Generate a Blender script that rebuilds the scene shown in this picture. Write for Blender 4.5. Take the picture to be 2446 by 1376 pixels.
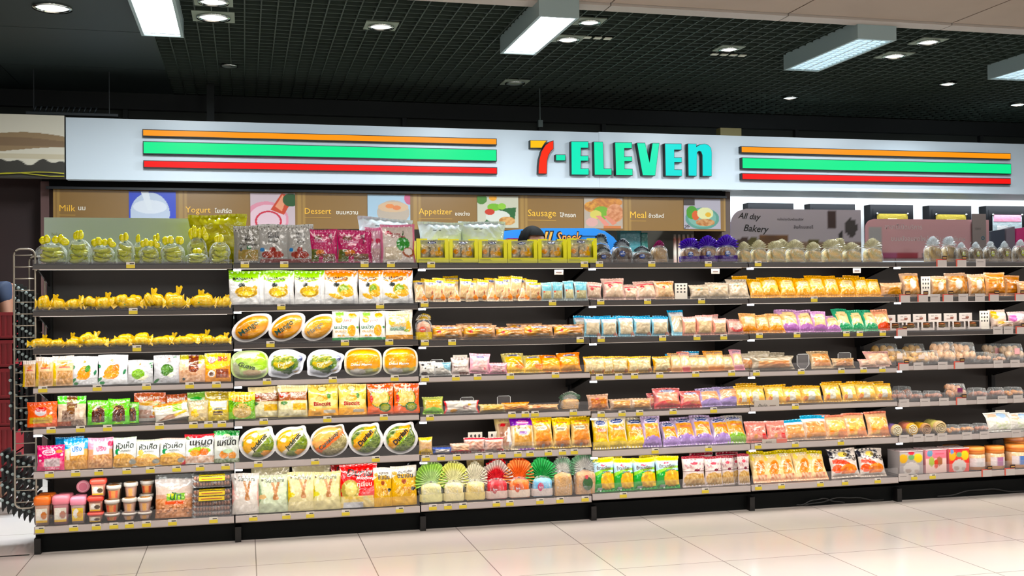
import bpy, math, random
import numpy as np
from mathutils import Matrix, Vector
random.seed(7); RNG = np.random.RandomState(11)
SC = bpy.context.scene; COL = SC.collection
for o in list(bpy.data.objects): bpy.data.objects.remove(o)
PI = math.pi
# ------------------------------------------------------------------ camera
F, YAW, PITCH, ROLL = 2594.6, .2414, .0109, -.0100
CAMZ = 1.1812
_cy,_sy,_cp,_sp = math.cos(YAW),math.sin(YAW),math.cos(PITCH),math.sin(PITCH)
_F = Vector((_sy*_cp,_cy*_cp,_sp)); _R = Vector((_cy,-_sy,0)); _U = _R.cross(_F)
RT = _R*math.cos(ROLL)+_U*math.sin(ROLL); UP = _U*math.cos(ROLL)-_R*math.sin(ROLL); FW=_F
cam = bpy.data.cameras.new('camera'); co = bpy.data.objects.new('camera', cam); COL.objects.link(co)
m = Matrix.Identity(4)
for i in range(3): m[i][0]=RT[i]; m[i][1]=UP[i]; m[i][2]=-FW[i]
m[2][3]=CAMZ; co.matrix_world=m
cam.sensor_width=36; cam.lens=F/2446*36; cam.clip_end=100; cam.clip_start=.05
SC.camera=co
def ray(px,py): return RT*((px-1223)/F)+UP*(-(py-688)/F)+FW
def at(px,py,Y):
    d=ray(px,py); t=Y/d.y; return Vector((d.x*t,Y,CAMZ+d.z*t))
def atz(px,py,z):
    d=ray(px,py); t=(z-CAMZ)/d.z; return Vector((d.x*t,d.y*t,z))
# ------------------------------------------------------------------ world, exposure, render look
w = bpy.data.worlds.new('world'); SC.world=w; w.use_nodes=True
bg=w.node_tree.nodes['Background']; bg.inputs[0].default_value=(.75,.9,1,1); bg.inputs[1].default_value=.06
SC.view_settings.view_transform='Standard'; SC.view_settings.look='None'
SC.view_settings.exposure=0.0; SC.view_settings.gamma=1; SC.view_settings.use_curve_mapping=False
cy=SC.cycles; cy.use_denoising=True; cy.max_bounces=5; cy.diffuse_bounces=2; cy.glossy_bounces=2
cy.transmission_bounces=2; cy.transparent_max_bounces=10; cy.caustics_reflective=False; cy.caustics_refractive=False
cy.sample_clamp_indirect=3; cy.use_light_tree=True
D=5.5347; BW=.92; X0=-.9747; DEPTH=.40; CEIL=3.0
def area(name,loc,sx,sy,pw,col=(1,1,1),rot=(0,0,0),spread=180):
    l=bpy.data.lights.new(name,'AREA'); l.shape='RECTANGLE'; l.size=sx; l.size_y=sy; l.energy=pw; l.color=col
    l.spread=math.radians(spread)
    o=bpy.data.objects.new(name,l); o.location=loc; o.rotation_euler=rot; COL.objects.link(o); return o
# mall aisle ceiling lights ahead of the camera (outside the frame)
for i,(x,y) in enumerate([(-2.2,3.6),(0.4,3.6),(3.0,3.6),(5.6,3.6),(-1,1.2),(2.2,1.2),(5.4,1.2)]):
    area('aisle_ceiling_light',(x,y,2.93),1.3,.5,38,(1,.94,.87),spread=125)
for x in (-1.6,2.0,5.6,9.0):
    area('corridor_ceiling_light',(x,-1.2,2.75),1.6,.9,50,(.93,1,.98),rot=(math.radians(58),0,0))  # added fill lamps behind the camera, tilted forward to brighten the top shelf
# ------------------------------------------------------------------ colours
def lin(c):
    if isinstance(c,str):
        c=[int(c[i:i+2],16) for i in (0,2,4)]
    r=[]
    for x in c:
        x=x/255.; r.append(x/12.92 if x<=.04045 else ((x+.055)/1.055)**2.4)
    return tuple(r)
_m={}
def mat(name,color=None,rough=.5,metal=0,spec=.5,emit=None,estr=0,alpha=None,noise=0,nscale=8,bump=0,coat=0):
    if name in _m: return _m[name]
    M=bpy.data.materials.new(name); M.use_nodes=True; nt=M.node_tree; b=nt.nodes['Principled BSDF']
    b.inputs['Roughness'].default_value=rough; b.inputs['Metallic'].default_value=metal
    b.inputs['Specular IOR Level'].default_value=spec; b.inputs['Coat Weight'].default_value=coat
    if color is None:
        a=nt.nodes.new('ShaderNodeAttribute'); a.attribute_name='Col'; nt.links.new(a.outputs['Color'],b.inputs['Base Color'])
    elif noise:
        c=lin(color); tc=nt.nodes.new('ShaderNodeTexCoord'); n=nt.nodes.new('ShaderNodeTexNoise'); n.inputs['Scale'].default_value=nscale
        n.inputs['Detail'].default_value=4
        r=nt.nodes.new('ShaderNodeValToRGB'); r.color_ramp.elements[0].position=.3; r.color_ramp.elements[1].position=.7
        r.color_ramp.elements[0].color=tuple(x*(1-noise) for x in c)+(1,); r.color_ramp.elements[1].color=tuple(min(1,x*(1+noise)) for x in c)+(1,)
        nt.links.new(tc.outputs['Object'],n.inputs['Vector']); nt.links.new(n.outputs['Fac'],r.inputs['Fac']); nt.links.new(r.outputs['Color'],b.inputs['Base Color'])
    else: b.inputs['Base Color'].default_value=lin(color)+(1,)
    if emit is not None:
        b.inputs['Emission Color'].default_value=lin(emit)+(1,); b.inputs['Emission Strength'].default_value=estr
        if estr==1.0: b.inputs['Base Color'].default_value=(.01,.01,.01,1); b.inputs['Specular IOR Level'].default_value=.04
    if bump:
        tc=nt.nodes.new('ShaderNodeTexCoord'); n=nt.nodes.new('ShaderNodeTexNoise'); n.inputs['Scale'].default_value=bump[0]
        bp=nt.nodes.new('ShaderNodeBump'); bp.inputs['Strength'].default_value=bump[1]; bp.inputs['Distance'].default_value=.01
        nt.links.new(tc.outputs['Object'],n.inputs['Vector']); nt.links.new(n.outputs['Fac'],bp.inputs['Height']); nt.links.new(bp.outputs['Normal'],b.inputs['Normal'])
    if alpha is not None:
        out=nt.nodes['Material Output']; mx=nt.nodes.new('ShaderNodeMixShader'); tr=nt.nodes.new('ShaderNodeBsdfTransparent')
        lw=nt.nodes.new('ShaderNodeLayerWeight'); lw.inputs['Blend'].default_value=.35
        mr=nt.nodes.new('ShaderNodeMapRange'); mr.inputs['To Min'].default_value=alpha[0]; mr.inputs['To Max'].default_value=alpha[1]
        nt.links.new(lw.outputs['Facing'],mr.inputs['Value'])
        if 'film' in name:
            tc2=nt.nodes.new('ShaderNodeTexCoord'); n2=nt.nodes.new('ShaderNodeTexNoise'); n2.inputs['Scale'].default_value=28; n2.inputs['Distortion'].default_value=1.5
            r2=nt.nodes.new('ShaderNodeMapRange'); r2.inputs['From Min'].default_value=.56; r2.inputs['From Max'].default_value=.70; r2.inputs['To Max'].default_value=.24  # whiter noise patches imitate highlights on crinkled film
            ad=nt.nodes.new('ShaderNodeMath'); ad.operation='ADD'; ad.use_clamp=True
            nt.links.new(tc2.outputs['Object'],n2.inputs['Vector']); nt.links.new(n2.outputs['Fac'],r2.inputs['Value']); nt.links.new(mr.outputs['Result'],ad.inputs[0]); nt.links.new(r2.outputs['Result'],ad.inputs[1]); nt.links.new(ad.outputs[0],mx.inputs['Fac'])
        else: nt.links.new(mr.outputs['Result'],mx.inputs['Fac'])
        nt.links.new(tr.outputs[0],mx.inputs[1]); nt.links.new(b.outputs[0],mx.inputs[2]); nt.links.new(mx.outputs[0],out.inputs['Surface'])
    _m[name]=M; return M
GLOSS=mat('printed_film',rough=.2,bump=(38,.5),coat=.7); MATTE=mat('printed_matte',rough=.6); FOOD=mat('food_surface',rough=.5,bump=(90,.4))
PLAST=mat('coloured_plastic',rough=.3)
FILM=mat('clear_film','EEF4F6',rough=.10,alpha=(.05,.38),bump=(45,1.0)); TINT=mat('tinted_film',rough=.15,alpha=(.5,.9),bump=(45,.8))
ACRYL=mat('clear_acrylic','DCD6D8',rough=.15,alpha=(.05,.38))
# ------------------------------------------------------------------ mesh accumulator
class G:
    def __init__(s): s.v=[];s.f=[];s.c=[];s.n=0;s.sm=[]
    def add(s,v,f,col,smooth=True):
        v=np.asarray(v,float).reshape(-1,3); n=len(v)
        if isinstance(col,(str,tuple)): col=np.tile(np.array(lin(col)),(n,1))
        s.v.append(v); s.c.append(np.asarray(col,float)); s.f+= [tuple(i+s.n for i in q) for q in f]; s.sm+=[smooth]*len(f); s.n+=n
        return s
    def box(s,x0,x1,y0,y1,z0,z1,col='888888'):
        v=[(x,y,z) for x in (x0,x1) for y in (y0,y1) for z in (z0,z1)]
        return s.add(v,[(0,1,3,2),(4,6,7,5),(0,4,5,1),(2,3,7,6),(0,2,6,4),(1,5,7,3)],col,False)
    def lathe(s,prof,col,n=24,ax='z',c=(0,0,0),sy=1,smooth=True):
        vs=[];m=len(prof)
        for i in range(n):
            a=2*PI*i/n
            for r,z in prof:
                p=(r*math.cos(a),r*math.sin(a)*sy,z)
                if ax=='x': p=(z,r*math.cos(a),r*math.sin(a)*sy)
                if ax=='y': p=(r*math.cos(a),z,r*math.sin(a)*sy)
                vs.append((p[0]+c[0],p[1]+c[1],p[2]+c[2]))
        f=[(i*m+j,((i+1)%n)*m+j,((i+1)%n)*m+j+1,i*m+j+1) for i in range(n) for j in range(m-1)]
        if not isinstance(col,(str,tuple)): col=np.tile(np.array([lin(q) for q in col]),(n,1))
        return s.add(vs,f,col,smooth)
    def tube(s,pts,r,col,n=8,cap=True):
        P=[Vector(p) for p in pts]; vs=[];m=len(P)
        for i,p in enumerate(P):
            t=((P[min(i+1,m-1)]-P[max(i-1,0)])).normalized(); a=t.orthogonal().normalized() if abs(t.z)>.9 else t.cross(Vector((0,0,1))).normalized(); b=t.cross(a)
            rr=r[i] if isinstance(r,(list,tuple)) else r
            for k in range(n): vs.append(p+a*rr*math.cos(2*PI*k/n)+b*rr*math.sin(2*PI*k/n))
        f=[(i*n+k,i*n+(k+1)%n,(i+1)*n+(k+1)%n,(i+1)*n+k) for i in range(m-1) for k in range(n)]
        if cap: f+=[tuple(range(n))[::-1],tuple((m-1)*n+k for k in range(n))]
        if not isinstance(col,(str,tuple)): col=np.repeat(np.array([lin(q) for q in col]),n,axis=0)
        return s.add([tuple(v) for v in vs],f,col)
    def prism(s,poly,y0,y1,col,side=None):   # poly in x,z ; front at y0
        from mathutils.geometry import tessellate_polygon
        n=len(poly); T=tessellate_polygon([[Vector((x,z,0)) for x,z in poly]])
        vf=[(x,y0,z) for x,z in poly]; s.add(vf,[tuple(t) for t in T],col,False)
        vb=[(x,y1,z) for x,z in poly]; s.add(vb,[tuple(t)[::-1] for t in T],side or col,False)
        return s.add(vf+vb,[(i,(i+1)%n,n+(i+1)%n,n+i) for i in range(n)],side or col,False)
    def mesh(s,name,mats):
        me=bpy.data.meshes.new(name); V=np.concatenate(s.v); me.from_pydata(V.tolist(),[],s.f); 
        me.polygons.foreach_set('use_smooth',s.sm)
        a=me.color_attributes.new('Col','FLOAT_COLOR','POINT'); C=np.ones((len(V),4)); C[:,:3]=np.concatenate(s.c); a.data.foreach_set('color',C.ravel())
        for m_ in (mats if isinstance(mats,list) else [mats]): me.materials.append(m_)
        me.update(); return me
def link(name,me,parent=None,loc=(0,0,0)):
    o=bpy.data.objects.new(name,me); o.location=loc; COL.objects.link(o)
    if parent: o.parent=parent
    return o
def obj(name,g,m_,parent=None,loc=(0,0,0)): return link(name,g.mesh(name,m_),parent,loc)
def tag(o,label,cat,group=None):
    o['label']=label; o['category']=cat
    if group: o['group']=group
    return o
def struct(name,g,m_): o=obj(name,g,m_); o['kind']='structure'; return o
# ------------------------------------------------------------------ text
_tx={}
def textmesh(body,shear=0,bold=.012):
    k=(body,shear,bold)
    if k in _tx: return _tx[k]
    c=bpy.data.curves.new('lettering','FONT'); c.body=body; c.resolution_u=2; c.shear=shear; c.offset=bold; c.align_x='LEFT'
    o=bpy.data.objects.new('lettering',c); COL.objects.link(o); dg=bpy.context.evaluated_depsgraph_get(); dg.update()
    me=o.evaluated_get(dg).to_mesh(); V=np.array([v.co[:2] for v in me.vertices]); P=[tuple(p.vertices) for p in me.polygons]
    o.evaluated_get(dg).to_mesh_clear(); bpy.data.objects.remove(o); bpy.data.curves.remove(c)
    lo=V.min(0); hi=V.max(0); V=(V-(lo+hi)/2)/(hi[0]-lo[0])   # width 1, centred
    _tx[k]=(V,P); return _tx[k]
def flat_text(g,body,x,z,width,y,col,rot=0,shear=0,bold=.012,height=None):
    V,P=textmesh(body,shear,bold); hh=V[:,1].max()-V[:,1].min(); s=width; sz=width if height is None else height/hh
    ca,sa=math.cos(rot),math.sin(rot); X=V[:,0]*s; Z=V[:,1]*sz
    g.add(np.stack([x+X*ca-Z*sa,np.full(len(V),y),z+X*sa+Z*ca],1),P,col,False)
# ------------------------------------------------------------------ painting on (u,v)
def nz(u,v,k,ph=0.):
    return (np.sin(k*u*6.3+ph+1.7*np.sin(k*v*4.1+ph*2))*np.sin(k*v*6.3+1.3*ph+1.9*np.sin(k*u*3.7+.5)) )
def paint(U,V,art):
    C=np.tile(np.array(lin('F2F0EC')),(len(U),1))
    for i,op in enumerate(art):
        k=op[0]
        if k=='bg': C[:]=lin(op[1]); continue
        if k=='r': m_=(U>=op[1])&(U<=op[3])&(V>=op[2])&(V<=op[4]); C[m_]=lin(op[5])
        elif k in('e','f','ring'):
            ro=op[7] if len(op)>7 and k=='f' else (op[6] if len(op)>6 and k=='e' else 0)
            du=U-op[1]; dv=V-op[2]; a=du*math.cos(ro)+dv*math.sin(ro); b=-du*math.sin(ro)+dv*math.cos(ro)
            q=(a/op[3])**2+(b/op[4])**2; m_=q<1
            if k=='e': C[m_]=lin(op[5])
            elif k=='ring': m_=(q<1)&(q>.72); C[m_]=lin(op[5])
            else:
                t=np.clip(.5+.6*nz(U,V,3.1,i+.3)+.3*nz(U,V,6.3,i),0,1)[:,None]
                cc=np.array(lin(op[5]))*(1-t)+np.array(lin(op[6]))*t; C[m_]=cc[m_]
        elif k=='fr':
            m_=(U>=op[1])&(U<=op[3])&(V>=op[2])&(V<=op[4]); sc=op[7] if len(op)>7 else 3
            t=np.clip(.5+.6*nz(U,V,sc,i+.3)+.3*nz(U,V,sc*2.1,i),0,1)[:,None]
            cc=np.array(lin(op[5]))*(1-t)+np.array(lin(op[6]))*t; C[m_]=cc[m_]
        elif k=='p':
            pts=op[1]; ins=np.zeros(len(U),bool); j=len(pts)-1
            for a_ in range(len(pts)):
                x1,y1=pts[a_]; x2,y2=pts[j]
                cnd=((y1>V)!=(y2>V)); xs=(x2-x1)*(V-y1)/((y2-y1) if y2!=y1 else 1e-9)+x1; ins^=cnd&(U<xs); j=a_
            C[ins]=lin(op[2])
        elif k=='dots':   # dots over band
            m_=(V>=op[1])&(V<=op[2])&(nz(U,V,op[4],i)>.45); C[m_]=lin(op[3])
    L=(C@np.array([.3,.6,.1]))[:,None]
    return np.clip(L+(C-L)*1.17,0,1)*.95
def pack(g,w,h,d,kind='stand',art=(),text=(),nx=36,nv=44,seed=0,seal=.06,wr=1.0,lean=0,mid=0):
    """inflated film pack: two painted sheets welded round their rim"""
    ph=seed*1.7+.4
    def T(u,v):
        a=np.clip(1-np.abs(2*u-1)**2.6,0,1)**.55
        if kind=='stand':
            t=np.clip(v/(1-seal),0,1); b=np.clip(1-t**1.7,0,1)**.75*(.82+.18*np.clip(v*6,0,1)); r=(np.exp(-((1-v)/.12)**2))
        else:
            t=np.clip((v-seal)/(1-2*seal),0,1); b=np.clip(1-np.abs(2*t-1)**2.4,0,1)**.6; r=np.exp(-((1-v)/.13)**2)+np.exp(-(v/.13)**2)
        T_=d/2*a*b
        T_=T_*(1+wr*(.14*nz(u,v,1.1,ph)+.08*nz(u,v,2.3,ph+1)+.02*nz(u,v,4.7,ph)))
        T_=T_+wr*d*.06*np.sin(u*2*PI*6.5+ph)*r*np.clip((1-np.abs(2*u-1))*4,0,1)
        return T_
    def S(u,v,side):
        if kind=='stand': wd=1-.05*np.sin(PI*v)**1+.0*v
        else: wd=1-.09*np.sin(PI*np.clip((v-seal)/(1-2*seal),0,1))**.7
        wd=wd+wr*.012*np.sin(v*11+ph)
        x=(u-.5)*w*wd+mid*w*(v-.5)*0; z=v*h+wr*h*.012*np.sin(u*5+ph*2)*np.clip(v*3-2,0,1)
        y=side*T(u,v)+wr*w*.02*np.sin(v*5+ph)*v
        return np.stack([x,y,z],-1)
    u=np.linspace(0,1,nx); v=np.linspace(0,1,nv); UU,VV=np.meshgrid(u,v); U=UU.ravel(); V=VV.ravel()
    f=[(j*nx+i,j*nx+i+1,(j+1)*nx+i+1,(j+1)*nx+i) for j in range(nv-1) for i in range(nx-1)]
    g.add(S(U,V,-1),f,paint(U,V,art))
    b2=[o for o in art if o[0]=='bg']; nb=nx//2; ub=np.linspace(0,1,nb); vb=np.linspace(0,1,nv//2); UB,VB=np.meshgrid(ub,vb)
    mb=nv//2; fb=[(j*nb+i,(j+1)*nb+i,(j+1)*nb+i+1,j*nb+i+1) for j in range(mb-1) for i in range(nb-1)]
    g.add(S(UB.ravel(),VB.ravel(),1),fb,paint(UB.ravel(),VB.ravel(),[o for o in art if o[0] in('bg','r')]))
    for t in text:
        body,cu,cv,wf,col=t[:5]; rot=t[5] if len(t)>5 else 0; shear=t[6] if len(t)>6 else 0; bold=t[7] if len(t)>7 else .015
        Vt,P=textmesh(body,shear,bold); X=Vt[:,0]*wf*w; Z=Vt[:,1]*wf*w; ca,sa=math.cos(rot),math.sin(rot)
        uu=cu+(X*ca-Z*sa)/w; vv=cv+(X*sa+Z*ca)/h; q=S(uu,vv,-1); q[:,1]-=.0012+.01*d
        g.add(q,P,col,False)
    return g
def mold(g,w,h,d,outline,art,text=(),nr=16,na=64,rim=.86,rimcol=None,seed=0):
    """die-cut fruit shaped pack; outline(theta)->radius, unit box"""
    th=np.linspace(0,2*PI,na,endpoint=False); R=np.array([outline(t) for t in th])
    px=R*np.cos(th); pz=R*np.sin(th); x0,x1,z0,z1=px.min(),px.max(),pz.min(),pz.max()
    r=np.linspace(0,1,nr); RR,TT=np.meshgrid(r,th,indexing='ij'); R2=np.array([R]*nr)
    X=RR*R2*np.cos(TT); Z=RR*R2*np.sin(TT); U=((X-x0)/(x1-x0)).ravel(); V=((Z-z0)/(z1-z0)).ravel(); rr=RR.ravel()
    f=[(i*na+j,i*na+(j+1)%na,(i+1)*na+(j+1)%na,(i+1)*na+j) for i in range(nr-1) for j in range(na)]
    def thick(r_,u_,v_): return d/2*np.clip(1-(np.clip(r_/rim,0,1))**3,0,1)**.6*(1+.10*nz(u_,v_,1.6,seed)+.04*nz(u_,v_,3.3,seed))+.002
    P=lambda s: np.stack([(U-.5)*w,s*thick(rr,U,V),V*h],-1)
    C=paint(U,V,art)
    if rimcol: C[rr>rim]=lin(rimcol)
    g.add(P(-1),f,C); g.add(P(1),[q[::-1] for q in f],C)
    cx=-x0/(x1-x0); cz=-z0/(z1-z0)
    for t in text:
        body,cu,cv,wf,col=t[:5]; rot=t[5] if len(t)>5 else 0; shear=t[6] if len(t)>6 else 0; bold=t[7] if len(t)>7 else .02
        Vt,Pf=textmesh(body,shear,bold); Xt=Vt[:,0]*wf*w; Zt=Vt[:,1]*wf*w; ca,sa=math.cos(rot),math.sin(rot)
        uu=cu+(Xt*ca-Zt*sa)/w; vv=cv+(Xt*sa+Zt*ca)/h
        gx=(uu-cx)*(x1-x0); gz=(vv-cz)*(z1-z0); ra=np.hypot(gx,gz)/np.interp(np.arctan2(gz,gx)%(2*PI),np.append(th,2*PI),np.append(R,R[0]))
        g.add(np.stack([(uu-.5)*w,-thick(ra,uu,vv)-.0025,vv*h],-1),Pf,col,False)
    return g
def blob(g,cx,cy,cz,rx,ry,rz,col,n=14,m=9,amp=.06,ph=0.,col2=None):
    a=np.linspace(0,2*PI,n,endpoint=False); b=np.linspace(-PI/2,PI/2,m); A,B=np.meshgrid(a,b); A=A.ravel();B=B.ravel()
    k=1+amp*np.sin(3*A+ph)*np.cos(2*B+ph)+amp*.6*np.sin(5*A-ph)*np.cos(B)
    v=np.stack([cx+rx*k*np.cos(B)*np.cos(A),cy+ry*k*np.cos(B)*np.sin(A),cz+rz*k*np.sin(B)],-1)
    f=[(j*n+i,j*n+(i+1)%n,(j+1)*n+(i+1)%n,(j+1)*n+i) for j in range(m-1) for i in range(n)]
    c=np.tile(lin(col),(len(v),1))
    if col2: t=(np.clip(.5+.6*np.sin(4*A+ph)*np.cos(3*B+ph),0,1))[:,None]; c=c*(1-t)+np.array(lin(col2))*t
    return g.add(v,f,c)
def fan(g,cx,cy,cz,r,hgt,col,col2=None,n=40,fold=11,a0=-.15,a1=PI+.15,ph=0.,depth=.25):
    """gathered ruffle of film: corrugated fan above the tie"""
    m=5; vs=[];cs=[]; n=int(n*1.8)
    for j in range(m):
        t=j/(m-1)
        for i in range(n):
            a=a0+(a1-a0)*i/(n-1); rr=r*(.08+.92*t)*(1+.05*math.sin(a*5+ph)*t)
            vs.append((cx+rr*math.cos(a),cy+depth*r*t*math.sin(fold*a*1.6+ph),cz+rr*math.sin(a)*hgt/r))
            c=lin(col) if (col2 is None or j<m-2) else lin(col2); cs.append(c)
    f=[(j*n+i,j*n+i+1,(j+1)*n+i+1,(j+1)*n+i) for j in range(m-1) for i in range(n-1)]
    return g.add(vs,f,np.array(cs))
# =================================================================== setting
def floor_mat():
    M=bpy.data.materials.new('floor_tiles'); M.use_nodes=True; nt=M.node_tree; b=nt.nodes['Principled BSDF']
    tc=nt.nodes.new('ShaderNodeTexCoord'); mp=nt.nodes.new('ShaderNodeMapping'); mp.inputs['Location'].default_value=(TX,TY,0)
    br=nt.nodes.new('ShaderNodeTexBrick'); br.offset=0; br.squash=1; br.inputs['Scale'].default_value=1
    br.inputs['Brick Width'].default_value=TILE; br.inputs['Row Height'].default_value=TILE; br.inputs['Mortar Size'].default_value=.0028
    br.inputs['Mortar Smooth'].default_value=.4; br.inputs['Bias'].default_value=0
    br.inputs['Color1'].default_value=lin('D6CCC4')+(1,); br.inputs['Color2'].default_value=lin('CFC6BF')+(1,); br.inputs['Mortar'].default_value=lin('857D78')+(1,)
    nt.links.new(tc.outputs['Object'],mp.inputs['Vector']); nt.links.new(mp.outputs[0],br.inputs['Vector'])
    n=nt.nodes.new('ShaderNodeTexNoise'); n.inputs['Scale'].default_value=2.2; n.inputs['Detail'].default_value=5
    mx=nt.nodes.new('ShaderNodeMix'); mx.data_type='RGBA'; mx.blend_type='MULTIPLY'; mx.inputs['Factor'].default_value=.12
    nt.links.new(tc.outputs['Object'],n.inputs['Vector']); nt.links.new(br.outputs['Color'],mx.inputs[6]); nt.links.new(n.outputs['Color'],mx.inputs[7])
    nt.links.new(mx.outputs[2],b.inputs['Base Color']); b.inputs['Roughness'].default_value=.17; b.inputs['Specular IOR Level'].default_value=.5
    mr=nt.nodes.new('ShaderNodeMapRange'); mr.inputs['To Min'].default_value=.12; mr.inputs['To Max'].default_value=.26
    nt.links.new(n.outputs['Fac'],mr.inputs['Value']); nt.links.new(mr.outputs[0],b.inputs['Roughness'])
    return M
TILE=.5085; TX=-.5505+.5085*20; TY=-5.535+.5085*20
struct('floor',G().box(-5,13,-2,13,-.05,0,'FFFFFF'),floor_mat())
DARK=mat('dark_paint','141817',rough=.7,noise=.2,nscale=3)
YN,YB=6.45,9.95   # ceiling change, back wall
# beige ceiling over the aisle, with seams and a light edge trim
CB=mat('aisle_ceiling_panels','9A8878',rough=.75,noise=.05,nscale=2)
g=G()
xs=[-5+1.2*i for i in range(16)]; ys=[-2,-.8,.4,1.6,2.8,4.0,5.2,YN-.13]
for i in range(15):
    for j in range(7): g.box(xs[i]+.006,xs[i+1]-.006,ys[j]+.006,ys[j+1]-.006,3.0,3.03)
g.box(-5,13,-2,YN,3.04,3.08); struct('ceiling_aisle',g,CB)
g=G()
for i in range(15): g.box(xs[i]+.004,xs[i+1]-.004,YN-.13,YN,2.985,3.1)
struct('trim_1',g,mat('ceiling_edge_trim','A89C92',rough=.45))
# open cell ceiling and its dark void; solid dark panels at left
GX0=atz(372,100,3.0).x
g=G(); x=GX0
while x<12.5: g.box(x-.004,x+.004,YN,YB,3.0,3.045); x+=.1
y=YN+.05
while y<YB: g.box(GX0,12.5,y-.004,y+.004,3.0,3.045); y+=.1
struct('ceiling_grid',g,mat('ceiling_grid_paint','2A362E',rough=.6))
struct('ceiling_void',G().box(GX0,13,YN,YB+.2,3.6,3.65),mat('void_black','040505',rough=.9))
g=G()
for i in range(5):
    for j in range(3): g.box(GX0-1.2*(i+1)+.004,GX0-1.2*i-.004,YN+1.2*j+.004,YN+1.2*(j+1)-.004,3.0,3.04)
struct('ceiling_panels',g,mat('ceiling_dark_panel','26302F',rough=.55))
g=G().box(-5,13,YB,YB+.1,0,3.7)
struct('wall_back',g,mat('back_wall_dark','22241F',rough=.8,noise=.15,nscale=1.5))
g=G()
for px in (965,1290,1440,1900,2340,300): 
    q=at(px,260,YB-.02).x; g.box(q-.02,q+.02,YB-.05,YB,2.3,3.0)
g.box(-5,13,YB-.08,YB,2.86,3.0); struct('trim_2',g,mat('back_wall_ribs','101211',rough=.7))
struct('wall_left',G().box(-5.1,-5,-2,13,0,3.7),mat('side_wall','2A2422',rough=.8))
struct('wall_right',G().box(13,13.1,-2,13,0,3.7),mat('side_wall','2A2422'))
struct('wall_front',G().box(-5,13,-2.1,-2,0,3.7),mat('front_wall','5A534E',rough=.8))
# =================================================================== ceiling fixtures
LENS=mat('lamp_lens','FFFFFF',rough=.4,emit='F4FAFF',estr=6); LENS2=mat('lamp_louvre_glow','FFFFFF',rough=.4,emit='EEF8FF',estr=4.5)
HOUS=mat('lamp_housing','8FA0A0',rough=.5); CHR=mat('chrome_reflector','D8DCD8',rough=.12,metal=1)
def troffer(pts,label,louvre=False,pw=120):
    q=[atz(px,py,2.9) for px,py in pts]; x0=min(q[0].x,q[1].x)*.5+q[0].x*.5; 
    xa=(q[0].x+q[3].x)/2; xb=(q[1].x+q[2].x)/2; ya=(q[0].y+q[1].y)/2; yb=(q[2].y+q[3].y)/2
    r=bpy.data.objects.new('ceiling_lamp',None); COL.objects.link(r); r.location=((xa+xb)/2,(ya+yb)/2,2.9); tag(r,label,'ceiling lamp','fluorescent ceiling lamps')
    W,L=abs(xb-xa)/2,abs(yb-ya)/2
    g=G(); t=.018
    g.box(-W-t,W+t,-L-t,-L,-.01,.11);g.box(-W-t,W+t,L,L+t,-.01,.11);g.box(-W-t,-W,-L,L,-.01,.11);g.box(W,W+t,-L,L,-.01,.11);g.box(-W,W,-L,L,.09,.11)
    obj('housing',g,HOUS,r)
    if louvre:
        obj('lens',G().box(-W,W,-L,L,.03,.035),LENS2,r); g=G(); n=int(2*L/.055)
        for i in range(n):
            y=-L+2*L*(i+.5)/n; g.box(-W,W,y-.004,y+.004,-.006,.03)
        g.box(-.006,.006,-L,L,-.008,.03); g.box(-W/2-.003,-W/2+.003,-L,L,-.006,.03); g.box(W/2-.003,W/2+.003,-L,L,-.006,.03)
        obj('louvre',g,mat('louvre_blades','C9DCE4',rough=.3),r)
    else:
        obj('lens',G().box(-W,W,-L,L,0,.004),LENS,r)
        obj('end_strip',G().box(-W,W,L-.05,L-.035,-.004,.0),mat('lamp_end_strip','B8C4CC',rough=.4),r)
    area('ceiling_lamp_light',(r.location.x,r.location.y,2.87),2*W,2*L,pw,(.86,.95,1))
troffer([(300,-45),(400,-45),(432,84),(343,82)],'bright fluorescent ceiling lamp at far left over white sign panel')
troffer([(1297,35),(1370,42),(1277,128),(1200,123)],'bright fluorescent box lamp above the 7-eleven sign')
troffer([(2052,88),(2128,96),(1950,168),(1885,163)],'fluorescent box lamp with louvred grille over right stripes',True,90)
troffer([(2500,130),(2580,138),(2478,192),(2412,187)],'fluorescent lamp cut off by the right edge',True,90)
DG=mat('downlight_glow','FFFFFF',rough=.4,emit='E8F4EE',estr=1.6); DGO=mat('downlight_off','55605C',rough=.3); PLATE=mat('downlight_plate','7A8474',rough=.6)
def downlight(px,py,wpx,label,on=1,plate=True,dl=55):
    c=atz(px,py,2.985); rr=wpx/2*c.y/F*1.0
    r=bpy.data.objects.new('downlight',None); COL.objects.link(r); r.location=c; tag(r,label,'downlight','round ceiling downlights')
    if plate:
        s=rr*1.25; g=G(); g.box(-s,s,-s,s,.012,.02); obj('mounting_plate',g,PLATE,r)
    g=G().lathe([(rr*.86,.0),(rr,0),(rr*1.02,.006),(rr,.012)],'CCCCCC',28); obj('trim_ring',g,CHR,r)
    g=G().lathe([(rr*.86,.002),(rr*.7,.05),(rr*.35,.08),(.001,.085)],'CCCCCC',24); obj('reflector',g,CHR if on else DGO,r)
    if on:
        l=bpy.data.lights.new('downlight_light','SPOT'); l.energy=dl; l.spot_size=math.radians(130); l.spot_blend=.6; l.shadow_soft_size=rr*.6; l.color=(.86,.94,1); lo=bpy.data.objects.new('downlight_light',l); lo.location=c+Vector((0,0,-.02)); COL.objects.link(lo)
    if on: obj('bulb',G().lathe([(.001,.0),(rr*.55,.004),(rr*.84,.01),(rr*.80,.012)],'FFFFFF',20),DG,r)
    else: obj('bulb',G().lathe([(.001,.02),(rr*.2,.03),(rr*.15,.06)],'888888',12),CHR,r)
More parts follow.
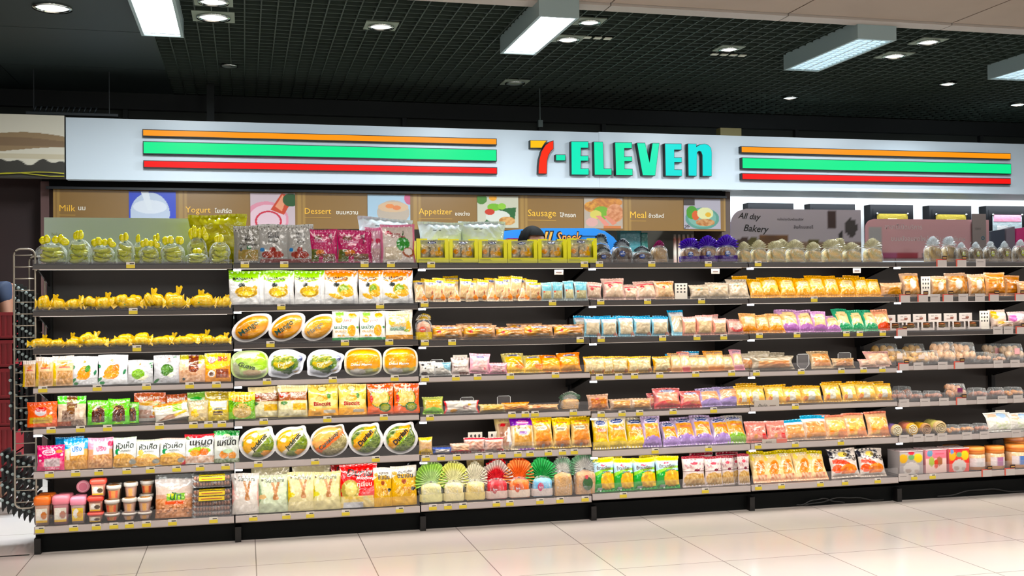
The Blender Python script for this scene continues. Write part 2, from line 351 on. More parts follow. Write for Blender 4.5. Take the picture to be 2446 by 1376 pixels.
for px,py,wp,pl,lb in [(125,22,84,0,'round downlight alone in solid dark ceiling at far left'),(510,8,70,1,'round downlight nearest top edge beside left lamp'),
    (510,45,76,1,'round downlight just below another beside left lamp'),(910,67,62,1,'round downlight alone in grid left of the centre lamp'),
    (1408,57,56,1,'upper downlight right beside the centre box lamp'),(1357,98,58,1,'lower downlight touching right side of centre box lamp'),
    (1741,121,52,1,'downlight alone in the grid between centre and right lamps'),(2217,104,62,1,'upper downlight right of the louvred lamp'),
    (2136,137,62,1,'lower downlight close by the louvred lamp'),(1887,236,44,0,'small bluish downlight below the louvred lamp'),
    (2264,203,48,0,'small bluish downlight in the dark grid at right'),(2432,252,50,0,'small bluish downlight at the right edge over the sign')]:
    downlight(px,py,wp,lb,1,pl)
downlight(1230,201,50,'unlit round downlight in dark grid below centre lamp',0)
downlight(548,160,40,'unlit glass downlight beside the dark pole',0,False)
for cx,cy,sx,lab in [(1700,130,4,'loose bright reflector panes beside the lone downlight'),(1395,90,3,'grey reflector panes right of the centre downlight')]:
    c=atz(cx,cy,2.994); r=bpy.data.objects.new('reflector_panes',None); COL.objects.link(r); r.location=c; tag(r,lab,'lamp part')
    for i in range(sx): obj('pane',G().box(i*.075,i*.075+.05,-.02,.03,.0,.006),mat('reflector_pane','C8C8B4',rough=.4),r)
c=at(503,240,9.4); g=G().box(-.03,.03,-.03,.03,-.25,.75)
tag(obj('ceiling_post',g,DARK,None,(c.x,9.4,c.z)),'black post rising behind the white sign to ceiling','post')
c=at(1290,296,9.0); tag(obj('junction_box',G().box(-.02,.02,-.02,.02,-.03,.03).box(-.004,.004,-.004,.004,.03,.56),mat('grey_box','3A4440'),None,c),'small grey junction box above sign near the seven','box')

g=G(); 
for i in range(12): g.tube([(i*.04,0,.0),(i*.04+.02,0,.05)],.008,'202428',6)
c=at(80,268,9.0); tag(obj('cable_tray',g.box(-.05,.62,-.03,.03,-.02,.0).box(.0,.006,-.003,.003,0,3.0-c.z).box(.55,.556,-.003,.003,0,3.0-c.z),mat('tray_dark','1C2226'),None,c),'dark cable tray lying above the mural at far left','cable tray')
# =================================================================== fascia sign
YS=8.8
def span(xl,yl,xr,yr,Y):   # two pixel corners -> world x range and mean height
    a=at(xl,yl,Y); b=at(xr,yr,Y); return a.x,b.x,(a.z+b.z)/2
xa,xs_,zt=span(157,276,1430,320,YS); _,_,zb=span(157,428,1430,448,YS)
SW=mat('sign_white_panel','C6D0D8',rough=.35,spec=.4)
FAS=bpy.data.objects.new('sign_fascia',None); COL.objects.link(FAS); FAS.location=(xa,YS,zb); tag(FAS,'long white fascia board carrying stripes and letters','signboard')
obj('panel',G().box(0,(xs_-xa),0,.10,0,zt-zb),SW,FAS)
_,xe,zt2=span(1430,314,2446,345,YS); _,_,zb2=span(1742,452,2446,470,YS)
obj('panel',G().box(xs_-xa+.0012,13-xa-.1,0,.10,0,zt2-zb),SW,FAS)
obj('top_edge',G().box(0,13-xa-.1,.10,.115,.02,zt-zb-.04),mat('sign_back_edge','2A3540'),FAS)
c=at(1740,314,YS+.05); tag(obj('ballast_box',G().box(-.1,.1,.0,.09,0,at(1740,308,YS+.05).z-zt2),mat('tan_box','6B6238',rough=.6),None,(c.x,YS,zt2)),'tan box lying on top of the white sign','box')
# soffit behind the right part
SOFW=mat('white_soffit','C9D2D4',rough=.5)
xr0=at(1742,460,YS).x
g=G().box(xr0,12.9,YS+.12,9.7,zb+.0,zb+.03)
struct('ceiling_soffit',g,SOFW)
for k,(px) in enumerate((1830,2000,2120,2260,2400)):
    pass
def lightbar(xl,xr,t0,b0,t1,b1,col,core,label):
    Y=YS-.05; x0,x1,z1=span(xl,t0,xr,t1,Y); _,_,z0=span(xl,b0,xr,b1,Y)
    r=bpy.data.objects.new('light_bar',None); COL.objects.link(r); r.location=(x0,Y,z0); tag(r,label,'sign light','striped light bars')
    obj('casing',G().box(0,x1-x0,.004,.0505,0,z1-z0),mat('bar_casing','101A1A',rough=.6),r)
    e=.006; gg=G(); n=60
    u=np.linspace(0,1,n); vv=np.linspace(0,1,5); U,V=np.meshgrid(u,vv); L=x1-x0-2*e; H=z1-z0-2*e
    gg.add(np.stack([e+U.ravel()*L,np.zeros(U.size)-.001,e+V.ravel()*H],-1),[(j*n+i,j*n+i+1,(j+1)*n+i+1,(j+1)*n+i) for j in range(4) for i in range(n-1)],col,False)
    obj('diffuser',gg,mat('bar_'+core,col,rough=.3,emit=col,estr=1.0),r)
lightbar(340,1187,307,325,332,347,'FF9A00','orange','long orange light bar left of the seven')
lightbar(341,1187,336,367,358,386,'00F090','green','long green light bar left of the seven')
lightbar(342,1188,381,401,401,416,'FA0800','red','long red light bar left of the seven')
lightbar(1770,2415,348,364,367,382,'FF9A00','orange','shorter orange light bar at right end of sign')
lightbar(1772,2416,375,403,392,416,'00F090','green','shorter green light bar at right end of sign')
lightbar(1772,2415,412,429,427,441,'FA0800','red','shorter red light bar at right end of sign')
def letter(parts,label):
    Y=YS-.055; r=None
    for i,(pts,col) in enumerate(parts):
        P=[at(1200+x/4.3,280+y/4.3,Y) for x,y in pts]
        if r is None:
            r=bpy.data.objects.new('sign_letter',None); COL.objects.link(r); r.location=(min(p.x for p in P),Y,min(p.z for p in P)); tag(r,label,'sign letter','raised sign characters')
        o=[(p.x-r.location.x,p.z-r.location.z) for p in P]; cx=sum(p[0] for p in o)/len(o); cz=sum(p[1] for p in o)/len(o)
        obj('casing',G().prism(o,.003,.0555,'062A2A'),mat('letter_casing','061C1C',rough=.6),r)
        # face slightly inset from the casing edge
        area2=sum(o[k][0]*o[(k+1)%len(o)][1]-o[(k+1)%len(o)][0]*o[k][1] for k in range(len(o))); sg=1 if area2>0 else -1
        ins=[]
        for k in range(len(o)):
            a=Vector(o[k-1]);b=Vector(o[k]);c=Vector(o[(k+1)%len(o)]); d1=(b-a).normalized(); d2=(c-b).normalized()
            n1=Vector((-d1.y,d1.x))*sg; n2=Vector((-d2.y,d2.x))*sg; mm=(n1+n2); mm=mm/max(.35,mm.length_squared)*2 if mm.length>1e-6 else n1
            ins.append((b.x+mm.x*.0045,b.y+mm.y*.0045))
        obj('face',G().prism(ins,-.002,.003,col),mat('letter_face_'+col,col,rough=.3,emit=col,estr=1.0),r)
letter([([(285,235),(468,238),(440,262),(405,318),(285,318)],'FFC400'),([(527,238),(527,325),(500,350),(475,395),(462,450),(458,583),(368,582),(370,500),(378,430),(400,350),(440,285),(485,250)],'FF2A00')],'numeral 7 in yellow and red on the sign')
letter([([(548,382),(650,382),(650,447),(548,447)],'00E8B0')],'short teal dash after the numeral 7')
letter([([(705,247),(885,247),(887,318),(810,318),(808,395),(885,395),(887,450),(810,450),(808,525),(890,525),(890,595),(708,593)],'00F0BE')],'teal letter E, first after the dash')
letter([([(938,250),(1035,252),(1045,525),(1125,527),(1125,597),(945,595)],'00EEB2')],'teal letter L on the sign')
letter([([(1155,257),(1333,258),(1333,322),(1255,322),(1255,402),(1335,402),(1335,455),(1257,455),(1258,528),(1340,530),(1340,600),(1165,598)],'00F0B0')],'teal letter E between the L and the V')
letter([([(1380,262),(1468,262),(1512,465),(1540,264),(1615,264),(1572,602),(1440,600)],'00F0B8')],'teal letter V on the sign')
letter([([(1668,268),(1843,270),(1843,337),(1768,337),(1768,412),(1845,412),(1845,465),(1770,465),(1770,535),(1847,537),(1847,607),(1675,604)],'00E6DC')],'teal letter E between the V and the n')
letter([([(1905,270),(1995,272),(1995,300),(2030,278),(2080,272),(2120,285),(2145,315),(2153,360),(2153,607),(2055,606),(2053,390),(2040,355),(2020,348),(2002,365),(1998,606),(1910,604)],'00E4E0')],'teal lowercase n ending the sign')
# mural left of the sign
x1=xa-.01; zt_=at(80,274,YS).z; zb_=at(80,424,YS).z
n1,n2=170,90; u=np.linspace(0,1,n1); v=np.linspace(0,1,n2); U,V=np.meshgrid(u,v); U=U.ravel();V=V.ravel()
C=np.tile(lin('CFC7B4'),(len(U),1)); 
def lay(m_,c): C[m_]=lin(c)
X=(U*2.2)  # metres from left end
cl=(V<.62+.10*np.sin(U*9)*1)&(V>.44-.05*np.sin(U*11)); lay(cl,'8C7250'); cl2=(V<.58+.06*np.sin(U*9+.4))&(V>.50); lay(cl2,'7A6044')
lay((V<.38)&(V>.30),'BFB296'); tr=V<.25+.03*np.sin(U*90)+.03*np.sin(U*47+1); lay(tr,'2E2A22')
g=G().add(np.stack([x1-2.2+U*2.2,np.full(len(U),YS),zb_+V*(zt_-zb_)],-1),[(j*n1+i,j*n1+i+1,(j+1)*n1+i+1,(j+1)*n1+i) for j in range(n2-1) for i in range(n1-1)],C,False)
o=obj('mural_panel',g,MATTE); tag(o,'sepia sky and treeline photo panel left of sign','wall mural')
g=G().box(0,2.2,.001,.1,0,zt_-zb_,'555048'); o2=obj('backing',g,MATTE,o,(x1-2.2,YS,zb_))
g=G().tube([(x1-2.2+i*.1,YS-.02,zb_+.02+.012*math.sin(i*1.1)) for i in range(23)],.004,'A8A020'); g.tube([(x1-2.2+i*.1,YS-.025,zb_+.03+.010*math.sin(i*.9+2)) for i in range(23)],.004,'B0A82A')
tag(obj('hanging_cable',g,PLAST),'yellow cable strung along the bottom of the mural','cable')
# dark recess below the mural
struct('wall_recess',G().box(-4.9,at(97,500,9.3).x,9.3,9.35,0,2.5),mat('maroon_wall','2A1210',rough=.6,noise=.2,nscale=2))
x0_,x1_=at(97,500,9.05).x,at(124,500,9.05).x-.02
tag(obj('door_post',G().box(x0_,x1_,9.05,9.3,0,zb_),mat('mauve_post','5A3C38',rough=.6)),'mauve brown post left of the milk panel','post')
# =================================================================== cooler header and menu panels
YM=9.0
cxl,cxr=at(127,480,YM).x,at(1742,480,YM).x
K=bpy.data.objects.new('display_cooler',None); COL.objects.link(K); K.location=(cxl,YM,0); tag(K,'long dark wall cooler under the brown menu strip','cooler')
ztm,zbm=(at(127,454,YM).z+at(1735,472,YM).z)/2,(at(1735,553,YM).z)
L=cxr-cxl
obj('canopy',G().box(-.02,L-.06,-.05,.3,ztm,zb+.03),mat('cooler_canopy','010101',rough=.6,spec=.1),K)
obj('canopy_lip',G().box(-.04,L-.06,-.08,-.05,ztm-.005,ztm+.014),mat('cooler_lip','14161A',rough=.25,metal=.5),K)
obj('side_post',G().box(L-.085,L,-.02,.6,0,zb),mat('brown_post','4C3A30',rough=.5),K)
obj('back',G().box(0,L,.62,.66,0,zb),mat('cooler_inside','9C988A',rough=.5),K)
obj('floor_case',G().box(0,L-.085,-.0,.62,0,.75),mat('cooler_case','15181C',rough=.4),K)
for k,zz in enumerate((1.05,1.30)): obj('shelf',G().box(0,L-.085,.05,.62,zz,zz+.02),mat('cooler_shelf','6F726C',rough=.4),K)
xb_=[127,432,715,992,1247,1495,1733]; pic=[(308,420),(598,705),(878,980),(1140,1238),(1395,1487),(1633,1721)]
names=[('Milk','นม','milk'),('Yogurt','โยเกิร์ต','yogurt'),('Dessert','ขนมหวาน','dessert'),('Appetizer','ของว่าง','appetizer'),('Sausage','ไส้กรอก','sausage'),('Meal','ข้าวชิลด์','meal')]
arts=[[('bg','1E3CB8'),('e',.45,.35,.42,.62,'C4CEE0'),('e',.45,.55,.36,.20,'E4E8F0'),('p',[(.25,1),(.42,1),(.5,.45),(.4,.45)],'E8ECF2')],
 [('bg','C8B4B8'),('e',.35,.2,.5,.55,'D890A0'),('e',.38,.2,.42,.45,'E0C0C8'),('ring',.4,.15,.3,.32,'C02040'),('p',[(.45,.5),(.7,1),(.98,.9),(.75,.35)],'C04830'),('p',[(.55,.6),(.72,.95),(.8,.8),(.7,.45)],'E09878'),('e',.9,.8,.18,.2,'1C4A1C')],
 [('bg','A8C0D0'),('e',.6,.45,.38,.38,'B8A898'),('e',.6,.62,.36,.16,'D0B090'),('e',.52,.65,.10,.07,'E08850'),('e',.68,.6,.1,.07,'D88050'),('e',.98,.9,.12,.2,'C05878'),('e',.1,.05,.2,.12,'8C6840')],
 [('bg','C8C4B0'),('p',[(.1,.1),(.5,.6),(.95,.65),(.9,.2),(.5,.02)],'1E5A28'),('e',.5,.35,.3,.2,'D8D8CC'),('e',.4,.65,.16,.12,'7AB040'),('e',.6,.68,.1,.1,'90C050'),('e',.3,.5,.12,.1,'C04028'),('f',.72,.22,.2,.14,'B07840','D8A870'),('e',.1,.9,.14,.16,'4A7A30'),('e',.38,.95,.1,.1,'E0A030')],
 [('bg','B8A898'),('f',.6,.85,.4,.18,'D89048','B87038'),('f',.2,.7,.2,.18,'E0A050','A86830'),('e',.45,.5,.22,.22,'78A830'),('e',.3,.45,.15,.14,'D8C870'),('f',.8,.5,.22,.3,'E0A078','C07850'),('p',[(.3,.4),(.42,.42),(.66,.12),(.55,.06)],'E09080'),('p',[(.5,.4),(.6,.42),(.85,.18),(.74,.1)],'D88870'),('e',.2,.2,.16,.14,'D8A8A0'),('r',.5,.0,.95,.08,'C87848')],
 [('bg','B0A8B0'),('e',.5,.35,.46,.36,'5C9080'),('e',.5,.37,.38,.30,'7CA898'),('e',.22,.55,.15,.22,'4A9030'),('e',.32,.45,.10,.16,'D06030'),('e',.58,.52,.22,.20,'E0DCA8'),('e',.66,.48,.08,.08,'E0B030'),('f',.58,.22,.26,.12,'A86838','D0A070'),('r',0,.78,.3,1,'3A2C28'),('fr',0,0,.16,.14,'2A2428','C8C0C8',8)]]
for i in range(6):
    a=at(xb_[i],500,YM-.03).x; b=at(xb_[i+1],500,YM-.03).x; W=b-a; H=ztm-zbm
    n1,n2=90,34; g=G(); u=np.linspace(0,1,n1); v=np.linspace(0,1,n2); U,V=np.meshgrid(u,v); U=U.ravel();V=V.ravel()
    C=np.tile(lin('765420'),(len(U),1)); C[(U<.012)|(U>.985)]=lin('8C6A30'); C[((U>.03)&(U<.045))]=lin('8C6A30')
    g.add(np.stack([U*W,np.zeros(len(U)),V*H],-1),[(j*n1+k,j*n1+k+1,(j+1)*n1+k+1,(j+1)*n1+k) for j in range(n2-1) for k in range(n1-1)],C,False)
    e,t,nm=names[i]
    tw={'Milk':.036,'Yogurt':.06,'Dessert':.064,'Appetizer':.084,'Sausage':.066,'Meal':.040}[e]
    xt=[(142,180,187,204),(443,503,513,553),(728,791,803,855),(1000,1080,1087,1122),(1261,1328,1337,1375),(1505,1543,1549,1586)][i]
    yy=[(497,498),(503,503),(504,508),(507,510),(511,513),(513,515)][i]
    A=at(xt[0],yy[0],YM-.03);B=at(xt[1],yy[0],YM-.03);A2=at(xt[2],yy[1],YM-.03);B2=at(xt[3],yy[1],YM-.03)
    flat_text(g,e,(A.x+B.x)/2-a,A.z-zbm,B.x-A.x,-.003,'E0A828',bold=.0)
    g.box(A.x-a,B.x-a,-.003,-.001,A.z-zbm-.055,A.z-zbm-.052,'C09030')
    flat_text(g,t,(A2.x+B2.x)/2-a,A2.z-zbm,B2.x-A2.x,-.003,'D8D0C0')
    r=obj('menu_panel',g,mat('menu_panel_print',rough=.3),None,(a,YM-.03,zbm)); tag(r,'brown menu panel lettered %s with its food picture'%e,'menu board','menu panels above the cooler')
    pa=at(pic[i][0],500,YM-.035).x; pb=at(pic[i][1],500,YM-.035).x
    g=G(); m1=76; u=np.linspace(0,1,m1); U,V=np.meshgrid(u,u); U=U.ravel();V=V.ravel(); Cc=paint(U,V,arts[i])*.72  # print dimmed to stand for the shade under the fascia
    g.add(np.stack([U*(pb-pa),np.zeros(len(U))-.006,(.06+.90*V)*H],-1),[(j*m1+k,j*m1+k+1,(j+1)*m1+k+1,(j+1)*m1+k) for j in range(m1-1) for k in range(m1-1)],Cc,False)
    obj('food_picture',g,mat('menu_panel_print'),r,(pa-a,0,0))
# goods in the cooler, seen under the menu strip
zc=at(1600,588,YM+.2).z
for k,(p0,p1,t,c1,c2,lb) in enumerate([(1482,1532,549,'3A7A80','7CB070','teal and green carton in the cooler behind bread'),(1530,1547,556,'1F6A60','2A8070','narrow dark green carton beside the teal carton')]):
    a=at(p0,570,YM+.15);b=at(p1,570,YM+.15);zt3=at(p0,t,YM+.15).z
    g=G().box(0,b.x-a.x,0,.1,0,zt3-1.32,c1); g.box(.01,b.x-a.x-.01,-.003,0,.03,.12,c2); tag(obj('carton',g,GLOSS,None,(a.x,YM+.15,1.32)),lb,'carton')
for k in range(5):
    a=at(1612+k*10.5,575,YM+.2); h=at(1612,560,YM+.2).z-1.32
    g=G().lathe([(.001,0),(.016,0),(.016,h*.3),(.016,h*.62),(.016,h*.9),(.012,h),(.001,h)],['D8D0C0','D8D0C0','C07060','E0D8C8','B06050','D8D0C0','D8D0C0'],14)
    tag(obj('drink_can',g,GLOSS,None,(a.x,YM+.2,1.32)),'pink and white can on the cooler shelf','can','cans on the cooler shelf')
# =================================================================== white recess at right
YW=9.65
struct('wall_recess_white',G().box(xr0-.02,12.9,YW,YW+.05,.0,zb+.03),mat('white_recess_wall','E4E8EA',rough=.5))
area('cove_light',(xr0+2.6,YW-.18,zb-.05),5.2,.08,26,(.88,.95,1),rot=(math.radians(35),0,0))
obj_=obj('cove_lamp',G().box(xr0+.05,xr0+5.2,YW-.26,YW-.20,zb-.03,zb-.001),mat('cove_tube','FFFFFF',emit='F0F8FF',estr=1.2)); tag(obj_,'long white cove lamp under the soffit at right','lamp')
FR=mat('frame_black','06080C',rough=.7,spec=.15)
for k,(p0,p1,t,c,lb) in enumerate([(1778,1886,487,None,'black framed screen behind the bakery board, leftmost'),(1925,2032,489,None,'black framed screen behind bakery board, its right one'),(2068,2170,491,'9A8A38','black frame with gold card above pink board, left'),(2208,2308,493,'9A8A38','black frame with gold card above pink board, right'),(2343,2440,494,'B8C8CC','black frame with pink and white print at right edge')]):
    Y=YW-.04; a=at(p0,500,Y);b=at(p1,500,Y);zz=at((p0+p1)/2,t,Y).z; W=b.x-a.x
    g=G().box(0,W,-.08,.03,-.42,0,'0A0C10').box(.03,W-.03,-.083,-.08,-.39,-.04,'181A20')
    o=obj('wall_frame',g,FR,None,(a.x,Y,zz)); tag(o,lb,'frame','black frames on the white wall')
    if c:
        g=G().box(.07,W-.07,-.09,-.084,-.34,-.09,c)
        if k<4: g.box(.10,W-.10,-.092,-.09,-.2,-.19,'D0C890'); g.box(W/2-.05,W/2+.05,-.092,-.09,-.145,-.135,'E0D8A0')
        else:
            g.box(.08,W-.08,-.092,-.09,-.16,-.09,'D890A8'); g.box(.12,W*.5,-.092,-.09,-.3,-.2,'E8E8E8')
        obj('card',g,GLOSS,o)
        g=G()
        for xx in (.07,W-.07): g.lathe([(.001,-.105),(.012,-.10),(.012,-.09)],'E0E0E0',12,'y',(xx,0,-.09))
        obj('pins',g,CHR,o)
# service counter behind the right bays
cxa=at(2075,600,7.6).x
tag(obj('service_counter',G().box(at(1745,600,8.4).x,12,7.9,8.5,0,1.34).box(at(1745,600,8.4).x,12,7.86,8.54,1.34,1.37),mat('counter_dark','14161C',rough=.35)),'long dark service counter behind the right bays','counter')
for k,(p0,p1,t,c,lb) in enumerate([(2363,2400,547,'1C1E24','black card terminal on the counter at right'),(2400,2424,541,'3C3438','dark upright booklet beside the black terminal'),(2424,2475,540,'6A1838','magenta box at the right end of counter')]):
    a=at(p0,560,7.95);b=at(p1,560,7.95);zz=at(p0,t,7.95).z
    g=G().prism([(0,0),(b.x-a.x,0),(b.x-a.x,zz-1.37),(.02,zz-1.39)],0,.08,c); g.box(.02,b.x-a.x-.02,-.003,0,.03,.06,'8A8A8A'); tag(obj(['card_terminal','booklet','magenta_box'][k],g,PLAST,None,(a.x,7.95,1.37)),lb,['terminal','booklet','box'][k])
# =================================================================== shelving run
LIPY={1:(642,640,640,638.5,637,636,635.2),2:(752,740,732,727,722,719,716),3:(841,828,823,815,806,799,791),4:(933,916,907,903,894,880,872),5:(1029,1010,999,991,976,966,953),6:(1133,1110,1094,1083,1066,1050,1033),7:(1262,1236,1210,1184,1163,1141,1117)}
MIDX=(320,778,1210,1604,1964,2300,2610)
def shz(row,bay): return at(MIDX[bay-1],LIPY[row][bay-1],D-.02).z+.026
TAGS={(1,1):[312],(1,2):[318],(1,3):[327],(1,4):[102,232,350,453,517],(1,5):[122,192,257,381,462,498,530],(1,6):[118,181,236,303,359,422,478,539],(1,7):[95,176,230,272,309,350,412,510],
(2,1):[585,679,871,934],(2,2):[672,908],(2,3):[646,824,930],(2,4):[638,795,943],(2,5):[630,782,917],(2,6):[617,753,898],(2,7):[605,684,741,826,955],
(3,1):[1030,1398],(3,2):[1007,1320],(3,3):[1008,1080,1386],(3,4):[1014,1089,1141,1219,1327],(3,5):[1027,1223,1255,1278,1370],(3,6):[1012,1054,1091,1144,1169,1199,1237,1266,1310,1344,1372],(3,7):[1034,1070,1106,1186,1218,1290,1338,1398],
(4,1):[1432,1557,1692],(4,2):[1435,1547,1676],(4,3):[1436,1583,1665,1729],(4,4):[1432,1478,1516,1576,1662,1748],(4,5):[1436,1486,1528,1608,1705],(4,6):[1565,1693],(4,7):[1489,1685],
(5,1):[1811],(5,2):[1945],(5,3):[1814,1904,2022,2054,2109],(5,4):[1807,1914,2010,2063,2108],(5,5):[1900],(5,6):[1811,1900,2009],(5,7):[1812,1867,1960,2019,2097],
(6,7):[2184,2228]}
CARDS={(6,1):[2249,2296,2343],(6,2):[2161,2204,2234,2264,2301,2341,2374,2436],(6,3):[2154,2384,2409,2438],(6,4):[2158,2194,2252,2291,2385,2425],(6,5):[2160,2210,2255,2296,2345,2395,2432],(6,6):[2160,2193,2221,2251,2310,2352,2428],(6,7):[2152,2357,2412]}
REDC={(6,2):(2161,2204,2264,2374,2436),(6,3):(2154,2438),(6,4):(2158,2291),(6,5):(2296,),(6,7):(2357,2412),(6,1):(2249,2296)}
STEEL=mat('shelf_steel','1C1A1A',rough=.35,metal=.3); RAIL=mat('ticket_rail','BAAEAB',rough=.35); RAILD=mat('dark_rail','4A4442',rough=.3); PALE=mat('shelf_edge_line','8C7E74',rough=.4)
BACK=mat('shelf_back_panel','3A302B',rough=.42,noise=.05); LED=mat('led_strip_glow','FFFFFF',emit='E8ECFF',estr=9); LEDD=mat('led_strip_body','FFFFFF',emit='FFF4E4',estr=1.2)
TAGM=mat('price_ticket',rough=.5)
ORD=['zeroth','first','second','third','fourth','fifth','sixth','seventh','eighth','ninth','tenth','eleventh','twelfth','thirteenth','fourteenth','fifteenth','sixteenth','seventeenth','eighteenth','nineteenth','twentieth']
BAYN=['','first','second','third','fourth','fifth','sixth']; ROWN=['','top','second','third','fourth','fifth','sixth','bottom']
POW={1:4.6,2:4.6,3:4.2,4:3.6,5:3.6,6:3.8,7:3.8}
BH={i:1.42 for i in range(1,8)}
_tg={}
def ticket(kind):
    if kind in _tg: return _tg[kind]
    g=G()
    if kind=='y': g.box(-.020,.020,-.0015,.0,-.015,.002,'D8C030').box(-.020,.020,-.0015,.0,.002,.015,'D8D0C8').box(-.004,.016,-.0022,-.0015,.004,.009,'4A4438')
    elif kind=='w': g.box(-.032,.032,-.0015,0,-.02,.024,'C0B6B2').box(-.024,.018,-.002,-.0015,.006,.009,'857C7A')
    else:
        g.box(-.034,.034,-.0015,0,-.02,.024,'D05848').box(-.026,.034,-.0025,-.0015,-.02,.018,'C0B6B2').box(.004,.036,-.004,-.002,.022,.042,'3A2418').box(.008,.032,-.005,-.004,.028,.033,'D8A050')
    _tg[kind]=g.mesh('price_ticket',TAGM); return _tg[kind]
for b in range(1,8):
    x0=X0+(b-1)*BW; x1=x0+BW
    r=bpy.data.objects.new('shelving_bay',None); COL.objects.link(r); r.location=(x0,D,0)
    tag(r,{1:'black shelving bay at left end, banana bags on its top shelf',2:'black shelving bay holding fruit shaped packs, second from left end',3:'black shelving bay topped by yellow sandwich boxes, third from left',4:'black shelving bay with purple tufted bread bags on top',5:'black shelving bay topped by beige ruffled bread bags',6:'black shelving bay at right edge with white price cards',7:'black empty looking shelving bay cut off by right edge'}[b],'shelving bay','run of black shelving bays')
    obj('back_panel',G().box(0.004,BW-.004,DEPTH,DEPTH+.02,.09,BH[b]-.03),BACK,r)
    obj('kick_panel',G().box(0,BW,.045,.06,.0,.085),mat('kick_panel','050707',rough=.6,spec=.15),r)
    obj('base_tray',G().box(0,BW,.06,.42,.062,.085),STEEL,r)
    for xx in ((0.0,) if b<7 else (0.0,BW)):
        xx=.014 if xx==0 else xx-.014; g=G().box(xx-.013,xx+.013,DEPTH-.03,DEPTH+.03,.0,BH[b]-.02); obj('upright',g,STEEL,r)
        g=G().prism([(0,0),(1,0),(1,.05),(0,.05)],0,1,'000000') if False else G()
        g.box(xx-.013,xx+.013,.10,DEPTH,.035,.062); g.box(xx-.013,xx+.016,.0,.06,.0,.075); obj('foot',g,STEEL,r)
    for row in range(1,8):
        z=shz(row,b); S=obj('shelf',G().box(.003,BW-.003,0.0,DEPTH,-.022,0).box(.003,BW-.003,-.004,0.0,-.028,-.006),STEEL,r,(0,0,z))
        hr=.026 if row<4 else .034
        obj('ticket_rail',G().box(.0035,BW-.0035,-.018,-.004,-.026,(.003 if row>5 else -.004) if row>3 else -.008),RAIL if row>3 else RAILD,S)
        obj('edge_line',G().box(.003,BW-.003,-.0195,-.003,-.029,-.0262),PALE,S)
        fh={1:.016,2:.014,3:.016,4:.030,5:.036,6:.040,7:.046}[row]
        obj('clear_guard',G().box(.004,BW-.004,-.015,-.012,(.003 if row>5 else -.004) if row>3 else -.008,hr-.023+fh),ACRYL,S)
        for xx,sgn in ((.0135,1),(BW-.0135,-1)):
            v=[(xx,.05,-.022),(xx,DEPTH,-.022),(xx,DEPTH,-.11)]; g=G(); t=.003
            g.add([(xx-t,.04,-.022),(xx-t,DEPTH,-.022),(xx-t,DEPTH,-.11),(xx+t,.04,-.022),(xx+t,DEPTH,-.022),(xx+t,DEPTH,-.11)],[(0,1,2),(3,5,4),(0,2,5,3),(0,3,4,1),(1,4,5,2)],'111111',False)
            obj('bracket',g,STEEL,S)
        if row<7:
            obj('led_strip',G().box(.03,BW-.03,.004,.014,-.0305,-.0225),LEDD,S)
            if b>1 or row==5: obj('led_end',G().box(.002,.038,-.004,.008,-.040,-.031),LED,S)
            if b==6: obj('led_end',G().box(BW-.03,BW-.002,-.004,.008,-.040,-.031),LED,S)
            if row==1 and b in(3,4,5):
                hx=at({3:1335,4:1709,5:2047}[b],650,D).x-x0; obj('hanging_card',G().box(hx-.024,hx+.024,.0,.002,-.062,-.036,'C8B8B0').box(hx-.016,hx+.016,-.001,.0,-.052,-.046,'5A4A48'),TAGM,S)
            pw=POW[b]*(.8 if (b==1 and row<3) else 1)
            area('shelf_led_light',(x0+BW/2,D-.004,z-.036),BW-.06,.012,pw*(.18 if b<3 else .215),(1,.93,.84) if b>1 else (1,.96,.90),rot=(math.radians(25),0,0),spread=170)
        ps=[(p,'y') for p in TAGS.get((b,row),[])]+[(p,'r' if p in REDC.get((b,row),()) else 'w') for p in CARDS.get((b,row),[])]
        for p,k in ps:
            q=at(p,LIPY[row][b-1],D-.02); me=ticket(k)
            o=link('price_ticket' if k=='y' else 'price_card',me,S,(min(max(q.x-x0,.03),BW-.03),-.0185,-.008))
# floor groove
struct('trim_3',G().box(-5,X0-.02,5.53,5.545,.0,.002),mat('floor_groove','2A2A28'))
# boards standing on the run
def board(p0,p1,t,Y,zb,art,texts,label,round_=0,name='header_board',nxx=60,nzz=24,th=.006):
    a=at(p0,t,Y);b=at(p1,t,Y);W=b.x-a.x;H=a.z*.5+b.z*.5-zb
    u=np.linspace(0,1,nxx);v=np.linspace(0,1,nzz);U,V=np.meshgrid(u,v);U=U.ravel();V=V.ravel();C=paint(U,V,art)
    X=U*W; Z=V*H
    if round_:
        ex=np.clip((V*H-(H-round_))/round_,0,1); X=np.maximum(X,round_*(1-np.sqrt(np.clip(1-ex**2,0,1))))
    g=G().add(np.stack([X,np.zeros(len(X)),Z],-1),[(j*nxx+i,j*nxx+i+1,(j+1)*nxx+i+1,(j+1)*nxx+i) for j in range(nzz-1) for i in range(nxx-1)],C,False)
    g.add(np.stack([X,np.full(len(X),th),Z],-1),[(j*nxx+i,(j+1)*nxx+i,(j+1)*nxx+i+1,j*nxx+i+1) for j in range(nzz-1) for i in range(nxx-1)],C,False)
    for t_ in texts: flat_text(g,t_[0],t_[1]*W,t_[2]*H,t_[3]*W,-.002,t_[4],*(t_[5:]))
    o=obj(name,g,mat('board_print',rough=.5),None,(a.x,Y,zb)); return tag(o,label,'sign board')
TOPB=1.40
board(105,536,521,D+DEPTH+.03,TOPB,[('bg','CCDED4'),('r',0,0,1,.28,'C0D8A8')],[('ใหม่ สด',.07,.62,.06,'9AA040'),('ทุกวัน',.11,.48,.03,'9AA040')],'pale green blank board behind the tied banana bags')
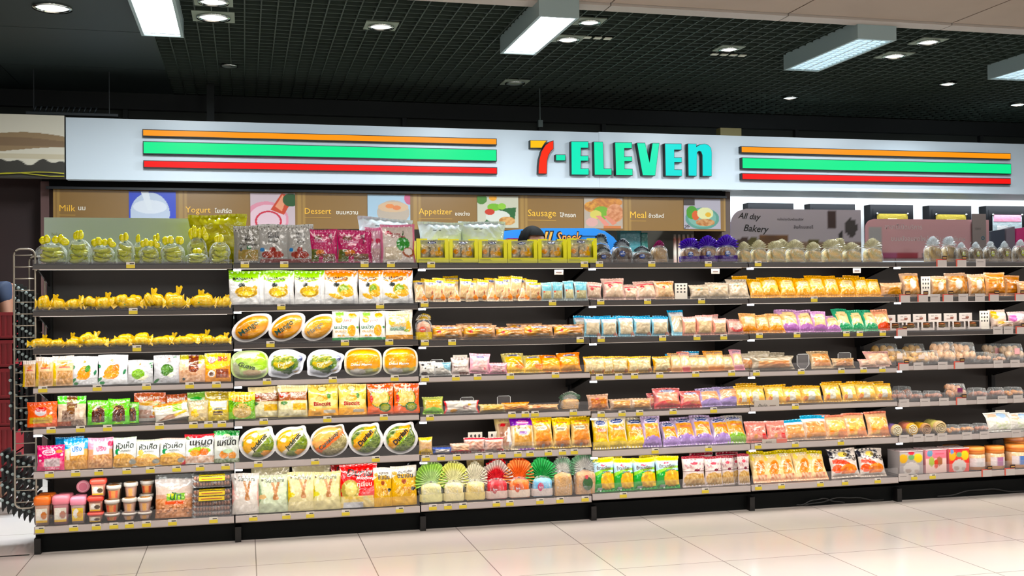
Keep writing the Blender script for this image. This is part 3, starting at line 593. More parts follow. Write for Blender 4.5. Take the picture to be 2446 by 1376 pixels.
board(1745,2056,500,D+DEPTH+.03,TOPB,[('bg','BCB6C4'),('r',0,0,1,.34,'78604E'),('r',0,.34,1,.36,'8A7468'),('fr',.22,.10,.44,.52,'5A3A20','7A5430',3),('e',.1,.25,.07,.2,'3A2018'),('e',.17,.32,.04,.14,'565020'),('r',.58,.10,.67,.42,'5E5418'),('r',.73,.62,.80,.97,'3A2220'),('e',.845,.45,.018,.16,'221A1C'),('e',.92,.65,.05,.18,'3A3436')],[('All day',.14,.84,.17,'1A1418',-.06,.3),('Bakery',.19,.60,.19,'1A1418',-.06,.3),('อบใหม่ทุกวันพร้อมเสิร์ฟ',.45,.80,.2,'58525A'),('สินค้าเบเกอรี่',.55,.66,.15,'58525A')],'dark board lettered All day Bakery with rounded corner',.10)
board(2067,2362,524,D+DEPTH+.05,TOPB,[('bg','E4B4BC'),('r',.03,.12,.12,.8,'B8B8BC'),('r',.13,.06,.24,.18,'B06088'),('r',.25,.06,.42,.18,'B04858'),('r',.45,.06,.58,.18,'8A7880'),('r',0,0,1,.05,'6A4A54')],[('ขนมปังอบสดใหม่ทุกวัน ราคาพิเศษ',.5,.52,.6,'F0DCE0'),('24',.88,.35,.09,'F0E0E4'),('สาขานี้เปิดบริการ',.3,.82,.3,'ECD4D8')],'dusty pink board with faint white lettering at right',.06)
board(2322,2355,511,D+DEPTH+.035,TOPB+.06,[('bg','9A9090')],[('ราคา',.4,.6,.4,'807878'),('o',.75,.35,.25,'2A6A80')],'small grey notice clipped over the pink board corner',0,'notice_card',14,10)
# blue snack board seen above the sandwich boxes
def snack():
    Y=7.0; a=at(1203,560,Y); b=at(1478,560,Y); W=b.x-a.x; n=60; pts=[]
    zb_=at(1300,612,Y).z; f=lambda p:at(p[0],p[1],Y)
    top=[(1203,552),(1225,549),(1300,545),(1360,545),(1420,545),(1445,552),(1465,566),(1478,582)]
    P=[(0,0)]+[(f(p).x-a.x,f(p).z-zb_) for p in top]+[(W,0)]
    g=G().prism(P[::-1],0,.02,'1078C8')
    for body,pa,pb,py,c in (('Roll',1240,1320,566,'E8A040'),('Snack',1330,1388,567,'E89040')):
        q0=f((pa,py));q1=f((pb,py)); 
        flat_text(g,body,(q0.x+q1.x)/2-a.x,q0.z-zb_,q1.x-q0.x+.02,-.002,'101018',shear=.2,bold=.05,height=.085)
        flat_text(g,body,(q0.x+q1.x)/2-a.x,q0.z-zb_,q1.x-q0.x,-.004,c,shear=.2,bold=.01,height=.07)
    g.box(.45*W,.85*W,-.002,0,.135,.14,'0A4A80')
    tag(obj('snack_board',g,mat('board_print'),None,(a.x,Y,zb_)),'bright blue board lettered Roll Snack behind sandwich boxes','sign board')
    g=G().box(a.x-.1,b.x+.1,7.02,7.3,0,zb_); tag(obj('island_counter',g,mat('counter_dark')),'dark counter behind the third bay under blue board','counter')
    q=f((1205,573)); g=G().box(0,.085,-.1,-.03,0,q.z+.025-zb_+.0,'A01858').box(.01,.075,-.102,-.1,.02,.05,'C86890')
    tag(obj('magenta_carton',g,GLOSS,None,(q.x,Y,zb_-.02)),'small magenta carton left of the hidden person','carton')
snack()

for k,(bx0,bx1,ph) in enumerate([(3.05,3.55,0),(3.9,4.5,1.2),(3.0,3.3,2.2)]):
    g=G().tube([(bx0+(bx1-bx0)*i/20,D+.02,.012+.028*math.sin(PI*i/20)**2+.003*math.sin(i+ph)) for i in range(21)],.004,'0A0A0A',6); tag(obj('power_cable',g,mat('cable_black','080808')),['black cable sagging under the fourth bay bottom shelf','black cable under the fifth bay bottom shelf','short black cable along floor below fourth bay'][k],'cable')
# =================================================================== goods
LOGO=('e',.5,.86,.26,.055,'1C2C7C')
def farm(y=.86,w_=.22,c='1C2C7C'): return [('e',.5,y,w_*1.25,.062,'E8E4EE'),('e',.5,y,w_,.048,c)]
DES={}   # key -> (type, name, category, desc, params)
def P(key,desc,w,h,d,art,text=(),kind='stand',name='snack_pouch',cat='snack pack',m='GLOSS',nx=42,nv=52,variants=2,**k):
    DES[key]=dict(t='pack',desc=desc,w=w,h=h,d=d,art=art,text=text,kind=kind,name=name,cat=cat,m=m,nx=nx,nv=nv,var=variants,k=k)
def BUN(key,desc,film,bun1,bun2,lower=None,w=.13,h=.13,d=.045,extra=(),text=(),top=None,name='bun_pack',cat='bread pack',brand=True,u0=.12,u1=.88,b0=.12,b1=.74,**k):
    art=[('bg',film)]; art+=[('fr',u0,b0,u1,b1,bun1,bun2,2.2)]
    if lower: art+=[('e',.5,.0,.60,.34,lower)]
    if top: art+=[('r',0,.90,1,1,top)]
    if brand: art+=farm(.82)
    art+=list(extra); tx=list(text)+([('farmhouse',.5,.82,.32,'E8E8F4')] if brand else [])
    P(key,desc,w,h,d,art,tx,kind='pillow',name=name,cat=cat,nx=30,nv=34,**k)
# bay one
P('mangotub','white topped clear pouch of mango strips',.105,.17,.04,[('bg','DDB48C'),('r',0,.86,1,1,'F0E4DC'),('p',[(0,.0),(.22,0),(.14,.8),(0,.8)],'D8B820'),('fr',.25,.05,.95,.5,'A07848','C89868',3),('e',.55,.72,.17,.08,'E89020'),('e',.62,.73,.07,.04,'C87820'),('r',.3,.60,.85,.63,'D87060'),('r',.3,.55,.85,.56,'E8D8C8')],[('มะม่วง',.55,.63,.3,'C04838')])
def fruitp(k,desc,c1,c2,c3,bgc='D4D4D6'):
    P(k,desc,.145,.175,.04,[('bg',bgc),('e',.47,.92,.035,.03,'FFFFFF'),('e',.47,.80,.06,.045,'B08A40'),('e',.02,.62,.07,.07,'2A7A48'),('e',.0,.15,.16,.06,'2A7A48',.5),('e',.9,.42,.05,.10,'2A7048',-.4),('e',.15,.06,.10,.05,'2E8048'),('e',.45,.38,.26,.20,c1),('e',.5,.5,.22,.16,c1),('e',.60,.56,.10,.14,c3,-.6),('e',.38,.28,.22,.09,c2,.1)],[('fruit',.48,.73,.2,'A09880')])
fruitp('pmango','silver pouch printed with sliced mango and leaves','E0901C','E8A020','3A7A28')
fruitp('pmango2','glossy white pouch printed with orange mango','F09028','F0A030','E87820','ECECEE')
P('pguava','silver pouch printed with green guava',.14,.165,.04,[('bg','C2C2C4'),('e',.47,.92,.035,.03,'FFFFFF'),('e',.47,.82,.05,.05,'A88848'),('e',.9,.86,.10,.04,'2E7040',.3),('e',.95,.72,.04,.08,'2E6A3C'),('e',.42,.40,.26,.22,'7AA83C'),('e',.38,.45,.12,.10,'8CB850'),('p',[(.4,.18),(.62,.12),(.84,.30),(.76,.38)],'E0DCC0'),('e',.35,.50,.03,.03,'3A5A20')],[('guava',.47,.75,.16,'A09880')])
P('pguava2','silver pouch printed with dark green guava',.14,.18,.04,[('bg','BEBEC2'),('e',.6,.84,.05,.05,'A05830'),('e',.85,.95,.10,.03,'2E7040',.3),('e',.12,.08,.12,.05,'2E6A3C',.6),('e',.52,.46,.25,.22,'3E6A28'),('e',.45,.50,.14,.12,'527E34'),('p',[(.5,.26),(.7,.20),(.92,.42),(.84,.46)],'E4E0CC')],[('guava',.6,.75,.16,'908880')])
P('pbrown','beige pouch with brown round ended label',.14,.17,.045,[('bg','D0A88C'),('r',0,.68,1,1,'B0A838'),('e',.2,.7,.4,.14,'C8C098'),('fr',.1,.04,.9,.45,'B08060','CFA888',3),('r',.38,.5,.74,1,'6A2C18'),('e',.56,.48,.18,.12,'6A2C18'),('e',.56,.93,.06,.03,'D0A040'),('r',.44,.48,.68,.54,'B06040'),('e',.2,.12,.05,.05,'3A4A50')],[('ผลไม้',.56,.72,.26,'D0B080'),('อบแห้ง',.56,.60,.22,'D8B890')])
P('pyellow','bright yellow pouch with red circle stamp',.15,.18,.045,[('bg','F0C808'),('e',.26,.76,.16,.12,'C83020'),('e',.26,.76,.13,.09,'F0E0D8'),('p',[(0,0),(0,.5),(.3,.42),(1,.58),(1,0)],'E0962C'),('fr',.42,.12,.92,.44,'70301C','A05030',3),('e',.25,.28,.14,.12,'E0D8D0'),('e',.25,.27,.09,.07,'5A3828')],[('붉은',.68,.80,.40,'D02818',0,0,.03),('김',.26,.76,.14,'C83020')])
P('porange','square orange pouch with red and silver heart',.15,.155,.04,[('bg','E8661A'),('r',0,.9,1,.98,'D85410'),('e',.45,.60,.20,.16,'C8C0C4'),('e',.38,.70,.10,.09,'C83030'),('e',.55,.70,.10,.09,'C83030'),('r',.08,.14,.85,.38,'C8A848'),('e',.74,.32,.13,.16,'D0A020'),('e',.82,.55,.04,.05,'E8E0D8')],[('ครองแครง',.45,.68,.26,'F0E8E8'),('CHEWY FRUIT',.46,.25,.55,'8A6420')])
P('pgreenlabel','lime topped clear pouch with brown oval label',.15,.17,.045,[('bg','CFB8A0'),('r',0,.74,1,1,'5CC820'),('fr',.15,.0,.95,.52,'5A4438','A08878',4),('fr',.0,.0,.5,.15,'7A3020','A05838',4),('r',.32,.55,.70,1,'6A4010'),('e',.51,.52,.19,.13,'6A4010'),('fr',.62,.2,.95,.6,'D8C8B8','B89C84',2)],[('ผลไม้',.51,.84,.26,'C8C030'),('อบแห้ง',.51,.64,.22,'D0B878')])
P('pjelly','lime green pouch with glossy dark brown window',.12,.15,.045,[('bg','68C020'),('e',.5,.42,.30,.34,'40190C'),('r',.2,.1,.8,.5,'40190C'),('e',.4,.62,.07,.06,'8A5838'),('e',.6,.30,.04,.14,'7A4428'),('e',.35,.2,.04,.1,'6A3018'),('r',.3,.02,.7,.05,'D8D020'),('dots',.55,.8,'A07048',6)],[('มะขาม',.5,.88,.5,'E8F0B0')])
P('pkanomo','orange topped white pouch behind the front packs',.155,.17,.03,[('bg','E0D8D0'),('r',0,.66,1,1,'E8702A'),('e',.5,.62,.4,.08,'F0B020'),('e',.72,.45,.12,.14,'70B030'),('e',.76,.25,.18,.12,'E0A020'),('fr',.1,.1,.55,.4,'C0907C','D8B8A8',3),('r',.5,.1,.8,.18,'D86038')],[('ขนมไทย',.5,.83,.6,'F8E8C8',0,0,.03),('กรอบ',.45,.68,.3,'F8E060')])
P('pporange2','leaning white pouch, green square, orange top',.16,.15,.04,[('bg','D8D0C4'),('r',0,.84,1,1,'F09020'),('e',.30,.72,.22,.07,'8AB04C'),('r',.55,.44,.84,.86,'88B830'),('p',[(.05,.04),(.55,.04),(.8,.3),(.4,.3)],'A88068'),('p',[(.6,.12),(.98,.30),(.9,.42),(.55,.24)],'D8B820')],[('กล้วย',.3,.72,.3,'F0F0D8')])
P('pbananaclr','clear pouch printed with a bunch of bananas',.125,.16,.05,[('bg','C4B088'),('r',0,.72,1,1,'B8AC8C'),('e',.35,.38,.22,.20,'D8B018'),('e',.45,.48,.18,.22,'E0BC28'),('e',.6,.5,.16,.18,'C4B088'),('r',.28,.6,.75,.68,'8A9038'),('fr',.1,.02,.9,.18,'C0A058','D8C088',3)],[('กล้วย',.5,.66,.4,'F0F0D0')])
P('pmonth','yellow and grey pouch with white cap print',.13,.16,.05,[('bg','C0A820'),('r',.12,.62,.9,.92,'C8CCC8'),('r',.14,.5,.88,.60,'A8A8A0'),('r',.25,.26,.70,.44,'4A3410'),('r',.30,.30,.66,.34,'C09828'),('e',.12,.4,.10,.3,'D0B820')],[('banana',.5,.55,.4,'505040')])
P('pyelback','plain yellow pouch at the back',.15,.17,.03,[('bg','E0C010'),('e',.5,.9,.04,.02,'FFFFFF')])
P('pgreentop','pale pouch with bright green top',.14,.17,.03,[('bg','C8DCA0'),('r',0,.8,1,1,'9CD860'),('e',.4,.75,.3,.08,'38B030')])
P('ppink','hot pink pouch with silver diamond print',.15,.165,.035,[('bg','D8206C'),('e',.42,.72,.24,.12,'F4D8E0'),('e',.42,.72,.20,.09,'D84878'),('e',.80,.74,.12,.07,'E88030'),('p',[(.15,.30),(.55,.52),(.95,.46),(.8,.14),(.3,.1)],'F07090'),('fr',.26,.14,.84,.46,'D8C8C8','A89094',4),('e',.1,.6,.05,.05,'F0D0DC'),('e',.1,.4,.05,.05,'F0D0DC'),('e',.9,.60,.05,.05,'F0D0DC')],[('WAN',.42,.72,.30,'F8F0F0'),('ขนมหวาน',.55,.08,.5,'F8D0DC')])
P('pblue','sky blue pouch with white banner',.135,.16,.05,[('bg','D09A58'),('r',0,.66,1,1,'1898D8'),('p',[(.05,.64),(.3,.7),(.1,.35),(0,.3)],'D8C8A0'),('p',[(.30,.44),(.28,.74),(.86,.84),(.84,.46)],'E8ECF0'),('fr',.05,.04,.95,.44,'B07838','DCA868',4),('r',.1,.3,.26,.62,'E0D8C0')],[('ปริง',.56,.66,.4,'2078C0',.06,0,.03)])
P('ppinkw','pink and white pouch with noodle window',.135,.16,.05,[('bg','C89870'),('r',0,.62,1,1,'F0A0B8'),('p',[(.22,.44),(.22,.80),(.9,.88),(.86,.46)],'F0D0DC'),('fr',.05,.04,.95,.42,'A87048','D8A878',4),('r',.08,.28,.22,.6,'C89070'),('e',.9,.8,.12,.1,'E04868')],[('ปริง',.55,.64,.4,'E05880',.06,0,.03),('อร่อย',.5,.86,.4,'F8E8F0')])
def thaiw(k,desc,top,food=('A87838','D8A860'),extra=()):
    P(k,desc,.14,.17,.04,[('bg','DCDCD8'),('r',0,.93,1,1,top),('e',.2,.52,.12,.10,'1A8048'),('e',.26,.50,.06,.06,'DCDCD8'),('e',.45,.20,.55,.26,food[1]),('fr',.0,.02,1,.30,food[0],food[1],4),('e',.84,.17,.15,.09,'8A8C84')]+list(extra),[('หัวเห็ด',.5,.74,.78,'20302C',.03,.15,.02),('อบกรอบ',.55,.55,.4,'707870')])
thaiw('pthai','white pouch with green leaf and brown crisps','B8C8B0')
thaiw('pthai2','white pouch with gold disc and orange crisps','C0C4B4',('C88838','E8B870'),[('e',.2,.52,.12,.10,'E0B868')])
thaiw('pthai3','white pouch with red corner and brown crisps','D8B8B0',('B07830','E0B060'),[('p',[(.8,0),(1,0),(1,.2)],'C02038')])
P('pthai4','white pouch with red top and mixed snacks',.145,.18,.045,[('bg','DEDEDC'),('r',0,.88,1,1,'D02838'),('e',.75,.85,.2,.08,'E8E0E0'),('e',.5,.45,.4,.12,'88B830'),('e',.35,.36,.18,.12,'E09030'),('e',.66,.40,.16,.12,'D87030'),('fr',.0,.02,1,.26,'D0A080','E8D0C0',4),('e',.12,.88,.08,.06,'507830')],[('แหนด',.55,.72,.8,'181818',.03,.15,.03),('อบกรอบ',.6,.60,.5,'404040')])
P('pthai5','white pouch with shiny green top',.145,.18,.05,[('bg','CCD0C8'),('r',0,.84,1,1,'208838'),('e',.3,.9,.2,.08,'60C070'),('e',.5,.84,.14,.05,'E8E8C0'),('e',.38,.25,.17,.12,'D88838'),('e',.72,.22,.16,.12,'D89048'),('fr',.0,.0,1,.12,'5A7048','A8B098',4),('e',.55,.36,.2,.07,'B0C8A0')],[('แหนด',.5,.62,.78,'181818',.03,.15,.03),('กรอบ',.55,.76,.4,'303830')])
# bay two
P('pfruit1','grey foil pouch printed with pale longan fruit',.15,.175,.045,[('bg','8C8C86'),('r',0,.86,1,1,'A8A8A2'),('dots',.86,1,'202020',7),('fr',.15,.04,.85,.34,'A88850','8A7A40',2),('e',.52,.40,.08,.06,'2A6840'),('e',.25,.35,.05,.05,'404848')],[('FRUIT',.55,.70,.34,'1C1C20',0,0,.0),('MANIA',.55,.62,.34,'1C1C20'),('Dried Longan',.5,.48,.6,'303030')])
P('pfruit2','silver foil pouch with three red jujubes',.15,.18,.045,[('bg','A4A4A2'),('r',0,.88,1,1,'B8B8B6'),('dots',.88,1,'202020',7),('r',0,.0,1,.08,'7A1C18'),('e',.35,.20,.20,.09,'8A2C20'),('e',.62,.20,.20,.09,'943024'),('e',.48,.32,.11,.09,'8A2820'),('e',.40,.18,.05,.03,'B86048'),('e',.16,.33,.07,.055,'2878B8')],[('FRUIT',.52,.74,.34,'181820',0,0,.0),('MANIA',.52,.67,.34,'181820'),('jujube',.5,.54,.3,'383838')])
P('pmagenta','magenta pouch with gold and brown fruit picture',.155,.165,.035,[('bg','B01460'),('r',.05,.9,.95,.93,'D85890'),('r',.86,.08,.9,.95,'D04888'),('e',.28,.74,.14,.08,'6A3020'),('r',.68,.74,.80,.86,'6A1038'),('fr',.02,.02,.3,.4,'3A5020','6A6830',2),('e',.35,.30,.16,.09,'C87820'),('e',.38,.22,.2,.04,'7A3818'),('fr',.45,.02,.88,.26,'604038','8A6850',5),('r',.3,.60,.6,.63,'D08AB0')],[('ขนม',.3,.65,.3,'E0A8C8'),('พิเศษ',.76,.66,.18,'5A1030',PI/2)])
P('pcoco','large pink edged pouch, green coconut print',.16,.20,.04,[('bg','D8CCC6'),('r',0,.94,1,1,'D0789C'),('r',0,0,.07,1,'D07898'),('r',.93,0,1,1,'D07898'),('e',.22,.76,.10,.07,'C02848'),('e',.22,.70,.05,.06,'D8CCC6'),('fr',.1,.06,.6,.40,'C8B8A0','DDD0BC',5),('e',.64,.48,.20,.18,'2C8830'),('e',.80,.26,.17,.13,'9A5030'),('e',.80,.28,.12,.09,'E8E0D8'),('p',[(.60,.64),(.66,.84),(.68,.84),(.64,.62)],'30502C')],[('Young',.44,.74,.28,'A02030'),('Coconut',.50,.68,.42,'A02030')])
P('pcoco2','pink edged pouch tucked behind coconut pouch',.11,.185,.03,[('bg','C8A0B0'),('r',0,.92,1,1,'D078A0'),('e',.3,.62,.14,.08,'B82850'),('e',.7,.62,.14,.08,'B82850'),('fr',.1,.05,.9,.4,'B08890','C8A8A8',4)])
def chip(k,desc,top,word,col1,art):
    P(k,desc,.155,.20,.055,[('bg','E2E2E2'),('e',.42,.98,.56,.34,top),('r',0,.93,.9,1,top),('e',.36,.56,.10,.07,'14201C'),('r',.30,.55,.42,.565,'C0C8C0'),('r',.82,.0,.86,.9,'C8C8CC')]+art,[(word,.40,.755,.58,'101410',0,0,.03)])
chip('pban','white pouch lettered BANANA with lime green top','94CC10','BANANA','',[('e',.48,.36,.32,.17,'D8B020'),('e',.46,.30,.24,.08,'E8C840'),('p',[(.66,.5),(.74,.62),(.80,.5),(.74,.34)],'C89C18'),('ring',.48,.36,.3,.15,'B08810'),('ring',.48,.33,.26,.10,'B08810')])
chip('pman','white pouch lettered MANGO with orange top','F08A10','MANGO','',[('e',.62,.40,.24,.20,'C8A820'),('e',.58,.42,.15,.15,'7E9A24'),('e',.66,.30,.2,.11,'E8B030'),('e',.34,.22,.22,.07,'E8B838',-.3)])
P('pmapuang','white Thai lettered pouch, mango, green base',.15,.175,.04,[('bg','F2EEE6'),('r',0,0,1,.09,'109048'),('e',.24,.72,.14,.13,'F0A020'),('e',.75,.84,.16,.10,'F0A828'),('r',.14,.84,.42,.96,'98D060'),('e',.70,.32,.16,.20,'F0A81C'),('e',.76,.40,.10,.12,'E89418'),('e',.95,.44,.05,.05,'388038'),('e',.24,.15,.06,.03,'E0A040'),('e',.4,.15,.06,.03,'E0A040')],[('มะม่วง',.30,.46,.48,'0A6048',0,0,.03),('อบแห้ง',.30,.32,.42,'D8A850'),('Juicy',.56,.68,.36,'D07060',.1,.3)])
P('pmaprod','white pouch with fruit photo, amber base',.15,.175,.04,[('bg','EAE4D4'),('r',0,0,1,.14,'D89820'),('r',.14,.28,.76,.62,'A8ACA0'),('fr',.12,.6,.9,.88,'D8A860','E8D0A0',2),('e',.22,.62,.12,.14,'E0A848'),('e',.84,.45,.10,.2,'D8A840'),('e',.76,.30,.1,.05,'88A040')],[('มะปรด',.5,.52,.6,'D09838',0,0,.03),('อบแห้ง',.42,.38,.5,'1A7050'),('Juicy',.56,.78,.34,'C07060',.1,.3)])
P('pdurianS','small yellow and green pouch with orange logo',.145,.155,.04,[('bg','78B020'),('r',0,.70,1,1,'F0D010'),('e',.5,.72,.40,.10,'F0902C'),('e',.5,.30,.36,.28,'C8A860'),('fr',.2,.1,.8,.45,'B09050','D8C088',3),('dots',.4,.68,'508010',5)],[('กรุบ',.5,.74,.6,'F8E070',-.05,0,.03)])
P('pbrownband','pouch with brown label band over pale noodles',.155,.18,.05,[('bg','D0C088'),('r',0,.82,1,1,'EEDDAA'),('r',0,.52,1,.80,'8A4A18'),('r',.04,.64,.34,.76,'C03828'),('fr',.02,.04,.98,.5,'C8C098','E0D8B8',4),('fr',.5,.2,.95,.42,'C89820','D8B040',2),('e',.2,.45,.12,.06,'4A7840')],[('ทองม้วน',.70,.74,.5,'E8D8C0'),('กรอบอร่อย',.70,.64,.5,'C8A888'),('ขนม',.19,.70,.22,'F0E0D8')])
P('pbiscuit','yellow stand-up pouch lettered Biscuit',.15,.19,.055,[('bg','E4C46C'),('r',0,0,1,.22,'E8A81C'),('e',.5,.45,.48,.2,'DCCB8C'),('e',.46,.86,.17,.10,'A08A28'),('e',.46,.86,.13,.075,'E8DCA8'),('p',[(.25,.48),(.32,.66),(.62,.62),(.66,.50),(.5,.45)],'DC9440'),('e',.68,.62,.07,.09,'4E8038'),('e',.36,.54,.13,.07,'E8B070'),('r',.5,.08,.88,.19,'B0A898'),('r',.82,.5,.97,.7,'B8B050')],[('Biscuit',.46,.38,.58,'A01810',0,0,.03)],kind='stand')
P('pdurianO','orange pouch with durian drawing around clear window',.15,.19,.045,[('bg','E8682C'),('e',.48,.93,.2,.05,'F0E0C8'),('r',.2,.83,.85,.88,'E05040'),('e',.46,.52,.40,.32,'3E6028'),('e',.46,.52,.36,.29,'D8B050'),('fr',.2,.34,.78,.72,'D0A860','E8CC90',3),('e',.14,.50,.06,.14,'D83830'),('e',.66,.22,.24,.15,'2E6024'),('e',.66,.22,.17,.11,'8C9030'),('r',0,.0,1,.07,'C05838')],[('ทุเรียน',.5,.78,.6,'F0E0C0',0,0,.02)])
def suth(k,desc,bgc,side,mark):
    P(k,desc,.15,.19,.05,[('bg',bgc),('p',[(0,.2),(.12,.4),(.06,.7),(0,.85)],side),('p',[(1,0),(.94,.4),(.98,.9),(1,.9)],side),('e',.14,.86,.035,.03,'504838'),('p',[(.42,.80),(.50,.82),(.68,.34),(.58,.32)],'C09068'),('p',[(.72,.80),(.64,.82),(.46,.34),(.56,.32)],'B07C54'),('e',.12,.42,.14,.06,mark),('r',.3,.22,.8,.232,'A8A090'),('r',.3,.18,.7,.19,'A8A090')],[('Suthera',.55,.86,.62,'58604C',0,0,.01)])
suth('psuth1','white Suthera roll pouch with pink figures','DDD4CC','E8A8A0','E8C8C0')
suth('psuth2','pale green Suthera roll pouch','C4CCB0','809878','C8A878')
suth('psuth3','cream Suthera roll pouch beside a green one','D8CCA0','C8A82C','D8C040')
suth('psuth4','cream Suthera roll pouch with glossy folded top','D8CC9C','A8A040','C8C050')
P('pmonthong','large red pouch lettered Durian Monthong',.19,.23,.06,[('bg','D83020'),('p',[(.55,.3),(1,.55),(1,.1),(.5,.1)],'D86060'),('r',0,0,1,.2,'D8C088'),('e',.26,.40,.24,.24,'A89850'),('e',.28,.42,.16,.17,'DCC880'),('fr',0,.10,.9,.26,'D8B868','E8DCA8',2),('r',.08,0,.6,.12,'C8C8CC')],[('Durian',.56,.80,.78,'3A1410',-.03,.25,.03),('Monthong',.68,.66,.50,'F4E8E0',-.03,.25,.02),('ทุเรียน',.65,.52,.4,'F0C0B0')])
P('psinnin','yellow pouch with white arched top',.125,.20,.045,[('bg','D8A82C'),('r',0,.72,1,1,'E4DCD0'),('e',.5,.66,.46,.14,'D8A82C'),('e',.5,.58,.24,.12,'E0A848'),('e',.5,.60,.10,.06,'8A4018'),('fr',.2,.30,.8,.46,'E0B860','B87830',3),('e',.86,.42,.10,.05,'282420'),('e',.16,.82,.10,.05,'C0A050')],[('หมูหยอง',.56,.84,.5,'2A2A30'),('ซินเนิน',.56,.75,.62,'2A3040',0,0,.02)],kind='stand')
def egg(t): return 1+.0*t
def shp_mango(t): x=math.cos(t);z=math.sin(t); return 1/(((abs(x*.74+z*.67)/1.0)**2.1+(abs(-x*.67+z*.74)/.70)**2.1)**(1/2.1))*(1+.14*math.exp(-((t-.72)/.3)**2))
def shp_fruit(t): return 1+.26*math.exp(-((((t-.98)+PI)%(2*PI)-PI)/.20)**2)
def shp_box(t): return 1/((abs(math.cos(t))**3.2+abs(math.sin(t)*1.12)**3.2)**(1/3.2))
def shp_tooth(t): 
    k=1/((abs(math.cos(t))**2.5+abs(math.sin(t)*1.2)**2.5)**(1/2.5)); return k*(1+.22*math.exp(-((t-.35)/.22)**2)+.16*math.exp(-((((t-3.75)+PI)%(2*PI)-PI)/.2)**2)-.16*math.exp(-((((t-5.3)+PI)%(2*PI)-PI)/.3)**2))
def M_(key,desc,w,h,d,outline,art,text,rim=.86,rimcol='D8D4D4'): DES[key]=dict(t='mold',desc=desc,w=w,h=h,d=d,outline=outline,art=art,text=text,rim=rim,rimcol=rimcol,name='fruit_shaped_pack',cat='snack pack',var=2)
M_('mmango','mango shaped pack with white rim lettered Mango',.19,.175,.05,shp_mango,[('bg','DC9C48'),('e',.40,.62,.26,.30,'C88A30'),('fr',.5,.4,1,.9,'E0A058','D08C40',1.2),('fr',0,0,.4,.35,'D89838','C07820',1.2)],[('Mango',.42,.46,.60,'0C4038',.72,.2,.008)])
M_('mmango2','paler mango shaped pack with faint Mango lettering',.19,.175,.05,shp_mango,[('bg','E0A860'),('e',.6,.6,.3,.3,'DC9C48')],[('Mango',.40,.44,.55,'6A8078',.72,.2,.0)])
M_('mguava','pale green rounded guava pack',.19,.165,.05,shp_box,[('bg','B8CC90'),('r',0,.55,1,1,'E4E8C8'),('e',.35,.55,.34,.22,'A8C868'),('e',.86,.32,.12,.12,'E0DCC8'),('e',.55,.22,.25,.1,'C8B090'),('e',.1,.3,.14,.3,'A8AC90'),('e',.8,.6,.2,.3,'A0C850')],[('Guava',.42,.46,.46,'3A4A30',-.3,.2)],.88,'B8D080')
M_('mtooth','white and blue curled durian pack',.20,.17,.045,shp_tooth,[('bg','C4C8D4'),('e',.44,.52,.36,.30,'5C7830'),('e',.40,.50,.26,.17,'C0A840'),('fr',.15,.55,.62,.78,'5A7028','A8A850',5),('p',[(.3,.2),(.6,.1),(.7,.5),(.5,.35)],'24481C'),('e',.85,.66,.11,.11,'98A0C0'),('e',.85,.64,.06,.06,'303860'),('e',.76,.14,.10,.10,'E0B020')],[('Durian',.42,.50,.38,'E0E0B0',.35,.3)],.84,'DADDE8')
M_('mmarket','rounded square pack of orange mango slices',.19,.17,.05,shp_box,[('bg','E4A23C'),('fr',.1,.4,.9,.95,'E8B04C','D88C24',1.1),('p',[(0,.0),(1,.0),(1,.28),(.55,.26),(.3,.12),(0,.35)],'9AA070'),('e',.35,.16,.2,.1,'D0CCC4'),('r',.74,.14,.9,.26,'C8B850')],[('Dried Mango',.44,.40,.56,'F0ECE0',0,.1,.03)],.9,'D8D4C0')
M_('mjack','round pack with white rim lettered Jackfruit',.20,.19,.05,shp_fruit,[('bg','5E7428'),('fr',.3,.0,1,.7,'4E6420','7E9038',7),('p',[(.10,.30),(.12,.70),(.4,.95),(.7,.98),(.78,.86),(.22,.14)],'E0A840'),('p',[(.22,.16),(.28,.10),(.88,.82),(.80,.90)],'E4DCC8'),('e',.28,.58,.07,.07,'E8E0D0'),('e',.42,.76,.07,.07,'E8E0D0'),('e',.62,.86,.16,.07,'F0D8A0'),('p',[(.58,.22),(.66,.30),(.84,.28),(.80,.04),(.64,.06)],'D8942C')],[('Jackfruit',.53,.52,.58,'283018',.86,.2,.03)])
M_('mcanta','netted melon shaped pack lettered Cantaloupe',.20,.19,.05,shp_fruit,[('bg','8A7A50'),('fr',.3,.0,1,.8,'6E6440','B8AC80',10),('p',[(.05,.45),(.15,.80),(.5,.98),(.78,.86),(.86,.74),(.2,.12)],'E8A868'),('p',[(.12,.25),(.84,.86),(.88,.72),(.22,.10)],'E4703C')],[('Cantaloup',.48,.50,.66,'204A40',.80,.15,.02)],.9)
M_('mdurian','spiky green durian shaped pack lettered Durian',.20,.19,.05,shp_fruit,[('bg','3C5C24'),('fr',0,0,1,1,'26421A','8A9C50',9),('p',[(.14,.22),(.16,.48),(.5,.86),(.72,.92),(.78,.82),(.66,.55),(.24,.14)],'E0A028'),('p',[(.40,.36),(.62,.60),(.66,.56),(.46,.32)],'90B020')],[('Durian',.47,.55,.56,'221408',.86,.2,.04)])
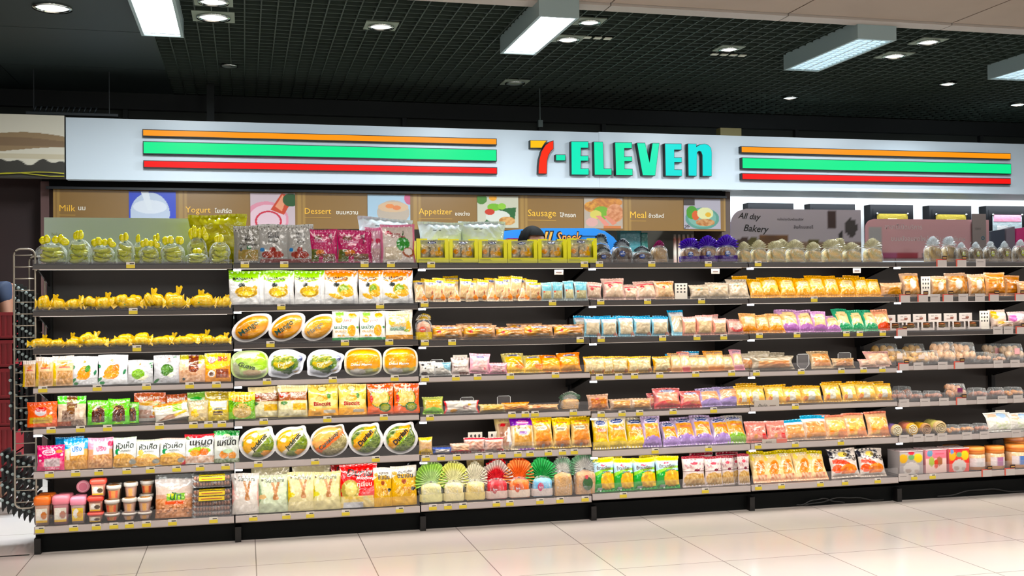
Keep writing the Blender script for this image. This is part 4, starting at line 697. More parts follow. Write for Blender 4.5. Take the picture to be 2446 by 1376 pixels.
# bays three to six
BUN('eggbread','clear egg bread pack, yellow crimped top','DCC8AC','E4C498','D8B080',None,.085,.14,.035,[('e',.78,.16,.20,.12,'F09020'),('e',.70,.40,.05,.10,'A04020'),('r',.2,.12,.5,.14,'D06040')],[],'F0C410',name='bread_pack')
BUN('milkbread','pale blue pack of milk bread','B4C4C4','D0C8A0','C0B488',None,.095,.14,.035,[('r',.08,.52,.92,.92,'7CC0D0'),('e',.22,.48,.08,.05,'D85040')],[],'A8D0D8',name='bread_pack')
BUN('hotdog','long clear pack of hot dog buns','C8A080','B87840','D8A468',None,.18,.095,.07,[('p',[(.0,.75),(.2,.9),(.5,.55),(.2,.3),(0,.4)],'E4A850'),('e',.2,.55,.07,.12,'C83020'),('r',.38,.22,.85,.34,'B8A898')],[],None,name='bun_pack')
BUN('cow','white pack with black spots and blue corner','DCD8D4','E4E0D8','D0CCC4',None,.09,.09,.035,[('e',.2,.75,.10,.08,'302C30'),('e',.6,.8,.14,.07,'302C30'),('e',.35,.5,.06,.05,'28242A'),('e',.3,.15,.2,.12,'4A3838')],[],None,name='cake_pack',cat='cake pack',brand=False)
BUN('cow2','white pack with blue end beside spotted pack','DCDCD8','D8D4CC','C8C4BC',None,.10,.09,.035,[('p',[(.45,1),(1,1),(1,.3),(.6,.5)],'7CA8B8'),('e',.15,.6,.06,.05,'302C30'),('r',.0,.1,.06,.5,'383030')],[],None,name='cake_pack',cat='cake pack',brand=False)
BUN('brownie','silvery white pack lettered BROWNY','C8B8B4','D8CCC4','C8B8B0',None,.10,.12,.035,[('fr',.1,.78,.9,.92,'E0D8D4','988880',3),('fr',.4,.02,.9,.14,'7A3C2C','B08878',3)],[('BROWNY',.5,.42,.80,'6A3C38',0,0,.0)],None,name='cake_pack',cat='cake pack',brand=False)
BUN('pinkcake','light pink pack printed with pastel swirl','E8A8B8','F0C8C0','E8B4BC',None,.11,.13,.035,[('e',.75,.25,.06,.06,'D86870')],[],None,name='cake_pack',cat='cake pack')
BUN('pinkflat','short light pink pack beside yellow bun pack','E8A0B4','ECC0C0','E4ACB4',None,.10,.09,.03,[('r',.0,.9,1,.94,'D8B8B0'),('e',.75,.25,.06,.06,'D86070')],[('Cream',.45,.66,.5,'A05868',0,.3)],None,name='cake_pack',cat='cake pack',brand=False)
BUN('custard','olive and yellow pack with bun','C8B878','E8A828','F0B848','E8B828',.115,.125,.05,[('e',.75,.30,.25,.16,'E07C20')],name='bun_pack')
BUN('orangebun','bright orange pack with round bun','E8841C','F0B040','E89828','F0A830',.12,.13,.05,(),name='bun_pack')
BUN('greenbun','green bottomed pack with yellow bun','B8C070','E8B050','E0A040','80B830',.12,.11,.05,(),brand=False)
BUN('whitered','long white pack with red ends','D4CCC4','D8D0C4','C8C0B8',None,.19,.10,.04,[('r',0,0,.05,1,'D02838'),('r',.95,0,1,1,'D02838'),('e',.25,.2,.10,.14,'E0A030'),('fr',.55,.3,.72,.55,'802838','D8C8C0',5),('e',.72,.65,.05,.1,'D0A030')],brand=False,name='cake_pack',cat='cake pack')
BUN('yellowroll','long clear pack of yellow bread roll','D8C088','DCA838','E4B860',None,.16,.085,.05,[('r',.25,.55,.75,.60,'A88838')],brand=False)
BUN('orangeroll','long orange pack with glazed roll','D8903C','E08C1C','F0A840',None,.16,.09,.06,[('r',.35,.35,.75,.4,'B06018')],brand=False)
BUN('peachroll','long clear pack of peach roll bread','E0B888','E8A468','E0B898',None,.17,.08,.04,[('e',.25,.6,.14,.2,'E07830')],brand=False)
BUN('smallyel','small clear pack with yellow top','D8B890','D8A878','E0C098','D8B028',.09,.11,.04,[('r',0,.8,1,1,'E8C850')],brand=False)
BUN('blueflat','flat blue pack lying down','2050B0','D8D0C8','B8B0B0',None,.13,.045,.05,(),brand=False)
BUN('redflat','low clear pack with red base','D8B8A8','D8A078','E8C8A8','D02838',.14,.07,.05,(),brand=False)
BUN('redclear','clear bun pack with red top band','D4B8B0','D09078','E8C4B4',None,.13,.11,.05,[('r',0,.86,1,.96,'D83848'),('e',.8,.1,.2,.1,'C82838')],brand=False)
BUN('creambag','tall cream bag of brown rolls leaning left','D0B898','906050','B08870',None,.12,.21,.06,[('r',0,.72,1,1,'D8C08C'),('e',.3,.66,.12,.05,'B82830'),('p',[(.4,.2),(.5,.6),(.62,.6),(.6,.2)],'E8DCD4'),('r',.5,.08,.72,.2,'C0B8B8'),('r',0,0,1,.06,'4A2820')],[('ฟาร์ม',.35,.80,.4,'B08870')],brand=False,name='bread_pack')
BUN('purplebag','purple and white bag of brown rolls','DCC8A8','B88440','D8A864',None,.14,.21,.06,[('r',0,.72,1,1,'7020A0'),('e',.5,.55,.32,.16,'E8D8B0'),('e',.5,.80,.28,.06,'D070B0'),('r',.32,.45,.68,.52,'7838A0'),('r',.3,0,1,.06,'7828A0')],[('farmhouse',.5,.80,.5,'F0E0F0',0,0,.03),('ไส้กรอก',.45,.64,.4,'603020'),('ขนมปัง',.5,.48,.3,'F0E0F0')],brand=False,name='bread_pack')
BUN('yelroll','yellow topped bag of three golden rolls','E0C080','D08C48','E4A868',None,.13,.21,.07,[('r',0,.75,1,1,'ECC818'),('e',.42,.62,.30,.07,'EEE0C0'),('e',.5,.44,.38,.10,'D88C48'),('e',.5,.26,.40,.10,'D48440'),('e',.5,.12,.36,.07,'CC7C3C'),('r',0,0,1,.05,'E0B818'),('r',.4,.06,.55,.14,'B8B0B0')],[('farmhouse',.5,.84,.6,'D06020',0,0,.03),('ฮอทดอก',.40,.62,.5,'303050')],brand=False,name='bread_pack')
BUN('farmyel','yellow sided bag of golden buns','DCD0B8','E09838','ECB464','E8C848',.13,.20,.06,[('r',0,0,.12,1,'E0C020'),('r',.25,.55,.85,.66,'D87050'),('e',.5,.84,.36,.09,'F0ECE8'),('e',.5,.84,.30,.07,'24408C')],[('Farmhouse',.5,.84,.46,'F0F0F8',0,.1,.02),('ขนมปัง',.55,.60,.5,'F4E4D8')],brand=False,name='bread_pack')
BUN('farmpur','lilac bag of orange buns, blue oval logo','B8A4C8','E49438','F0B868','A080C0',.13,.18,.06,[('e',.5,.84,.36,.09,'E8E0F0'),('e',.5,.84,.30,.07,'24408C'),('r',.25,.55,.85,.64,'E08860'),('e',.22,.26,.07,.05,'5A3C88'),('e',.22,.26,.045,.032,'E0D8E8')],[('Farmhouse',.5,.84,.46,'F0F0F8',0,.1,.02)],brand=False,name='bread_pack')
BUN('farmgrn','lilac topped bag of buns with green base','C8C0B8','E49838','F0BC70','80B040',.14,.18,.06,[('e',.5,.86,.36,.08,'E8E0F0'),('e',.5,.86,.30,.06,'24408C'),('r',.25,.58,.85,.66,'E08860')],[('Farmhouse',.5,.86,.46,'F0F0F8',0,.1,.02)],brand=False,name='bread_pack')
BUN('pinkbun','clear red striped pack of steamed bun','DCB8AC','E4CCB4','D8B8A0',None,.13,.12,.055,[('r',.1,.72,.9,.76,'D84858'),('e',.3,.60,.10,.09,'D04048')],brand=False)
BUN('orangebun2','clear pack with orange swirl and pale bun','E0BCA0','E8CCA4','D8A880',None,.13,.12,.055,[('e',.5,.82,.45,.10,'E48C50'),('e',.4,.6,.08,.07,'D04038')],brand=False)
BUN('whitebun','clear milky pack with pale swirl bun','D8C8B4','DCC4A4','E8D8C4',None,.13,.12,.05,[('e',.4,.6,.16,.12,'B8C8BC'),('e',.38,.56,.08,.07,'E0A050')],brand=False)
BUN('bluesand','sliced sandwich pack framed sky blue','90C8DC','D8CCB4','C8B89C',None,.11,.135,.045,[('r',.05,.72,.95,.90,'DCDCE0'),('fr',.1,.16,.9,.64,'DCCCB0','C8B89C',1.3),('e',.88,.10,.14,.09,'D09080')],[('farmhouse',.3,.84,.34,'28306C')],'38A0D0',brand=False,name='sandwich_pack',cat='sandwich')
BUN('pinksand','sliced sandwich pack framed in salmon pink','E8A490','E4C8A0','DCBC94',None,.11,.125,.045,[('r',.05,.70,.95,.90,'E8C8C0')],[('farmhouse',.3,.82,.34,'38306C')],'E8A8A0',brand=False,name='sandwich_pack',cat='sandwich')
BUN('redbun','clear pink pack with red swirl bun','E0A8A0','E8B8A8','D89888',None,.11,.105,.045,[('e',.5,.3,.34,.2,'D85858'),('e',.5,.38,.26,.14,'E8C8BC')],[],None,brand=False)
BUN('yelsand','clear and yellow pack of thick sliced bread','D8B878','E8D8B0','DCC08C',None,.12,.145,.06,[('r',0,0,.10,1,'E8B028'),('r',0,.82,1,.9,'D8C8A8'),('r',.1,.0,.9,.14,'E0B048'),('e',.85,.12,.14,.12,'C07840')],[('farmhouse',.5,.86,.5,'38406C')],'E8B840',brand=False,name='sandwich_pack',cat='sandwich')
def TRI(k,desc,c,c2):
    P(k,desc,.075,.175,.05,[('bg',c),('p',[(0,1),(0,.88),(.5,1)],c2),('e',.45,.82,.26,.035,'2C3078'),('r',.15,.2,.85,.70,'ECD0A8'),('fr',.2,.22,.8,.6,'E8C080','F0DCC0',2),('r',0,0,1,.16,c2)],[('farmhouse',.45,.82,.4,'F0E8F0')],kind='pillow',name='sandwich_pack',cat='sandwich',nx=14,nv=24)
TRI('triy','narrow tall peach sandwich pack','ECC08C','E0A068'); TRI('tror','narrow tall sandwich pack with orange peak','ECB470','E08830'); TRI('trip','narrow tall pink sandwich pack','ECB4C0','E08CA0'); TRI('trir','narrow tall sandwich pack with coral peak','ECB0A0','DC5858')
BUN('clearbun','clear pack of one dark glazed bun','C8A088','D08030','A85C28',None,.13,.13,.06,[('e',.5,.35,.34,.30,'C87830'),('fr',.25,.2,.75,.5,'E09838','A85420',2),('e',.4,.68,.12,.05,'C84848')],brand=False)
BUN('clearbun2','clear pack of one pale golden bun','CCB098','E0A868','D09050',None,.13,.11,.06,[('fr',.2,.2,.8,.65,'E8B070','D89450',1.5)],brand=False)
BUN('redpack','red based pack with blue oval logo','C87070','E0A890','D89070','D03840',.15,.13,.055,[('p',[(.35,.3),(.9,.34),(.95,.16),(.5,.2)],'C87040'),('e',.5,.82,.30,.08,'D8D0E0'),('e',.5,.82,.25,.06,'24347C')],[('farmhouse',.5,.82,.38,'F0F0F8')],brand=False)
BUN('lilac','lilac pack with round bun, blue oval logo','AC9CC4','DC9C70','E8C0A0','9C84C0',.15,.135,.055,[('e',.5,.82,.30,.08,'D8D0E0'),('e',.5,.82,.25,.06,'24347C')],[('farmhouse',.5,.82,.38,'F0F0F8')],brand=False)
BUN('yellowpk','golden yellow pack with rounded bread','F0B028','F0C058','F8D898','F0A808',.14,.14,.055,[('r',0,0,.08,1,'F0B010'),('r',.25,.5,.8,.78,'F4D8A8'),('r',.35,.68,.72,.70,'C89048'),('r',.35,.60,.72,.62,'C89048')],brand=False)
BUN('peachbox','pale peach flat pack','E8B890','F0C8A0','E0A060',None,.15,.085,.05,[('e',.6,.2,.35,.5,'E8A048')],brand=False)
BUN('orangepk','orange based clear pack of bread','E8B078','F0C88C','E8B070','F09C20',.125,.135,.05,[('r',.25,.45,.78,.80,'F4DCB8'),('r',.35,.66,.7,.68,'C08048')],brand=False)
BUN('lilacpk','pinkish lilac pack of soft bread','C898C4','F0C898','E8B478','B070B4',.13,.15,.05,[('r',.25,.45,.8,.82,'F0D0A0'),('r',.35,.66,.72,.68,'B08048'),('r',.35,.58,.72,.60,'B08048')],brand=False)
BUN('greenpk','green pack of soft bread, white shine','48A880','F0D09C','E8BC78','189460',.13,.15,.05,[('r',.22,.42,.8,.84,'F0D4A4'),('r',.35,.66,.72,.68,'B08850')],brand=False)
BUN('coralpk','coral orange based pack ending the green row','E8A080','F4D0A4','ECBC88','E85820',.13,.145,.05,(),brand=False)
BUN('beigepk','grey beige pack of tan cookies','B8A890','C88858','DCA878',None,.16,.13,.05,[('r',0,.62,1,1,'B0A490'),('e',.6,.42,.2,.12,'D08C60')],brand=False,name='cookie_pack')
BUN('tripk','clear triangular pack of caramel bread','C8AC88','D89C68','C07C50',None,.14,.12,.05,[('e',.3,.6,.2,.14,'E0A070'),('r',.45,.45,.5,.6,'F0E8E0')],brand=False)
BUN('pinkpk','pale pink and beige pack, tilted','E0B8A8','E0B090','E8C8B0',None,.14,.12,.05,[('r',0,.8,1,.95,'E8A8A8')],brand=False)
BUN('yellowpk2','golden bread pack with yellow top','E8C070','F0C860','ECD8B0','F0B428',.15,.14,.06,[('r',.0,.88,1,1,'E8B010'),('r',.3,.15,.6,.6,'D8D0C0'),('e',.18,.22,.10,.12,'D07830')],[],'E8B010',brand=False)
BUN('salmonpk','salmon pink pack with red corner','E88C80','E88878','F0A898',None,.125,.14,.045,[('e',.85,.25,.16,.14,'D83838'),('e',.4,.25,.1,.1,'E8A060')],[('ขนม',.4,.55,.4,'C05050')],'F0A8A0',brand=False)
BUN('bluetop','blue topped clear pack with caramel bun','D8B8A0','E0A068','D89058',None,.14,.155,.05,[('r',0,.84,1,1,'40A8D0'),('r',.05,.70,.95,.84,'D8D8E0'),('e',.2,.15,.1,.08,'E89838')],[],'38A0D0',brand=False)
BUN('orangetop','pink topped clear pack with orange bread','E4B48C','F0C470','E8A868',None,.15,.17,.05,[('r',0,.88,1,1,'E08870'),('e',.22,.24,.10,.09,'F0901C'),('e',.75,.2,.26,.2,'E49468')],[],'D87860',brand=False)
P('pchips','blue and green pouch with yellow crisp top',.15,.19,.045,[('bg','28A040'),('r',0,.86,1,1,'F0DC10'),('r',0,.56,1,.86,'B8D4E4'),('p',[(0,.56),(0,.45),(.5,.60),(1,.62),(1,.70),(.4,.66)],'8CC850'),('e',.66,.32,.36,.26,'E0B030'),('fr',.35,.1,.98,.52,'D8A028','F0C850',2.2),('e',.45,.78,.12,.04,'E04860'),('r',.15,.04,.38,.12,'D8E0D8'),('r',0,.0,.3,.05,'188038')],[('ข้าวเกรียบ',.48,.70,.72,'684828',0,0,.02),('ทอดกรอบ',.6,.58,.4,'385028')],kind='pillow')
P('pmaroon','white floral pouch with maroon top and crackers',.15,.20,.045,[('bg','D8C8C4'),('r',0,.92,1,1,'8A1C2C'),('dots',.55,.9,'B08890',3),('e',.5,.76,.16,.05,'D05060'),('r',0,.50,1,.515,'5A3038'),('e',.62,.54,.12,.05,'6A2030'),('e',.45,.24,.42,.22,'CCA468'),('fr',.1,.05,.95,.42,'B88848','DCBC88',3)],[('ฟาร์ม',.3,.64,.3,'C08080')],kind='pillow')
P('pcarrot','yellow and peach pouch printed with orange slice',.125,.19,.045,[('bg','ECCC98'),('r',0,.88,1,1,'E8D048'),('r',0,0,1,.10,'F0B088'),('e',.55,.42,.36,.22,'E89850',.5),('e',.55,.44,.28,.15,'EC8430',.5),('fr',.3,.08,.85,.22,'C86028','F0C8A0',3),('e',.2,.75,.12,.10,'E8D070')],[('ขนม',.5,.82,.5,'F8F0D8')],kind='pillow')
P('pcreamback','pale cream pouch',.15,.19,.03,[('bg','E0D0A0'),('r',0,.8,1,1,'E8DCB4')])
P('pface','glossy white bag printed with sausages and eggs',.16,.17,.05,[('bg','D8CCC4'),('p',[(0,1),(.6,1),(.5,.75),(.2,.6),(0,.7)],'20202C'),('fr',.1,.6,.8,.95,'2C2C3C','E0D8D0',4),('e',.45,.78,.16,.10,'E8C870'),('p',[(.05,.62),(.4,.6),(.8,.4),(.78,.34),(.3,.46),(.05,.48)],'E85028'),('e',.2,.30,.18,.14,'E86028'),('e',.62,.28,.30,.16,'E88838'),('fr',.3,.12,.8,.34,'F09040','D86828',2),('r',0,0,1,.10,'C8B8AC')],[('ฮอตไส้',.72,.70,.5,'282018',-.5,0,.02)],kind='pillow',name='sausage_pack',cat='snack pack')
P('pcroiss','clear pack of golden croissants',.13,.14,.07,[('bg','D8B498'),('fr',.06,.06,.94,.84,'D88838','E8C090',2.2),('e',.5,.5,.16,.2,'F4E4D8')],kind='pillow',name='croissant_pack',cat='bread pack',nx=20,nv=24)
P('pbacon','clear pack of stacked striped biscuits',.15,.15,.06,[('bg','E0A878'),('fr',.06,.06,.94,.9,'E0A060','D88838',1.2)]+[('r',.1,.12+.13*i,.9,.15+.13*i,'A85C28') for i in range(6)]+[('p',[(.28,.35),(.40,.35),(.34,.55)],'E8E0DC'),('p',[(.68,.35),(.80,.35),(.74,.55)],'E8E0DC')],kind='pillow',name='biscuit_pack',cat='bread pack',nx=20,nv=30)
P('pyelfluf','white bag with yellow corner and round cake',.13,.13,.07,[('bg','E4CCC0'),('e',.2,.7,.2,.25,'E8B828'),('e',.6,.7,.3,.2,'F4E8D8'),('e',.5,.25,.4,.2,'E8C8B0')],kind='pillow',name='cake_pack',cat='cake pack',nx=20,nv=24)
P('ppinkfluf','white bag with magenta corner and round cake',.13,.13,.07,[('bg','E4CCC8'),('e',.2,.6,.2,.22,'D070B8'),('e',.62,.7,.3,.2,'F4E8EC'),('e',.5,.25,.4,.2,'E8C8B8')],kind='pillow',name='cake_pack',cat='cake pack',nx=20,nv=24)
P('pcard','white tray pack printed pale blue',.16,.115,.03,[('bg','D8D4CC'),('e',.25,.75,.18,.16,'E0B8A0'),('e',.6,.8,.2,.15,'A8C0DC'),('fr',.3,.1,.9,.5,'C8D0A8','E8E4DC',3)],kind='pillow',name='cake_pack',cat='cake pack')
P('psilverbag','large plain silver grey pillow bag',.26,.24,.12,[('bg','E0ECF0'),('r',.3,.78,.36,.80,'404850'),('r',.42,.78,.48,.80,'404850')],kind='pillow',name='refill_bag',cat='bag',nx=40,nv=40,wr=.9)
P('pyellowbig','large yellow green bag lying behind top shelf',.3,.2,.12,[('bg','B8B030'),('r',0,.8,1,1,'D0CC40')],kind='pillow',name='refill_bag',cat='bag',wr=1.6)
# ------------------------------------------------------------------ modelled goods with parts: builders return [(part, mesh, parent index)]
def ring(g,cx,cy,cz,r,t,col): 
    n=16; g.tube([(cx+r*math.cos(2*PI*i/n),cy+r*math.sin(2*PI*i/n),cz) for i in range(n+1)],t,col,6)
def filmbag(w,h,d,neck=.78,seed=0,n=40,m=18):
    """closed soft bag with a gathered neck"""
    g=G(); vs=[]
    for j in range(m):
        t=j/(m-1); 
        r=math.sqrt(max(0,1-(max(0,t-.45)/.56)**2.4)) if t>.45 else 1-.10*(1-t/.45)**3
        r=max(r,.12)
        for i in range(n):
            a=2*PI*i/n; k=1+.05*math.sin(7*a+seed+3*t)+.05*math.sin(3*a-seed*2+6*t)+.13*t*math.sin(9*a+seed)*(t>.4)+.03*math.sin(13*a+9*t+seed)
            ex=lambda c:math.copysign(abs(c)**.75,c)
            vs.append((w/2*r*k*ex(math.cos(a)),d/2*r*k*ex(math.sin(a)),t*h))
    f=[(j*n+i,j*n+(i+1)%n,(j+1)*n+(i+1)%n,(j+1)*n+i) for j in range(m-1) for i in range(n)]
    g.add(vs,f,'DDE6E4'); return g
def b_banana(seed,tufts=1,squat=False,c='F0E60C'):
    rs=np.random.RandomState(seed); h=.155 if not squat else .11; out=[]
    g=G(); q=h/.155
    for i in range(7):
        y=-.022+.014*(i%3)+rs.uniform(-.004,.004); zc=(.026+.0135*i)*q; rot=rs.uniform(-.45,.45); pts=[];rr=[]; xo=rs.uniform(-.012,.012)
        for k in range(9):
            a=-1.2+2.4*k/8; px=.058*math.sin(a); pz=.020-.026*math.cos(a)
            pts.append((xo+px*math.cos(rot)-pz*math.sin(rot),y+.006*math.cos(a),max(.014,zc+px*math.sin(rot)*.7+pz*math.cos(rot)))); rr.append(.0165*math.sin(PI*min(max(k/8,.07),.93))**.4)
        c_=('B0B404','C8C804','DCD408')[i%3]; g.tube(pts,rr,['6A7018']+[c_]*7+['7A7A18'],8)
    out.append(('banana_bunch',g.mesh('banana_bunch',FOOD),-1))
    out.append(('clear_bag',filmbag(.15,h,.105,.85,seed).mesh('clear_bag',FILM),-1))
    g=G()
    xs=[0] if tufts==1 else [-.028,.03]
    for x in xs: ring(g,x,0,h-.012,.008,.004,'0E5A34')
    out.append(('tie',g.mesh('tie',PLAST),-1)); g=G()
    for q,x in enumerate(xs):
        for e in range(3):
            aa=rs.uniform(-.35,.35)+(-.55,.55,0)[e]+(.0 if tufts==1 else (-.3,.3)[q]); L=rs.uniform(.026,.034)
            blob(g,x+math.sin(aa)*L*1.1,(.006,-.004,.0)[e],h-.006+math.cos(aa)*L*1.15,(.017+abs(math.sin(aa))*.008),.013,L*(.75+.25*math.cos(aa)),c,12,9,.13,e*1.7+seed,'E8D808')
    out.append(('yellow_tuft',g.mesh('yellow_tuft',GLOSS),-1)); return out,(.15,h+.06,.105)
def b_bananapack(seed,tail=0):
    rs=np.random.RandomState(seed); g=G(); pts=[];rr=[];cs=[]
    for k in range(17):
        t=k/16; x=-.085+.17*t; e=min(t,1-t)
        r=.004+.030*min(1,max(0,(e-.04)/.16))**.6; r*=(1+.08*math.sin(9*t+seed)); 
        pts.append((x,0,.026+.012*math.sin(PI*t)+.002*math.sin(20*t))); rr.append(r); cs.append('F8C404' if k%5 else 'FCD830')
    g.tube(pts,rr,cs,12)
    for s in (-1,1):   # flattened film ends
        vs=[];n=7
        for j in range(4):
            for i in range(n): vs.append((s*(.070+.013*j),(i/(n-1)-.5)*(.012+.004*j),.03+((i/(n-1))-.5)*(.016+.016*j)+.004*math.sin(i*2.4+seed)))
        g.add(vs,[(j*n+i,j*n+i+1,(j+1)*n+i+1,(j+1)*n+i) for j in range(3) for i in range(n-1)],'F0C408')
    out=[('wrapper',g.mesh('wrapper',GLOSS),-1)]
    if tail:
        g=G(); n=9; vs=[]
        for j in range(5):
            for i in range(n): vs.append(((i/(n-1)-.5)*(.018+.011*j)+(.05 if tail==1 else -.04)+.004*j,.006*math.sin(i*2.1+seed),.045+j*.013+.004*math.sin(i*1.3)))
        g.add(vs,[(j*n+i,j*n+i+1,(j+1)*n+i+1,(j+1)*n+i) for j in range(4) for i in range(n-1)],'E8C008'); out.append(('film_tail',g.mesh('film_tail',GLOSS),-1))
    g=G(); 
    for i in range(3): g.box(-.03+.02*i,-.02+.02*i,-.030,-.0275,.026,.032,'4A9048')
    out.append(('leaf_print',g.mesh('leaf_print',GLOSS),-1))
    return out,(.19,.066 if not tail else .10,.05)
def b_bread(seed,loaf='8A5A34',loaf2='5A3820',ruf='C8D0D4',ruf2=None,logo='24408C',tint=None,band=None,w=.15,h=.13,fanr=.05,disc=None,big=False):
    ee=.28 if big else .45
    out=[]; g=G(); lw,ld,lh=w*.86,w*.72,h*.86; n=24;m=12; vs=[];cs=[]
    for j in range(m):
        t=j/(m-1); 
        for i in range(n):
            a=2*PI*i/n; sx=math.copysign(abs(math.cos(a))**ee,math.cos(a)); sy=math.copysign(abs(math.sin(a))**ee,math.sin(a))
            r=1 if t<.55 else math.sqrt(max(0,1-((t-.55)/.45)**(6 if big else 2.2)))
            r*=1+.03*math.sin(4*a+seed+t*5); vs.append((lw/2*r*sx,ld/2*r*sy,.004+lh*t)); q=.5+.5*math.sin(5*a+9*t+seed)
            c1,c2=lin(loaf),lin(loaf2); cs.append(tuple(c1[k]*(1-q)+c2[k]*q for k in range(3)))
    g.add(vs,[(j*n+i,j*n+(i+1)%n,(j+1)*n+(i+1)%n,(j+1)*n+i) for j in range(m-1) for i in range(n)],np.array(cs))
    out.append(('bread',g.mesh('bread',FOOD),-1))
    out.append(('clear_bag',filmbag(w,h,w*.82,.9,seed).mesh('clear_bag',tint or FILM),-1))
    g=G(); 
    if band: 
        for i in range(1):
            n=20; vv=[]
            for j in range(2):
                for k in range(n): a=2*PI*k/n; vv.append((w*.505*math.copysign(abs(math.cos(a))**.6,math.cos(a)),w*.42*math.copysign(abs(math.sin(a))**.6,math.sin(a)),.008+j*h*.34))
            g.add(vv,[(k,(k+1)%n,n+(k+1)%n,n+k) for k in range(n)],band)
    if logo: g.lathe([(.001,-.0015),(.022,0)],logo,18,'y',(-w*.12,-w*.415,h*.50)); flat_text(g,'farm',-w*.12,h*.50,.03,-w*.415-.004,'E8ECF8')
    if disc: g.lathe([(.001,-.0015),(.036,0)],disc,22,'y',(w*.05,-w*.42,h*.42)); g.lathe([(.001,-.0025),(.012,-.001)],'D04050',14,'y',(0,-w*.42,h*.66))
    if g.v: out.append(('printed_label',g.mesh('printed_label',GLOSS),-1))
    g=G(); q0=.35 if big else .1; fan(g,0,-(.02 if big else 0),h-.012,fanr,fanr*.85,ruf,ruf2,70 if big else 50,20 if big else 13,-q0,PI+q0,seed,.13 if big else .25); fan(g,.01,.01,h-.008,fanr*.85,fanr*.9,ruf,None,56,15,.0,PI,seed+1,.22)
    out.append(('ruffled_top',g.mesh('ruffled_top',TINTC if ruf in('D8E0E4','D4CCA8','E0DCD4') else RUF),-1))
    return out,(w,h+fanr*.85,w*.82)
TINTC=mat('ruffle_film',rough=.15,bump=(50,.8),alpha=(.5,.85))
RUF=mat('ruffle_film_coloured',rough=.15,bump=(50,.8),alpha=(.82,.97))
def b_tub(seed,lid='E87020',body='D8A890',label='E8E0D0',lab2='C07030'):
    out=[];g=G();sq=lambda r,z:(r,z)
    def sqr(prof,col,n=28,p=.5):
        vs=[];m=len(prof)
        for i in range(n):
            a=2*PI*i/n
            for r,z in prof: vs.append((r*math.copysign(abs(math.cos(a))**p,math.cos(a)),r*math.copysign(abs(math.sin(a))**p,math.sin(a)),z))
        g.add(vs,[(i*m+j,((i+1)%n)*m+j,((i+1)%n)*m+j+1,i*m+j+1) for i in range(n) for j in range(m-1)],col)
    sqr([(.001,.0),(.036,.0),(.040,.09)],body); out.append(('tub',g.mesh('tub',PLAST),-1)); g=G()
    sqr([(.044,.086),(.046,.090),(.047,.108),(.044,.116),(.038,.122),(.001,.123)],lid); out.append(('lid',g.mesh('lid',PLAST),-1)); g=G()
    u=np.linspace(0,1,16);U,V=np.meshgrid(u,u);U=U.ravel();V=V.ravel()
    C=paint(U,V,[('bg',label),('e',.35,.6,.25,.35,'F0E8E0'),('e',.7,.5,.25,.3,lab2),('r',0,0,1,.16,'E8B820')]); g.add(np.stack([-.03+.06*U,np.full(256,-.0415)-.003*V,.012+.06*V],-1),[(j*16+i,j*16+i+1,(j+1)*16+i+1,(j+1)*16+i) for j in range(15) for i in range(15)],C)
    out.append(('label',g.mesh('label',GLOSS),-1)); return out,(.09,.123,.09)
def b_cup(seed,lid='D8D0C8',lab='E09040',body='C8A080',c2='D85838'):
    out=[];g=G().lathe([(.001,0),(.030,0),(.037,.052)],['C8B0A0',body,body],24); out.append(('cup',g.mesh('cup',PLAST),-1))
    g=G().lathe([(.037,.048),(.042,.05),(.043,.062),(.040,.066),(.001,.064)],lid,28); out.append(('lid',g.mesh('lid',PLAST),-1))
    g=G().lathe([(.001,.0665),(.030,.0662)],lab,24); 
    vs=[];n=10
    for j in range(4):
        for i in range(n): a=-PI/2+(i/(n-1)-.5)*1.5; r=.0315+.0045*j/3+.0012; vs.append((r*math.cos(a),r*math.sin(a),.008+.034*j/3))
    g.add(vs,[(j*n+i,j*n+i+1,(j+1)*n+i+1,(j+1)*n+i) for j in range(3) for i in range(n-1)],np.array([lin(lab if 2<(k%n)<7 else c2) for k in range(4*n)]))
    out.append(('label',g.mesh('label',GLOSS),-1)); return out,(.086,.067,.086)
def b_disc(seed):
    g=G().lathe([(.001,-.012),(.040,-.012),(.046,-.008),(.046,.03),(.040,.04)],'E890A0',28,'y',(0,0,.046)); g.lathe([(.001,-.013),(.030,-.0135)],'D8748A',24,'y',(0,0,.046))
    h=G().lathe([(.030,-.0135),(.034,-.016),(.037,-.0135)],'F0A8B8',28,'y',(0,0,.046))
    return [('tub',g.mesh('tub',PLAST),-1),('lid_rim',h.mesh('lid_rim',PLAST),-1)],(.092,.092,.05)
def b_tray(seed,lab=True):
    g=G().box(-.09,.09,-.06,.06,0,.016,'4A2A22'); 
    for i in range(12): blob(g,-.08+.0145*i,-.055,.012,.0085,.012,.009,'A87458',8,5,.05,i,'7A4838')
    out=[('cookies',g.mesh('cookies',FOOD),-1)]; g=G().box(-.094,.094,-.072,.064,-.001,.022,'E0E0E0'); out.append(('clear_tray',g.mesh('clear_tray',FILM),-1))
    if lab: 
        g=G().box(-.062,.062,-.0745,-.0725,.003,.0185,'E8C818').box(-.062,.062,-.0745,-.02,.0222,.0232,'E8C818').box(-.05,.05,-.0755,-.0745,.009,.012,'B04828'); out.append(('yellow_label',g.mesh('yellow_label',GLOSS),-1))
    return out,(.19,.024,.13)
